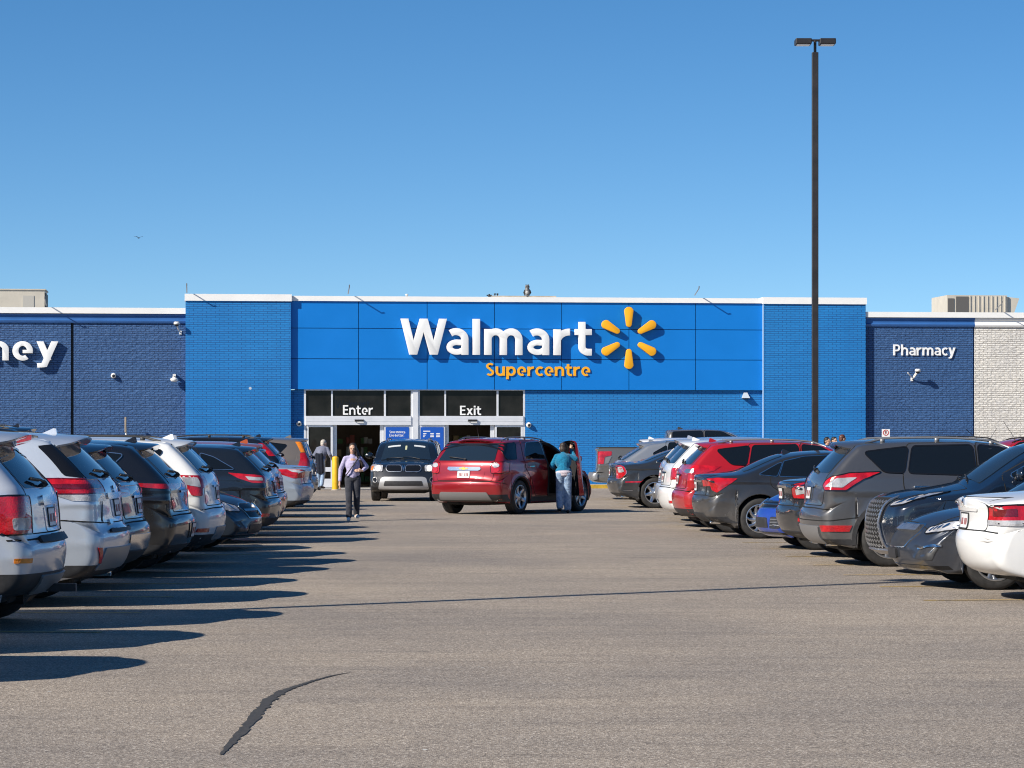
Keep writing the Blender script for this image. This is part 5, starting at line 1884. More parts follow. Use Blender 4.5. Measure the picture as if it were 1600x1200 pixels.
c = plain_suv('grey SUV hidden in the gap before the silver saloon', col('grey2', (.10, .11, .12), .5, .3), 443, 55.6, LH, T_BAR, L=4.4, H=1.50, rails=False)

b = body(SEDAN, 4.87, 1.83, 1.47, (1.05, 3.83), .335)
c = Car('pale blue-silver saloon with tapering red lamps in the left row', 'car', b, col('ice', (.40, .46, .53), .45, .3), at(491, 60.3), LH, group=LG, wheels=(5, 'pair'))
sed_common(c)
c.endpatch('tail_lamp', [(.62, .84), (.60, .98), (.95, 1.01), (1.62, 1.0), (1.36, .92), (1.05, .82)], 'red', both=True, r=.02)
c.endpatch('tail_lamp_lens', [(.78, .93), (.78, .99), (1.2, 1.0), (1.08, .95)], 'clear', both=True, r=.015, off=.013)
c.exhaust((-.55,), z=.27)
c = plain_suv('long black SUV with pale roof edge behind the blue-silver saloon', col('black2', (.007, .007, .009), 0, .25), 456, 65.0, LH, [[(.78, 1.22), (.78, 1.50), (.90, 1.50), (1.02, 1.22)]], L=4.9, W=1.95, H=1.74, reflectors=False, finmat=None)
b = body(BOXY, 4.53, 1.82, 1.70, (.98, 3.64), .345)
c = Car('taupe SUV with tall red and amber pillar lamps near the entrance', 'car', b, col('taupe', (.17, .145, .125), .4, .35), at(497, 68.6), LH, group=LG)
suv_common(c, glass=(1.16, 1.55, .62, .54), rails=False, arch=None, spoil=(.24, .03, .56, .62))
c.endpatch('tail_lamp', [(.80, .98), (.78, 1.30), (.90, 1.30), (1.12, .98)], 'red', both=True, r=.02, off=.01)
c.endpatch('tail_lamp_top', [(.70, 1.31), (.64, 1.56), (.80, 1.56), (.88, 1.31)], 'amber', both=True, r=.02, off=.01)
c = plain_suv('white SUV at the far end of the left row', white, 470, 73.0, LH, T_BOOM, L=4.5, H=1.64, rails=False)
# two cars just outside the frame whose shadows reach into the aisle
b = body(SUV, 4.6, 1.86, 1.66, (.98 * 4.6 / 4.55, 3.66 * 4.6 / 4.55), .36)
for X_, Y_, lb, cn in ((-4.28, 19.2, 'grey SUV nearest the camera outside the left edge casting a shadow', 'grey2'), (-4.17, 22.1, 'white SUV outside the left edge beside the square-lamp SUV', 'white')):
    c = Car(lb, 'car', b, COLS[cn], (X_, Y_), LH, group=LG)
    suv_common(c)
    c.endpatch('tail_lamp', T_BAR[0], 'red', both=True)
# big dark vehicle in the next row to the left, only its roof shows
b = body(SUV, 5.3, 2.02, 1.93, (1.15, 4.2), .40)
c = Car('tall black SUV in the next row whose roof shows above the silver SUVs', 'car', b, COLS['black'], at(92, 56.0), LH)
suv_common(c)
c.endpatch('tail_lamp', [(.76, .95), (.76, 1.35), (1.0, 1.35), (1.0, .95)], 'red', both=True)

# ---- right row, from the nearest
b = body(SEDAN, 4.93, 1.845, 1.475, (1.08, 3.88), .335, creases=((.80, .012, .05),))
c = Car('white saloon with wide red lamps cut off at the right edge of the photo', 'car', b, white, at(1497, 30.0), RH, group=RG, wheels=(5, 'plain'))
sed_common(c, trim='chrome', plate_z=.80, valance=False)
c.endpatch('tail_lamp', [(.66, .80), (.72, .955), (1.12, .97), (1.70, .97), (1.58, .90), (1.26, .80)], 'red', both=True, r=.015, trim='trim')
c.endpatch('tail_lamp_lens', [(.66, .775), (.67, .825), (1.22, .825), (1.14, .775)], 'clear', both=True, r=.012, off=.013)
c.endpatch('tail_lamp_core', [(.80, .865), (.83, .93), (1.10, .94), (1.10, .865)], 'darkred', both=True, r=.012, off=.013)
c.badge([[(-.05, -.045), (-.03, -.045), (-.025, -.008), (.025, -.008), (.03, -.045), (.05, -.045), (.04, .05), (.022, .05), (.022, .012), (-.022, .012), (-.022, .05), (-.04, .05)]], .99, True, 'chrome', 0)
c.endpatch('trunk_garnish', [(-.42, .905), (.42, .905), (.44, .945), (-.44, .945)], c.col, off=.018)

b = body(SEDAN, 4.85, 1.855, 1.45, (1.07, 3.87), .335)
c = Car('navy saloon parked nose out with jewel-row headlamps', 'car', b, col('navy', (.022, .030, .046), .4, .25, .3), at(1392, 32.6), RN, anchor='front', group=RG, wheels=(5, 'pair'))
c.doors(DOOR_SED)
c.windows(WIN_SED, r=.03, trim='chrome')
front_common(c)
c.mirrors(x=3.0, z=1.0)
h = c.endpatch('headlamp', [(.60, .615), (.58, .68), (.95, .735), (1.48, .80), (1.48, .745), (1.02, .635)], 'clear', rear=False, both=True, r=.02, trim='trim')
for o in h:
    sg = 1 if o is h[0] else -1
    for i in range(5):
        t = .68 + .115 * i
        z = .655 + .014 * i
        q = [((t + .04 * math.cos(a)) * sg, (z + .026 * math.sin(a)) * b.sz) for a in np.linspace(0, 2 * math.pi, 14)[:-1]]
        c.mesh('jewel_lens', [patch(q, b.end(False), .016, .02)], M['chrome'], o)
c.endpatch('side_marker', [(1.24, .71), (1.27, .745), (1.45, .785), (1.45, .755)], 'amber', rear=False, both=True, r=.005, off=.014)
g = c.endpatch('grille', [(-.36, .46), (.36, .46), (.50, .62), (.46, .70), (-.46, .70), (-.50, .62)], 'plastic', rear=False, trim='chrome', off=.006)
c.endpatch('grille_bar', [(-.44, .63), (.44, .63), (.42, .69), (-.42, .69)], 'alloy', rear=False, off=.03, thick=.03, parent=g)
c.endpatch('lower_intake', [(.56, .33), (.60, .43), (1.12, .47), (1.02, .33)], 'plastic', rear=False, both=True)
c.endline('intake_trim', [(.58, .445), (.90, .47), (1.14, .49)], 'chrome', rear=False, both=True, w=.022, off=.016)
c.endpatch('plate_bracket', [(-.2, .33), (.2, .33), (.2, .44), (-.2, .44)], 'plastic', rear=False, off=.03, thick=.03)
c.belt('front_splitter', .225, .265, 'trim', rear=False, front=True)

b = body(UPRIGHT, 4.89, 1.895, 1.70, (1.02, 3.83), .37, pf=.13)
c = Car('dark blue SUV parked nose out with a big spindle mesh grille', 'car', b, col('midnight', (.008, .015, .030), .3, .2, .2), at(1358, 35.7), RN, anchor='front', group=RG, wheels=(5, 'pair'))
c.doors(DOOR_SUV)
c.windows(WIN_SUV, trim='chrome')
front_common(c, sedan=False)
c.mirrors()
c.rails()
g = c.endpatch('grille', [(-.56, .32), (.56, .32), (.40, .62), (.50, .92), (-.50, .92), (-.40, .62)], 'seam', rear=False, trim='chrome', off=.006)
for i in range(11):
    z = .35 + .052 * i
    hw = (.56 - (z - .32) / .30 * .16 if z < .62 else .40 + (z - .62) / .30 * .10) - .02
    n_ = max(6, int(hw / .045))
    c.endline('grille_bar', [(-hw + 2 * hw * k / (2 * n_), z + (.016 if k % 2 else -.016)) for k in range(2 * n_ + 1)], 'grillebar', rear=False, w=.009, off=.014, parent=g)
c.endline('grille_frame', [(.57, .30), (.41, .62), (.52, .93)], 'alloy', rear=False, both=True, w=.045, off=.026, parent=g)
c.endline('chin_trim', [(-.66, .30), (0, .29), (.66, .30)], 'alloy', rear=False, w=.05, off=.035, thick=.04)
c.endpatch('headlamp', [(.60, .83), (.62, .88), (.98, .95), (1.28, .995), (1.16, .935), (.92, .85)], 'clear', rear=False, both=True, r=.02, trim='trim')
c.endpatch('headlamp_eye', [(.70, .85), (.72, .885), (.86, .92), (.86, .87)], 'chrome', rear=False, both=True, r=.015, off=.014)
c.endpatch('headlamp_eye', [(.92, .875), (.93, .915), (1.07, .945), (1.07, .90)], 'chrome', rear=False, both=True, r=.015, off=.014)
c.endpatch('lower_intake', [(.66, .33), (.72, .52), (1.06, .50), (1.0, .33)], 'plastic', rear=False, both=True)
c.belt('front_splitter', .26, .29, 'trim', rear=False, front=True)

b = body(SUV, 4.53, 1.86, 1.665, (1.0, 3.69), .365, zb=(1.20, 1.10), creases=((.99, .014, .045),))
grey = col('grey', (.105, .105, .110), .6, .33, .4)
c = Car('grey SUV with large pointed red and clear lamps and chrome plate trim', 'car', b, grey, at(1252, 38.2), RH, group=RG, wheels=(5, 'plain'))
suv_common(c, clad='plastic', clad_z=.36, glass=(1.215, 1.53, .69, .60), arch='plastic', reflectors=False, plate_z=.95, hmat=M['chrome'], rail_mat='silverplastic', fin=False)
c.endpatch('tail_lamp', [(.72, 1.06), (.86, 1.17), (1.05, 1.215), (1.46, 1.23), (1.30, 1.15), (1.10, 1.0), (.82, 1.0)], 'red', both=True, r=.02, trim='trim')
c.endpatch('tail_lamp_lens', [(.82, 1.04), (.93, 1.155), (1.20, 1.165), (1.05, 1.03)], 'clear', both=True, r=.02, off=.014)
c.endpatch('bumper_skid', [(-.62, .30), (.62, .30), (.72, .53), (-.72, .53)], 'silverplastic', off=.016)
c.endpatch('rear_reflector', [(.82, .46), (.80, .54), (1.28, .54), (1.22, .46)], 'red', both=True, off=.014, r=.012)
c.endline('bumper_gap', [(-1.5, .66), (-1.0, .60), (1.0, .60), (1.5, .66)], 'seam', w=.012)
c.endpatch('chrome_garnish', [(-.40, 1.035), (.40, 1.035), (.40, 1.075), (-.40, 1.075)], 'chrome', off=.02)
c.exhaust((-.55, .55), z=.30)
c.whip(x=2.45, y=.3, l=.22, lean=-.8)
loc, n = b.side(-1)(1.28, .97)
mb = MB()
mb.lathe([(0, -.002), (.02, -.002), (.02, .006), (0, .008)], (loc.x, loc.y, loc.z), 'Y', 12)
c.mesh('fuel_cap', [(mb.v, mb.f)], M['trim'])

b = body(SEDAN, 4.60, 1.80, 1.47, (1.0, 3.68), .33)
c = Car('black saloon with rounded red-ringed lamps tucked beside the grey SUV', 'car', b, COLS['black_blue'], at(1213, 40.9), RH, group=RG)
sed_common(c, plate_z=.88)
c.endpatch('tail_lamp', [(.58, .82), (.56, .94), (.72, 1.03), (1.10, 1.04), (1.22, .93), (1.05, .82)], 'red', both=True, r=.05, trim='trim')
c.endpatch('tail_lamp_lens', [(.72, .86), (.72, .95), (.95, .98), (1.03, .90)], 'clear', both=True, r=.04, off=.014)
c.endpatch('chrome_garnish', [(-.42, .955), (.42, .955), (.42, .99), (-.42, .99)], 'chrome', off=.02)
c.endpatch('rear_reflector', [(.84, .50), (1.06, .50), (1.04, .55), (.86, .55)], 'red', both=True, r=.012)

b = body(SEDAN, 4.27, 1.79, 1.47, (.90, 3.48), .32, base=(4.65, 1.46))
c = Car('bright blue hatchback parked nose out beside a dark saloon', 'car', b, col('bright_blue', (.010, .055, .36), .25, .25, .2), at(1181, 43.6), RN, anchor='front', group=RG)
c.doors(DOOR_SED)
c.windows(WIN_SED, r=.03)
front_common(c)
c.mirrors(x=3.0, z=1.0)
g = c.endpatch('grille', [(-.55, .615), (.55, .615), (.60, .70), (-.60, .70)], 'trim', rear=False, trim='chrome', off=.006)
c.endline('grille_bar', [(-.56, .66), (.56, .66)], 'chrome', rear=False, w=.014, off=.016, parent=g)
c.badge([[(.065 * math.cos(t), .065 * math.sin(t)) for t in np.linspace(0, 2 * math.pi, 20)[:-1]]], .665, False, 'chrome', off=.03)
c.endpatch('headlamp', [(.60, .62), (.60, .70), (1.0, .765), (1.30, .80), (1.22, .68), (1.0, .625)], 'clear', rear=False, both=True, r=.03, trim='trim')
g = c.endpatch('lower_intake', [(-.44, .32), (.44, .32), (.40, .47), (-.40, .47)], 'plastic', rear=False)
for z in (.355, .40, .445):
    for sg in (1, -1):
        c.endline('grille_bar', [(sg * .50, z), (sg * .94, z + .005)], 'silverplastic', rear=False, w=.012, off=.018, parent=g)
c.endpatch('fog_intake', [(.48, .31), (.48, .48), (1.0, .49), (.92, .32)], 'plastic', rear=False, both=True)
c.belt('front_splitter', .225, .255, 'trim', rear=False, front=True)

b = body(SEDAN, 4.64, 1.78, 1.465, (1.03, 3.73), .335, zb=(1.01, .94))
c = Car('dusty charcoal saloon with sharp red lamps and many-spoke wheels', 'car', b, col('dusty_charcoal', (.020, .022, .026), .35, .3, .75), at(1081, 48.3), RH, group=RG, wheels=(10, 'twist'))
sed_common(c, hmat=M['chrome'], trim='chrome')
c.endpatch('tail_lamp', [(.50, .86), (.50, .96), (.98, 1.0), (1.34, .99), (1.20, .91), (.98, .76), (.88, .80), (.84, .87)], 'red', both=True, r=.018)
c.endpatch('chrome_garnish', [(-.48, .93), (.48, .93), (.50, .965), (-.50, .965)], 'chrome', off=.02)
c.endpatch('bumper_diffuser', [(-.55, .28), (.55, .28), (.50, .42), (-.50, .42)], 'plastic', off=.012)
c.exhaust((-.45,), z=.27)
for sg in (1, -1):
    mb = MB()
    mb.box(1.03 - .36, 1.03 - .345, sg * .74 - .1, sg * .74 + .1, .17, .40)
    c.mesh('mud_flap', [(mb.v, mb.f)], M['plastic'], smooth=False)

b = body(SUV, 4.60, 1.845, 1.64, (.97, 3.63), .36)
red = col('red', (.42, .008, .012), .2, .3, .2)
c = Car('red SUV with clear-topped red lamps behind the charcoal saloon', 'car', b, red, at(1050, 51.2), RH, group=RG, wheels=(5, 'pair'))
suv_common(c, glass=(1.225, 1.53, .66, .58), plate_z=.95, rail_mat='silverplastic', finmat=None)
c.endpatch('tail_lamp', [(.40, 1.10), (.40, 1.20), (.95, 1.215), (1.36, 1.20), (1.28, 1.12), (1.02, 1.05), (.70, 1.06)], 'red', both=True, r=.02)
c.endpatch('tail_lamp_lens', [(.56, 1.09), (.58, 1.14), (.90, 1.15), (.92, 1.08), (.8, 1.07)], 'alloy', both=True, r=.02, off=.014)
T_SQ = [[(.74, .90), (.72, 1.12), (1.02, 1.13), (1.10, .92)]]
c = plain_suv('white SUV beside the red SUV with a square red lamp', white, 1028, 54.0, RH, T_SQ, L=4.5, H=1.66, group=RG, clad=None, arch=None, rails=False)
T_SLIM = [[(.50, 1.06), (.48, 1.14), (.95, 1.17), (1.35, 1.16), (1.1, 1.06)]]
c = plain_suv('silver SUV with a pale sticker in its rear window', COLS['silver'], 1024, 57.5, RH, T_SLIM, L=4.5, H=1.70, group=RG, rails=False, finmat=None)
q = rpoly([(.20, 1.27), (.52, 1.27), (.50, 1.45), (.20, 1.45)], .01)
c.mesh('window_sticker', [patch(q, c.b.end(True), .016, .01)], M['plate'])
c = plain_suv('pale grey SUV hidden behind the silver SUV in the right row', col('pale_grey', (.30, .31, .32), .5, .3), 1035, 60.6, RH, T_SLIM, L=4.4, H=1.60, group=RG, rails=False)

b = body(SEDAN, 5.04, 1.90, 1.47, (1.08, 4.13), .365, base=(4.65, 1.46), zb=(1.07, 1.0), tum=.40)
c = Car('dark grey saloon with chrome-ringed oval lamps and seven-spoke wheels', 'car', b, col('gunmetal', (.040, .042, .046), .5, .3, .3), at(948, 68.2), RH, group=RG, wheels=(7, 'plain'))
sed_common(c, plate_z=.84, arch=None, win=[[(a, z + .045 if z < 1.1 else z + .01) for a, z in p] for p in WIN_SED])
c.endpatch('tail_lamp', [(.72, .70), (.70, .98), (.90, 1.02), (1.06, .98), (1.12, .84), (.98, .70)], 'red', both=True, r=.05, trim='chrome')
c.endpatch('tail_lamp_lens', [(.88, .84), (.86, .96), (1.0, .98), (1.05, .86)], 'clear', both=True, r=.04, off=.014)
c.endpatch('rear_reflector', [(1.15, .60), (1.15, .64), (1.62, .635), (1.62, .615)], 'red', both=True, r=.01)
c.endline('body_trim', [(1.0, .42), (1.28, .42)], 'chrome', both=True, w=.014)
c.endline('trunk_trim', [(-.68, 1.03), (.68, 1.03)], 'chrome', w=.02, off=.012)
c.exhaust((-.6, .6), z=.27)

b = body(COUPE, 4.64, 1.87, 1.66, (.98, 3.66), .37, zb=(1.13, 1.02))
c = Car('silver crossover with steeply raked rear glass', 'car', b, col('silver3', (.38, .39, .40), .6, .3), at(957, 71.4), RH, group=RG)
c.doors(DOOR_SUV)
c.windows([[(.92, 1.30), (1.27, 1.50), (1.22, 1.17), (1.05, 1.19)]] + WIN_SUV[1:])
c.rear_glass(1.14, 1.45, .66, .57)
c.spoiler(.60, .06, .58, 1.15)
c.mirrors()
c.fin(x=1.0)
c.tailgate([(-.66, .80), (.66, .80), (.62, 1.02), (.68, 1.13), (-.68, 1.13), (-.62, 1.02)])
c.endpatch('tail_lamp', [(.45, .98), (.45, 1.06), (1.0, 1.085), (1.72, 1.07), (1.3, .99), (1.02, .94), (.94, .98)], 'red', both=True, r=.015, trim='darkred')
c.plate(.86)
c.belt('bumper_cladding', .285, .42, 'plastic')
c.endline('bumper_gap', [(-.95, .745), (.95, .745)], 'seam')
c = plain_suv('white SUV hidden between the silver crossover and the pickup', white, 975, 73.2 + 1.2, RH, T_SLIM, L=4.5, H=1.69, group=RG, rails=False)

b = body(TRUCK, 5.88, 2.03, 1.94, (1.20, 4.86), .405)
c = Car('grey pickup truck with L-shaped red lamps at the far end of the right row', 'pickup truck', b, col('truck_grey', (.135, .13, .122), .35, .33, .3), at(921, 77.0), R(.5), group=RG, name='pickup_truck', wheels=(6, 'plain'))
c.windows([[(2.22, 1.85), (3.02, 1.875), (3.02, 1.43), (2.22, 1.43)], [(3.10, 1.875), (3.55, 1.855), (4.05, 1.60), (4.40, 1.42), (3.10, 1.42)]], r=.05)
c.doors([([(2.10, 1.90), (3.05, 1.91), (3.05, .62), (2.30, .62), (2.10, .9)], (2.25, 1.22)), ([(3.07, 1.91), (3.62, 1.885), (4.55, 1.38), (4.50, .62), (3.07, .62)], (3.22, 1.22))])
c.mirrors(x=4.35, z=1.45)
c.endpatch('tail_lamp', [(.88, .98), (.88, 1.33), (1.26, 1.33), (1.24, 1.22), (1.06, 1.18), (1.04, .98)], 'red', both=True, r=.02)
c.endpatch('tail_lamp_lens', [(1.07, .99), (1.08, 1.16), (1.25, 1.20), (1.16, 1.0)], 'silverplastic', both=True, r=.015, off=.012)
c.endpatch('bed_gate', [(-.74, .80), (.74, .80), (.74, 1.36), (-.74, 1.36)], c.col, off=.01)
c.endpatch('rear_bumper', [(-1.05, .56), (1.05, .56), (1.05, .72), (-1.05, .72)], 'silverplastic', off=.035, thick=.035)
c.endline('bumper_gap', [(-1.1, .75), (1.1, .75)], 'seam', w=.02)
mb = MB()
for sg in (-1, 1):
    mb.box(.22, 1.96, sg * .89 - .06, sg * .89 + .06, 1.392, 1.425)
c.mesh('bed_rail', [(mb.v, mb.f)], M['plastic'], smooth=False)
mb = MB()
mb.box(.25, 1.95, -.80, .80, 1.40, 1.432)
c.mesh('bed_cover', [(mb.v, mb.f)], M['plastic'], smooth=False)
c.fin(x=2.5, mat=M['plastic'])

# cars in the next row to the right, seen over the grey SUV
b = body(SUV, 4.6, 1.86, 1.70, (.98, 3.66), .36)
c = Car('red SUV in the next row seen over the grey SUV at the right edge', 'car', b, red, (9.0, 62.0), R(184), anchor='front')
suv_common(c)
front_common(c, sedan=False)
c.endpatch('headlamp', [(.60, .78), (.62, .88), (1.02, .95), (1.45, 1.0), (1.3, .88), (.95, .80)], 'clear', rear=False, both=True)
c.whip(x=2.5, y=.2, l=.5, lean=.5)
b = body(SUV, 4.7, 1.9, 1.71, (1.0, 3.75), .36)
c = Car('navy SUV whose roof just clears the grey SUV near the white brick wall', 'car', b, COLS['deep_blue'], (8.6, 66.0), R(3), anchor='rear')
suv_common(c, fin=False)
c.whip(x=2.6, y=.1, l=.35, lean=.45)
c.endpatch('tail_lamp', T_BAR[0], 'red', both=True)

# ---- moving cars in the aisle
b = body(SUV, 4.77, 1.842, 1.69, (1.02, 3.88), .375, creases=((.95, .008, .05),), tum=.34)
cherry = col('cherry', (.30, .006, .012), .35, .28, .12)
yaw = R(61)
axle = Vector((-.61, 62.1))
fw = Vector((math.cos(yaw), math.sin(yaw)))
p_ = axle - fw * 1.02
c = Car('cherry red SUV turning in the aisle with its front passenger door open', 'car', b, cherry, (p_.x, p_.y), yaw, name='moving_car', wheels=(6, 'plain'))
EQ = c
c.tailgate([(-.70, .74), (.70, .74), (.74, 1.0), (.70, 1.16), (.62, 1.60), (-.62, 1.60), (-.70, 1.16), (-.74, 1.0)])
c.doors([DOOR_SUV[0]], (1, -1), hmat=M['chrome'])
c.windows([[(.42, 1.30), (.50, 1.52), (1.02, 1.55), (.86, 1.20), (.46, 1.20)]], r=.05)
c.windows([[(1.34, 1.40), (1.48, 1.56), (2.12, 1.575), (2.14, 1.195), (1.28, 1.20), (1.27, 1.26)]], trim='chrome', r=.07)
M['clearglass'] = simple('clear_window', (.75, .85, .85), .02, trans=1.0, ior=1.02)
c.windows([WIN_SUV[2]], (1,), trim='chrome', mat='clearglass')
c.rear_glass(1.165, 1.545, .72, .61)
c.spoiler(.46, .03, .50)
c.mirrors(sides=(1,))
c.rails(x0=.8, x1=2.7, mat='silverplastic')
c.whip(x=.9, y=.1, l=.3, lean=-.25)
c.endpatch('high_brake_lamp', [(-.14, 1.583), (.14, 1.583), (.13, 1.605), (-.13, 1.605)], 'red', off=.006, r=.005)
c.endpatch('tail_lamp', [(.66, .90), (.64, 1.12), (.92, 1.14), (1.18, 1.12), (1.16, .92)], 'red', both=True, r=.04, trim='trim')
for z in (1.07, .97):
    for sg in (1, -1):
        q = [(sg * .76 + .075 * math.cos(t), (z + .048 * math.sin(t))) for t in np.linspace(0, 2 * math.pi, 16)[:-1]]
        c.mesh('tail_lamp_lens', [patch([(a, z_ * b.sz) for a, z_ in q], b.end(True), .018, .02)], M['clear' if z > 1 else 'red'])
c.endpatch('chrome_garnish', [(-.42, .985), (-.40, 1.035), (.40, 1.035), (.42, .985), (.36, .955), (-.36, .955)], 'chrome', off=.025, thick=.025, r=.02)
c.badge([[(-.11, -.014), (-.04, -.014), (-.04, -.032), (.03, -.032), (.03, -.014), (.10, -.014), (.11, .014), (.04, .014), (.04, .032), (-.03, .032), (-.03, .014), (-.10, .014)]], .998, True, simple('badge_gold', (.60, .42, .12), .3, .8), off=.036)
c.plate(.87)
c.endpatch('plate_recess', [(-.48, .78), (.48, .78), (.52, .945), (-.52, .945)], c.col, off=.010)
c.endline('bumper_gap', [(-1.2, .66), (-.74, .72), (.74, .72), (1.2, .66)], 'seam', w=.014)
c.belt('bumper_cladding', .285, .44, 'plastic')
c.endpatch('bumper_skid', [(-.66, .33), (.66, .33), (.58, .49), (-.58, .49)], 'silverplastic', off=.022, thick=.02)
c.exhaust((-.72, .72), z=.35, r=.055)
c.sill()
c.arch_trim('plastic', .03)
# front passenger door: dark opening in the flank and the door itself swung out
pj = b.side(-1)
opening = rpoly(c.sc([(2.17, 1.60), (2.56, 1.565), (3.14, 1.20), (3.16, .80), (3.08, .40), (2.19, .40)]), .05)
def in_poly(px_, pz_, poly):
    k = False
    for i in range(len(poly)):
        a, b2 = poly[i - 1], poly[i]
        if (a[1] > pz_) != (b2[1] > pz_) and px_ < a[0] + (b2[0] - a[0]) * (pz_ - a[1]) / (b2[1] - a[1]):
            k = not k
    return k
lwin = rpoly(c.sc(WIN_SUV[2]), .05)
def cut_body(o, holes):
    bm = bmesh.new()
    bm.from_mesh(o.data)
    dead = []
    for f in bm.faces:
        q = f.calc_center_median()
        for sg, poly in holes:
            if q.y * sg > .45 and in_poly(q.x - c.ox, q.z, poly):
                dead.append(f)
    bmesh.ops.delete(bm, geom=dead, context='FACES')
    bm.to_mesh(o.data)
    bm.free()
cut_body(c.body, [(-1, opening), (1, lwin)])
fr = c.mesh('door_frame', [ring(opening, pj, .035, .012, .07), line(opening + opening[:1], pj, .07, .011, .06)], M['plastic'], smooth=False)
cab = simple('car_interior', (.012, .012, .013), .9)
mb = MB()
for y in (-.42, .42):
    mb.box(2.0, 2.5, y - .25, y + .25, .55, .72, b=.05)
    mb.add(*(lambda q: ([(a[0] + (a[2] - .7) * -.25, a[1], a[2]) for a in q.v], q.f))(MB().box(2.0, 2.14, y - .24, y + .24, .68, 1.26, b=.05)))
    mb.box(1.86, 1.96, y - .13, y + .13, 1.27, 1.43, b=.04)
c.mesh('front_seats', [(mb.v, mb.f)], cab, smooth=False)
mb = MB()
mb.box(2.95, 3.35, -.72, .72, .62, 1.04, b=.06)
mb.box(1.3, 3.3, -.80, .80, .30, .42)
mb.box(1.3, 1.5, -.70, .70, .42, 1.05)
mb.box(1.3, 3.2, .78, .84, .40, 1.10)
c.mesh('dashboard', [(mb.v, mb.f)], cab, smooth=False)
hx, hz = c.S(3.18, .8)
hp = pj(hx, hz)[0]
dpoly = rpoly(c.sc([(2.17, 1.615), (2.56, 1.575), (3.18, 1.20), (3.18, .80), (3.10, .38), (2.19, .38)]), .06)
wpoly = rpoly(c.sc([(2.25, 1.555), (2.52, 1.525), (3.02, 1.22), (3.0, 1.17), (2.25, 1.18)]), .04)
def door_shell():
    """outer skin with a window hole, thickness towards the cabin"""
    vs = [Vector(p) for p in dpoly] + [Vector(p) for p in wpoly]
    n, m_ = len(dpoly), len(wpoly)
    ed = [(i, (i + 1) % n) for i in range(n)] + [(n + i, n + (i + 1) % m_) for i in range(m_)]
    ov, oe, of, _, _, _ = delaunay_2d_cdt(vs, ed, [], 0, 1e-6)
    def inside(p, poly):
        k = False
        for i in range(len(poly)):
            a, b2 = poly[i - 1], poly[i]
            if (a[1] > p.y) != (b2[1] > p.y) and p.x < a[0] + (b2[0] - a[0]) * (p.y - a[1]) / (b2[1] - a[1]):
                k = not k
        return k
    tri = []
    for f in of:
        ce = sum((ov[i] for i in f), Vector((0, 0))) / len(f)
        if inside(ce, dpoly) and not inside(ce, wpoly):
            tri.append(f)
    v = []
    for p in ov:
        q = pj(p.x, p.y)[0]
        v.append((q.x - hp.x, q.y - hp.y, q.z))
    k = len(v)
    th_ = [.11 if p.y < 1.15 * b.sz else .045 for p in ov]
    v += [(a[0], a[1] + t, a[2]) for a, t in zip(v[:k], th_)]
    f = [tuple(q) for q in tri] + [tuple(i + k for i in q[::-1]) for q in tri]
    cnt = {}
    for q in tri:
        for i in range(3):
            cnt[(q[i], q[(i + 1) % 3])] = 1
    for (a, b2) in list(cnt):
        if (b2, a) not in cnt:
            f.append((b2, a, a + k, b2 + k))
    mi_ = [0] * len(tri) + [1] * len(tri) + [0] * (len(f) - 2 * len(tri))
    return v, f, mi_
dv, df, dm = door_shell()
od = obj('open_door', dv, df, [cherry, M['plastic']], c.root, smooth=False, mi=dm, loc=(hp.x + c.ox, hp.y, 0))
od['label'] = 'front passenger door standing wide open'
od.rotation_euler = (0, 0, R(46))
v_, f_ = patch(wpoly, pj, -.01, .008)
obj('door_window', [(q[0] - hp.x, q[1] - hp.y, q[2]) for q in v_], f_, M['glass2'], od)
mb = MB()
mb.box(-.62, -.25, .10, .16, .78, .84, b=.015)
mb.box(-.75, -.15, .09, .14, .42, .56, b=.015)
mb.build('armrest', M['plastic'], od)
mm = MB()
mm.box(-.16, -.08, -.24, -.02, 1.14, 1.27, b=.03)
mm.build('wing_mirror', [cherry], od, True)
mm = MB()
mm.box(-.56, -.46, .112, .125, .50, .56)
mm.build('door_lamp', M['red'], od)

b = body(BOXY, 4.58, 1.80, 1.665, (.95, 3.70), .365, pf=.07, tum=.26)
c = Car('black SUV with lit headlamps and twin grille driving toward the camera', 'car', b, col('black3', (.008, .010, .013), .15, .24, .3), at(630, 74.2), R(-91.3), anchor='front', name='moving_car')
suv_common(c, glass=(1.16, 1.55, .62, .54), rail_mat='silverplastic', fin=False, spoil=(.24, .03, .56, .62))
front_common(c, sedan=False)
h = c.endpatch('headlamp', [(.56, .80), (.55, .96), (.98, .985), (1.12, .975), (1.10, .80)], 'clear', rear=False, both=True, r=.03, trim='trim')
for o in h:
    sg = 1 if o is h[0] else -1
    q = [(sg * .70 + .075 * math.cos(t), (.88 * b.sz + .072 * math.sin(t))) for t in np.linspace(0, 2 * math.pi, 18)[:-1]]
    c.mesh('headlamp_bulb', [patch(q, b.end(False), .016, .02)], M['lit'], o)
    q = rpoly([(sg * .84, .83 * b.sz), (sg * 1.06, .83 * b.sz), (sg * 1.06, .94 * b.sz), (sg * .84, .94 * b.sz)], .04)
    c.mesh('side_marker', [patch(q, b.end(False), .014, .02)], M['amber'], o)
for sg in (1, -1):
    q = rpoly([(sg * .05, .80 * b.sz), (sg * .40, .80 * b.sz), (sg * .46, .86 * b.sz), (sg * .44, .95 * b.sz), (sg * .07, .95 * b.sz)], .05)
    g = c.mesh('grille', [patch(q, b.end(False), .010, .02)], M['trim'])
    c.mesh('grille_frame', [ring(q, b.end(False), .018, .018, .026)], M['alloy'], g, smooth=False)
c.badge([[(-.045, .06), (0, -.075), (.045, .06), (.02, .075), (0, .01), (-.02, .075)]], .875, False, 'chrome', off=.024)
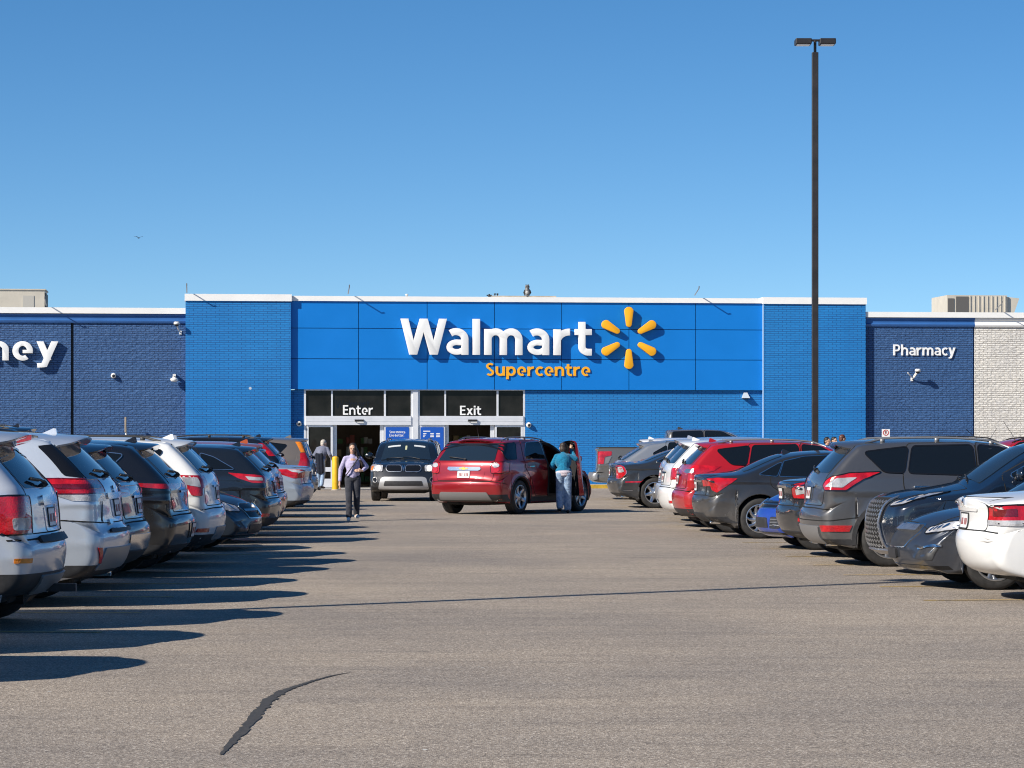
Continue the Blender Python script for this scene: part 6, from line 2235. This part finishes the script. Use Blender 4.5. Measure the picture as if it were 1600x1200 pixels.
c.endpatch('bumper_skid', [(-.70, .33), (.70, .33), (.60, .62), (.52, .655), (-.52, .655), (-.60, .62)], 'skidsilver', rear=False, off=.016, r=.04)
c.endpatch('lower_intake', [(-.52, .42), (.52, .42), (.49, .54), (-.49, .54)], 'plastic', rear=False, off=.022)
for sg in (1, -1):
    q = [(sg * .80 + .06 * math.cos(t), (.575 * b.sz + .06 * math.sin(t))) for t in np.linspace(0, 2 * math.pi, 16)[:-1]]
    o = c.mesh('fog_lamp', [patch(q, b.end(False), .012, .02)], M['trim'])
    c.mesh('fog_lamp_ring', [ring(q, b.end(False), .018, .018, .02)], M['silverplastic'], o, smooth=False)
c.belt('front_cladding', .30, .40, 'plastic', rear=False, front=True, off=.012)
# visors and mirror charm behind the windscreen read as pale shapes on the glass' inside
tp = b.top()
for y0, y1 in ((-.50, -.16), (.20, .50)):
    q = rpoly([(2.99, y0), (3.05, y0), (3.05, y1), (2.99, y1)], .02)
    c.mesh('sun_visor', [patch(q, tp, .0095, .004)], simple('visor_fabric', (.5, .52, .52), .8))
q = rpoly([(3.03, -.03), (3.18, -.035), (3.18, .015), (3.03, .02)], .02)
c.mesh('mirror_charm', [patch(q, tp, .0095, .004)], simple('charm', (.45, .45, .28), .7))
# ---------------------------------------------------------------- people: one continuous skin per body, clothes as their own shells
def capsule_bm(bm, a, b, ra, rb, seg=12):
    a, b = Vector(a), Vector(b)
    d = b - a
    L = d.length
    if L < 1e-6:
        d, L = Vector((0, 0, 1)), 1e-6
    z = d.normalized()
    x = z.cross(Vector((0, 1, 0)) if abs(z.y) < .9 else Vector((1, 0, 0))).normalized()
    y = z.cross(x)
    rings = []
    K = 5
    prof = [(-math.cos(math.pi / 2 * k / K) * ra, math.sin(math.pi / 2 * k / K) * ra) for k in range(1, K + 1)]
    prof += [(L + math.sin(math.pi / 2 * k / K) * rb, math.cos(math.pi / 2 * k / K) * rb) for k in range(0, K)]
    for h, r in prof:
        rings.append([bm.verts.new(a + z * h + (x * math.cos(2 * math.pi * i / seg) + y * math.sin(2 * math.pi * i / seg)) * r) for i in range(seg)])
    p0, p1 = bm.verts.new(a - z * ra), bm.verts.new(a + z * (L + rb))
    for r0, r1 in zip(rings[:-1], rings[1:]):
        for i in range(seg):
            bm.faces.new((r0[i], r0[(i + 1) % seg], r1[(i + 1) % seg], r1[i]))
    for i in range(seg):
        bm.faces.new((p0, rings[0][(i + 1) % seg], rings[0][i]))
        bm.faces.new((p1, rings[-1][i], rings[-1][(i + 1) % seg]))

def ellip_bm(bm, c, r, rot=None):
    res = bmesh.ops.create_uvsphere(bm, u_segments=18, v_segments=12, radius=1.0)
    Mx = Matrix.Translation(Vector(c)) @ (rot or Matrix.Identity(4)) @ Matrix.Diagonal((*r, 1))
    bmesh.ops.transform(bm, matrix=Mx, verts=res['verts'])

def skin(name, pieces, mat, parent, voxel=.012, smooth=4):
    """fuse tapered limbs and rounded masses into one surface"""
    bm = bmesh.new()
    for p in pieces:
        if p[0] == 'c':
            capsule_bm(bm, *p[1:])
        else:
            ellip_bm(bm, *p[1:])
    me = bpy.data.meshes.new(name)
    bm.to_mesh(me)
    bm.free()
    o = bpy.data.objects.new(name, me)
    COL.objects.link(o)
    m1 = o.modifiers.new('r', 'REMESH')
    m1.mode = 'VOXEL'
    m1.voxel_size = voxel
    m2 = o.modifiers.new('s', 'SMOOTH')
    m2.factor = .5
    m2.iterations = smooth
    dg = bpy.context.evaluated_depsgraph_get()
    me2 = bpy.data.meshes.new_from_object(o.evaluated_get(dg))
    o.modifiers.clear()
    o.data = me2
    bpy.data.meshes.remove(me)
    me2.name = name
    me2.materials.clear()
    me2.materials.append(mat)
    me2.polygons.foreach_set('use_smooth', [True] * len(me2.polygons))
    o.parent = parent
    return o

def cloth(name, color, scale=26.0, fold=.6, wear=None):
    m, nt, p = new_mat(name)
    setp(p, rough=.9, spec=.15, sheen=.2)
    tc = nt.nodes.new('ShaderNodeTexCoord')
    n = node(nt, 'ShaderNodeTexNoise', Scale=7.0, Detail=6.0, Roughness=.6, Distortion=.8)
    nt.links.new(tc.outputs['Object'], n.inputs['Vector'])
    r_ = ramp(nt, n.outputs['Fac'], [(.3, tuple(c * .82 for c in color)), (.7, tuple(min(1, c * 1.12) for c in (wear or color)))])
    nt.links.new(r_.outputs[0], p.inputs['Base Color'])
    mp = nt.nodes.new('ShaderNodeMapping')
    mp.inputs['Scale'].default_value = (1.0, 1.0, 2.6)
    nt.links.new(tc.outputs['Object'], mp.inputs[0])
    n2 = node(nt, 'ShaderNodeTexNoise', Scale=scale * .4, Detail=3.0, Distortion=1.2)
    nt.links.new(mp.outputs[0], n2.inputs['Vector'])
    b = node(nt, 'ShaderNodeBump', Strength=fold, Distance=.03)
    nt.links.new(n2.outputs['Fac'], b.inputs['Height'])
    nt.links.new(b.outputs[0], p.inputs['Normal'])
    return m

M['skin'] = simple('skin', (.50, .30, .21), .5, noise=.08, scale=12)
M['skin_dark'] = simple('skin_dark', (.16, .085, .05), .5, noise=.08, scale=12)
M['hair_brown'] = simple('hair_brown', (.030, .018, .012), .55, noise=.5, scale=40, bump=.4)
M['hair_black'] = simple('hair_black', (.010, .009, .009), .5, noise=.5, scale=40, bump=.4)
M['hair_grey'] = simple('hair_grey', (.42, .38, .33), .6, noise=.3, scale=40, bump=.4)
M['eye'] = simple('eye_dark', (.015, .012, .01), .2)
M['lips'] = simple('lips', (.40, .16, .13), .45)

def hand_pieces(w, d, palm_n, s=1.0, curl=.5):
    """palm, four bent fingers of different lengths and a thumb from the side; w wrist, d pointing direction"""
    w, d, n = Vector(w), Vector(d).normalized(), Vector(palm_n).normalized()
    side = d.cross(n).normalized()
    out = [('c', w, w + d * .075 * s, .022 * s, .028 * s), ('c', w + d * .05 * s - side * .02 * s, w + d * .085 * s - side * .028 * s, .017 * s, .013 * s), ('c', w + d * .05 * s + side * .02 * s, w + d * .085 * s + side * .028 * s, .017 * s, .013 * s)]
    for k, (o, l) in enumerate(((-.031, .062), (-.011, .074), (.010, .070), (.030, .054))):
        r0 = w + d * .088 * s + side * o * s
        a = d
        for j, f in enumerate((.45, .32, .23)):
            a = (a + n * curl * (.35 + .25 * j)).normalized()
            r1 = r0 + a * l * f * s * 1.25
            out.append(('c', r0, r1, .0095 * s, .0085 * s))
            r0 = r1
    t0 = w + d * .03 * s - side * .022 * s
    t1 = t0 + (d * .6 - side * .8 + n * .2).normalized() * .045 * s
    t2 = t1 + (d * .9 - side * .2 + n * .4).normalized() * .035 * s
    out += [('c', t0, t1, .014 * s, .011 * s), ('c', t1, t2, .011 * s, .009 * s)]
    return out

def head(parent, c, face, up, hairmat, skinmat, s=1.0):
    """returns body pieces for the head; adds eyes and mouth as children"""
    c, f, u = Vector(c), Vector(face).normalized(), Vector(up).normalized()
    rt = f.cross(u).normalized()
    rot = Matrix((rt, f, u)).transposed().to_4x4()
    P = lambda x, y, z: c + rt * x * s + f * y * s + u * z * s
    pcs = [('e', P(0, -.012, .025), (.076 * s, .095 * s, .092 * s), rot), ('e', P(0, .018, -.045), (.058 * s, .068 * s, .072 * s), rot), ('c', P(0, .052, -.092), P(0, .056, -.092), .024 * s, .024 * s),
           ('c', P(0, .088, .008), P(0, .105, -.028), .010 * s, .015 * s), ('c', P(-.03, .08, .022), P(.03, .08, .022), .014 * s, .014 * s)]
    for k in (-1, 1):
        pcs.append(('e', P(k * .076, -.01, -.01), (.010 * s, .020 * s, .032 * s), rot))
    if parent:
        for k in (-1, 1):
            bm = bmesh.new()
            bmesh.ops.create_uvsphere(bm, u_segments=10, v_segments=8, radius=.011 * s)
            bmesh.ops.transform(bm, matrix=Matrix.Translation(P(k * .031, .082, .006)), verts=bm.verts)
            MB().bm(bm).build('eye', M['eye'], parent, True)
        bm = bmesh.new()
        ellip_bm(bm, P(0, .083, -.062), (.023 * s, .008 * s, .007 * s), rot)
        MB().bm(bm).build('mouth', M['lips'], parent, True)
    return pcs, P, rot

def shoe(parent, heel, fwd, mat, s=1.0, roll=0.0, sole=None):
    h, f = Vector(heel), Vector(fwd).normalized()
    u = Vector((0, 0, 1)) + f * roll
    pcs = [('c', h + u * .040, h + f * .10 * s + u * .045, .038, .040), ('c', h + f * .10 * s + u * .040, h + f * .20 * s + u * .032, .042, .030), ('c', h + u * .05, h + u * .10, .040, .042)]
    return skin('shoe', pcs, mat, parent, .010, 3)

def walker(name, loc, rz, label, top, bottom, shoes, hairmat, skinmat, h=1.65, hair='short', stride=.30, phase=1, arms=None, face=None, lean=0.0, loose=1.0, hunch=0.0, vox=.012, top_len=.0, leg=1.0):
    """standing or walking person, facing local -y ... +y is behind"""
    k = h / 1.70
    root = empty(name, (loc[0], loc[1], loc[2] if len(loc) > 2 else 0.0), rz, label, 'person')
    V = lambda x, y, z: Vector((x * k, y * k, z * k))
    hipz = .90
    sh = V(0, -lean, 1.40 - hunch * .5)
    neck0, hd = V(0, -lean * 1.05, 1.45 - hunch * .6), V(0, -lean * 1.25 - hunch * .35 - .015, 1.585 - hunch)
    fd = face or (0, -1, 0)
    hp, P, rot = head(None, hd, fd, (0, -.12 - hunch, 1), hairmat, skinmat, k)
    legs = []
    for s_, ph in ((-1, phase), (1, -phase)):
        hip = V(s_ * .085, 0, hipz)
        st = stride * ph
        ankle = V(s_ * .095, -st, .085 + (.05 if st < 0 else 0.0))
        kn = (hip + ankle) / 2 + V(0, -.035 - (.06 if st < 0 else 0), .01)
        legs.append((hip, kn, ankle, s_, st))
    body_p = list(hp) + [('c', neck0, hd - V(0, 0, .06), .052 * k, .05 * k), ('e', V(0, -lean * .8, 1.25 - hunch * .3), (.15 * k, .095 * k, .20 * k)), ('e', V(0, -lean * .3, .98), (.145 * k, .10 * k, .14 * k)), ('c', V(0, -lean * .3, 1.0), V(0, -lean * .8, 1.3 - hunch * .3), .11 * k, .12 * k)]
    for hip, kn, an, s_, st in legs:
        body_p += [('c', hip, kn, .075 * k, .052 * k), ('c', kn, an, .05 * k, .036 * k), ('c', an, an + V(0, -.12, -.05), .034 * k, .026 * k)]
    hands = []
    arm_p = []
    for s_ in (-1, 1):
        shd = V(s_ * .160, -lean * .98, 1.370 - hunch * .5)
        A = (arms or {}).get(s_)
        el = V(*A[0]) if A else V(s_ * .225, -lean * .8 + .03, 1.10 - hunch * .3)
        wr = V(*A[1]) if A else V(s_ * .235, -lean * .6 - .06, .86 - hunch * .3)
        dd = (wr - el).normalized()
        body_p += [('c', shd, el, .046 * k, .036 * k), ('c', el, wr, .036 * k, .024 * k)]
        body_p += hand_pieces(wr, dd if not (A and len(A) > 2) else A[2], (-s_ * .9, .1, 0) if not (A and len(A) > 3) else A[3], k, .5)
        arm_p += [('c', shd, el, .057 * k, .054 * k * loose), ('c', el, wr - dd * .03, .052 * k * loose, .040 * k * loose)]
    bd = skin('body', body_p, skinmat, root, min(vox, .0085), 2)
    head(bd, hd, fd, (0, -.12 - hunch, 1), hairmat, skinmat, k)
    # trousers
    tp = [('e', V(0, -lean * .2, .95), (.158 * k, .115 * k, .13 * k))]
    for hip, kn, an, s_, st in legs:
        tp += [('c', hip + V(0, 0, .02), kn, .092 * k * (1 + leg) / 2, .072 * k * leg), ('c', kn, an + V(0, 0, .035), .072 * k * leg, .066 * k * leg)]
    skin('trousers', tp, bottom, root, vox, 3)
    # top
    sp = [('e', V(0, -lean * .8, 1.24 - hunch * .3), (.172 * k * loose, .125 * k * loose, .205 * k)), ('e', V(0, -lean * .4, 1.03 - top_len / 2), (.168 * k * loose, .128 * k * loose, (.085 + top_len / 2) * k)),
          ('c', V(-.12, -lean * .95, 1.375 - hunch * .5), V(.12, -lean * .95, 1.375 - hunch * .5), .062 * k, .062 * k), ('c', V(0, -lean * .35 + .005, 1.0), V(0, -lean * .75, 1.26 - hunch * .3), .132 * k, .135 * k), ('c', V(0, -lean * .95, 1.36 - hunch * .5), neck0 + V(0, 0, -.01), .10 * k, .062 * k)] + arm_p
    t_ = skin('jacket', sp, top, root, vox, 3)
    for hip, kn, an, s_, st in legs:
        shoe(root, (an.x, an.y + .03, max(0.0, an.z - .085 * k)), (s_ * .12, -1, 0), shoes, k, .12 if st < 0 else 0)
    # hair
    hpz = [('e', P(0, -.028, .045), (.086 * k, .098 * k, .088 * k), rot), ('e', P(0, -.062, -.01), (.076 * k, .052 * k, .078 * k), rot)]
    if hair == 'long':
        a, b_, c_, d_ = P(-.035, -.05, -.02), P(-.085, -.05, -.13), P(-.17, -.01, -.27), P(-.26, .04, -.44)
        hpz += [('c', a, b_, .072 * k, .070 * k), ('c', b_, c_, .070 * k, .055 * k), ('c', c_, d_, .052 * k, .014 * k), ('c', P(.06, .0, .02), P(.07, .01, -.08), .028 * k, .018 * k),
                ('c', P(-.04, -.04, -.06), P(-.14, .03, -.33), .045 * k, .015 * k), ('c', P(-.06, .03, 0), P(-.11, .05, -.18), .034 * k, .022 * k)]
    elif hair == 'bob':
        hpz += [('e', P(0, -.055, -.035), (.088 * k, .062 * k, .10 * k), rot)]
    skin('hair', hpz, hairmat, root, .010, 2)
    return root, V, P

lav = cloth('lavender_sweater', (.42, .38, .56), 22)
blackjean = cloth('faded_black_jeans', (.022, .024, .032), 18, .5, (.05, .052, .065))
bluejean = cloth('washed_blue_jeans', (.13, .21, .36), 16, .9, (.34, .44, .56))
teal = cloth('teal_sweater', (.010, .165, .30), 30, .9)
greyj = cloth('grey_work_jacket', (.16, .17, .23), 20, .6)
whiteshoe = simple('white_shoe', (.72, .70, .67), .5, noise=.08, scale=20)
blackshoe = simple('black_shoe', (.015, .014, .014), .5)

# girl walking in the aisle
X, Y = G(551, 814)
root, V, P = walker('person', (X, Y), R(8), 'person with long brown hair in lavender sweater and black jeans walking up the aisle', lav, blackjean, whiteshoe, M['hair_brown'], M['skin'],
       h=1.56, hair='long', stride=.15, phase=1, loose=.95, leg=1.05, face=(-.15, -1, -.05),
       arms={-1: ((-.26, .05, 1.13), (-.285, -.02, .86)), 1: ((.315, .06, 1.19), (.20, -.14, 1.10), (-.9, -.3, .1), (0, .8, -.4))})
mb = MB()
mb.tube([V(.155, -.02, 1.44), V(.10, -.125, 1.36), V(0, -.150, 1.22), V(-.10, -.150, 1.08), V(-.165, -.10, .99)], .012, 8)
mb.build('bag_strap', M['plastic'], root, True)
# woman leaning into the red SUV
X, Y = G(881, 802)
root, V, P = walker('person', (X, Y), R(185), 'person in teal sweater and wide blue jeans leaning at the open red car door', teal, bluejean, blackshoe, M['hair_brown'], M['skin'],
       h=1.60, hair='bob', stride=.02, phase=1, loose=1.16, leg=1.3, lean=.16, hunch=.05, top_len=.07, face=(.1, -1, -.3),
       arms={-1: ((-.30, -.16, 1.28), (-.20, -.34, 1.50), (-.2, -.3, .9), (0, -.9, 0)), 1: ((.26, -.20, 1.12), (.18, -.42, 1.05), (0, -1, 0), (0, 0, -1))})
shirt = cloth('checked_shirt', (.50, .47, .52), 60, .5, (.62, .52, .56))
pcs = [('e', V(0, -.03, .96), (.185, .145, .075)), ('e', V(0, -.03, .91), (.178, .14, .06))]
skin('shirt_hem', pcs, shirt, root, .012, 2)
# stooped man at the entrance with an apron tied behind
X, Y = G(500, 766)
root, V, P = walker('person', (X, Y), R(160), 'stooped person in grey jacket with dark apron walking toward the entry doors', greyj, bluejean, blackshoe, M['hair_grey'], M['skin'],
       h=1.74, hair='short', stride=.10, phase=-1, loose=1.08, lean=.20, hunch=.12, face=(-.5, -1, -.2),
       arms={-1: ((-.27, -.16, 1.12), (-.33, -.30, .92)), 1: ((.26, -.10, 1.06), (.27, -.18, .82))}, top_len=.10)
pcs = [('c', V(-.09, .085, 1.12), V(-.10, .06, .58), .06, .06), ('c', V(.07, .085, 1.12), V(.06, .06, .58), .06, .06), ('c', V(0, .09, 1.1), V(-.02, .07, .58), .07, .07)]
skin('apron', pcs, cloth('dark_apron', (.010, .013, .024), 20), root, .014, 3)
# three people talking by the right pilaster, seen over the cars
dk = cloth('dark_coat', (.012, .014, .014), 18)
lb = cloth('light_blue_shirt', (.36, .48, .66), 18)
gr = cloth('dark_trousers', (.03, .03, .035), 18)
D = 86.0
for px, hh, rz, lbx, tp_, hr, sk in ((1292, 1.70, R(60), 'dark-coated person at the left of three people over the grey SUV', dk, M['hair_black'], M['skin']),
                                     (1303, 1.71, R(40), 'person in light blue shirt between two others over the grey SUV', lb, M['hair_black'], M['skin']),
                                     (1316, 1.78, R(120), 'auburn-haired person at the right of three people over the grey SUV', cloth('white_top', (.6, .6, .6)), simple('hair_auburn', (.09, .03, .018), .5, noise=.4, scale=40), M['skin'])):
    walker('person', ((px - PX0) * D / F, D), rz, lbx, tp_, gr, blackshoe, hr, sk, h=hh, stride=.05, vox=.016)
    D += .5
# two heads showing over the left row, and a narrow post beside them
D = 84.0
for px, hh, rz, lbx in ((208.5, 1.72, R(-50), 'dark-haired person seen over the black SUV left of the bright pilaster'), (226, 1.69, R(-100), 'dark-capped person seen over the black SUV nearest the bright pilaster')):
    walker('person', ((px - PX0) * D / F, D), rz, lbx, dk, gr, blackshoe, M['hair_black'], M['skin'], h=hh, stride=.05, vox=.016)
    D += .6
r_ = empty('edge_on_sign', W3(PU(197), -.6, 0), TH, 'narrow sign seen edge-on against the navy brick wall', 'sign')
z1, z0 = PZ(197, 652), PZ(197, 676)
MB().box(-.03, .03, -.16, .16, z0, z1, b=.012).build('sign_plate', simple('tan_board', (.30, .24, .17), .6, noise=.3), r_)
MB().tube([(.02, 0, .0), (.02, 0, z0 + .2)], .03, 8).build('post', M['offwhite'], r_)
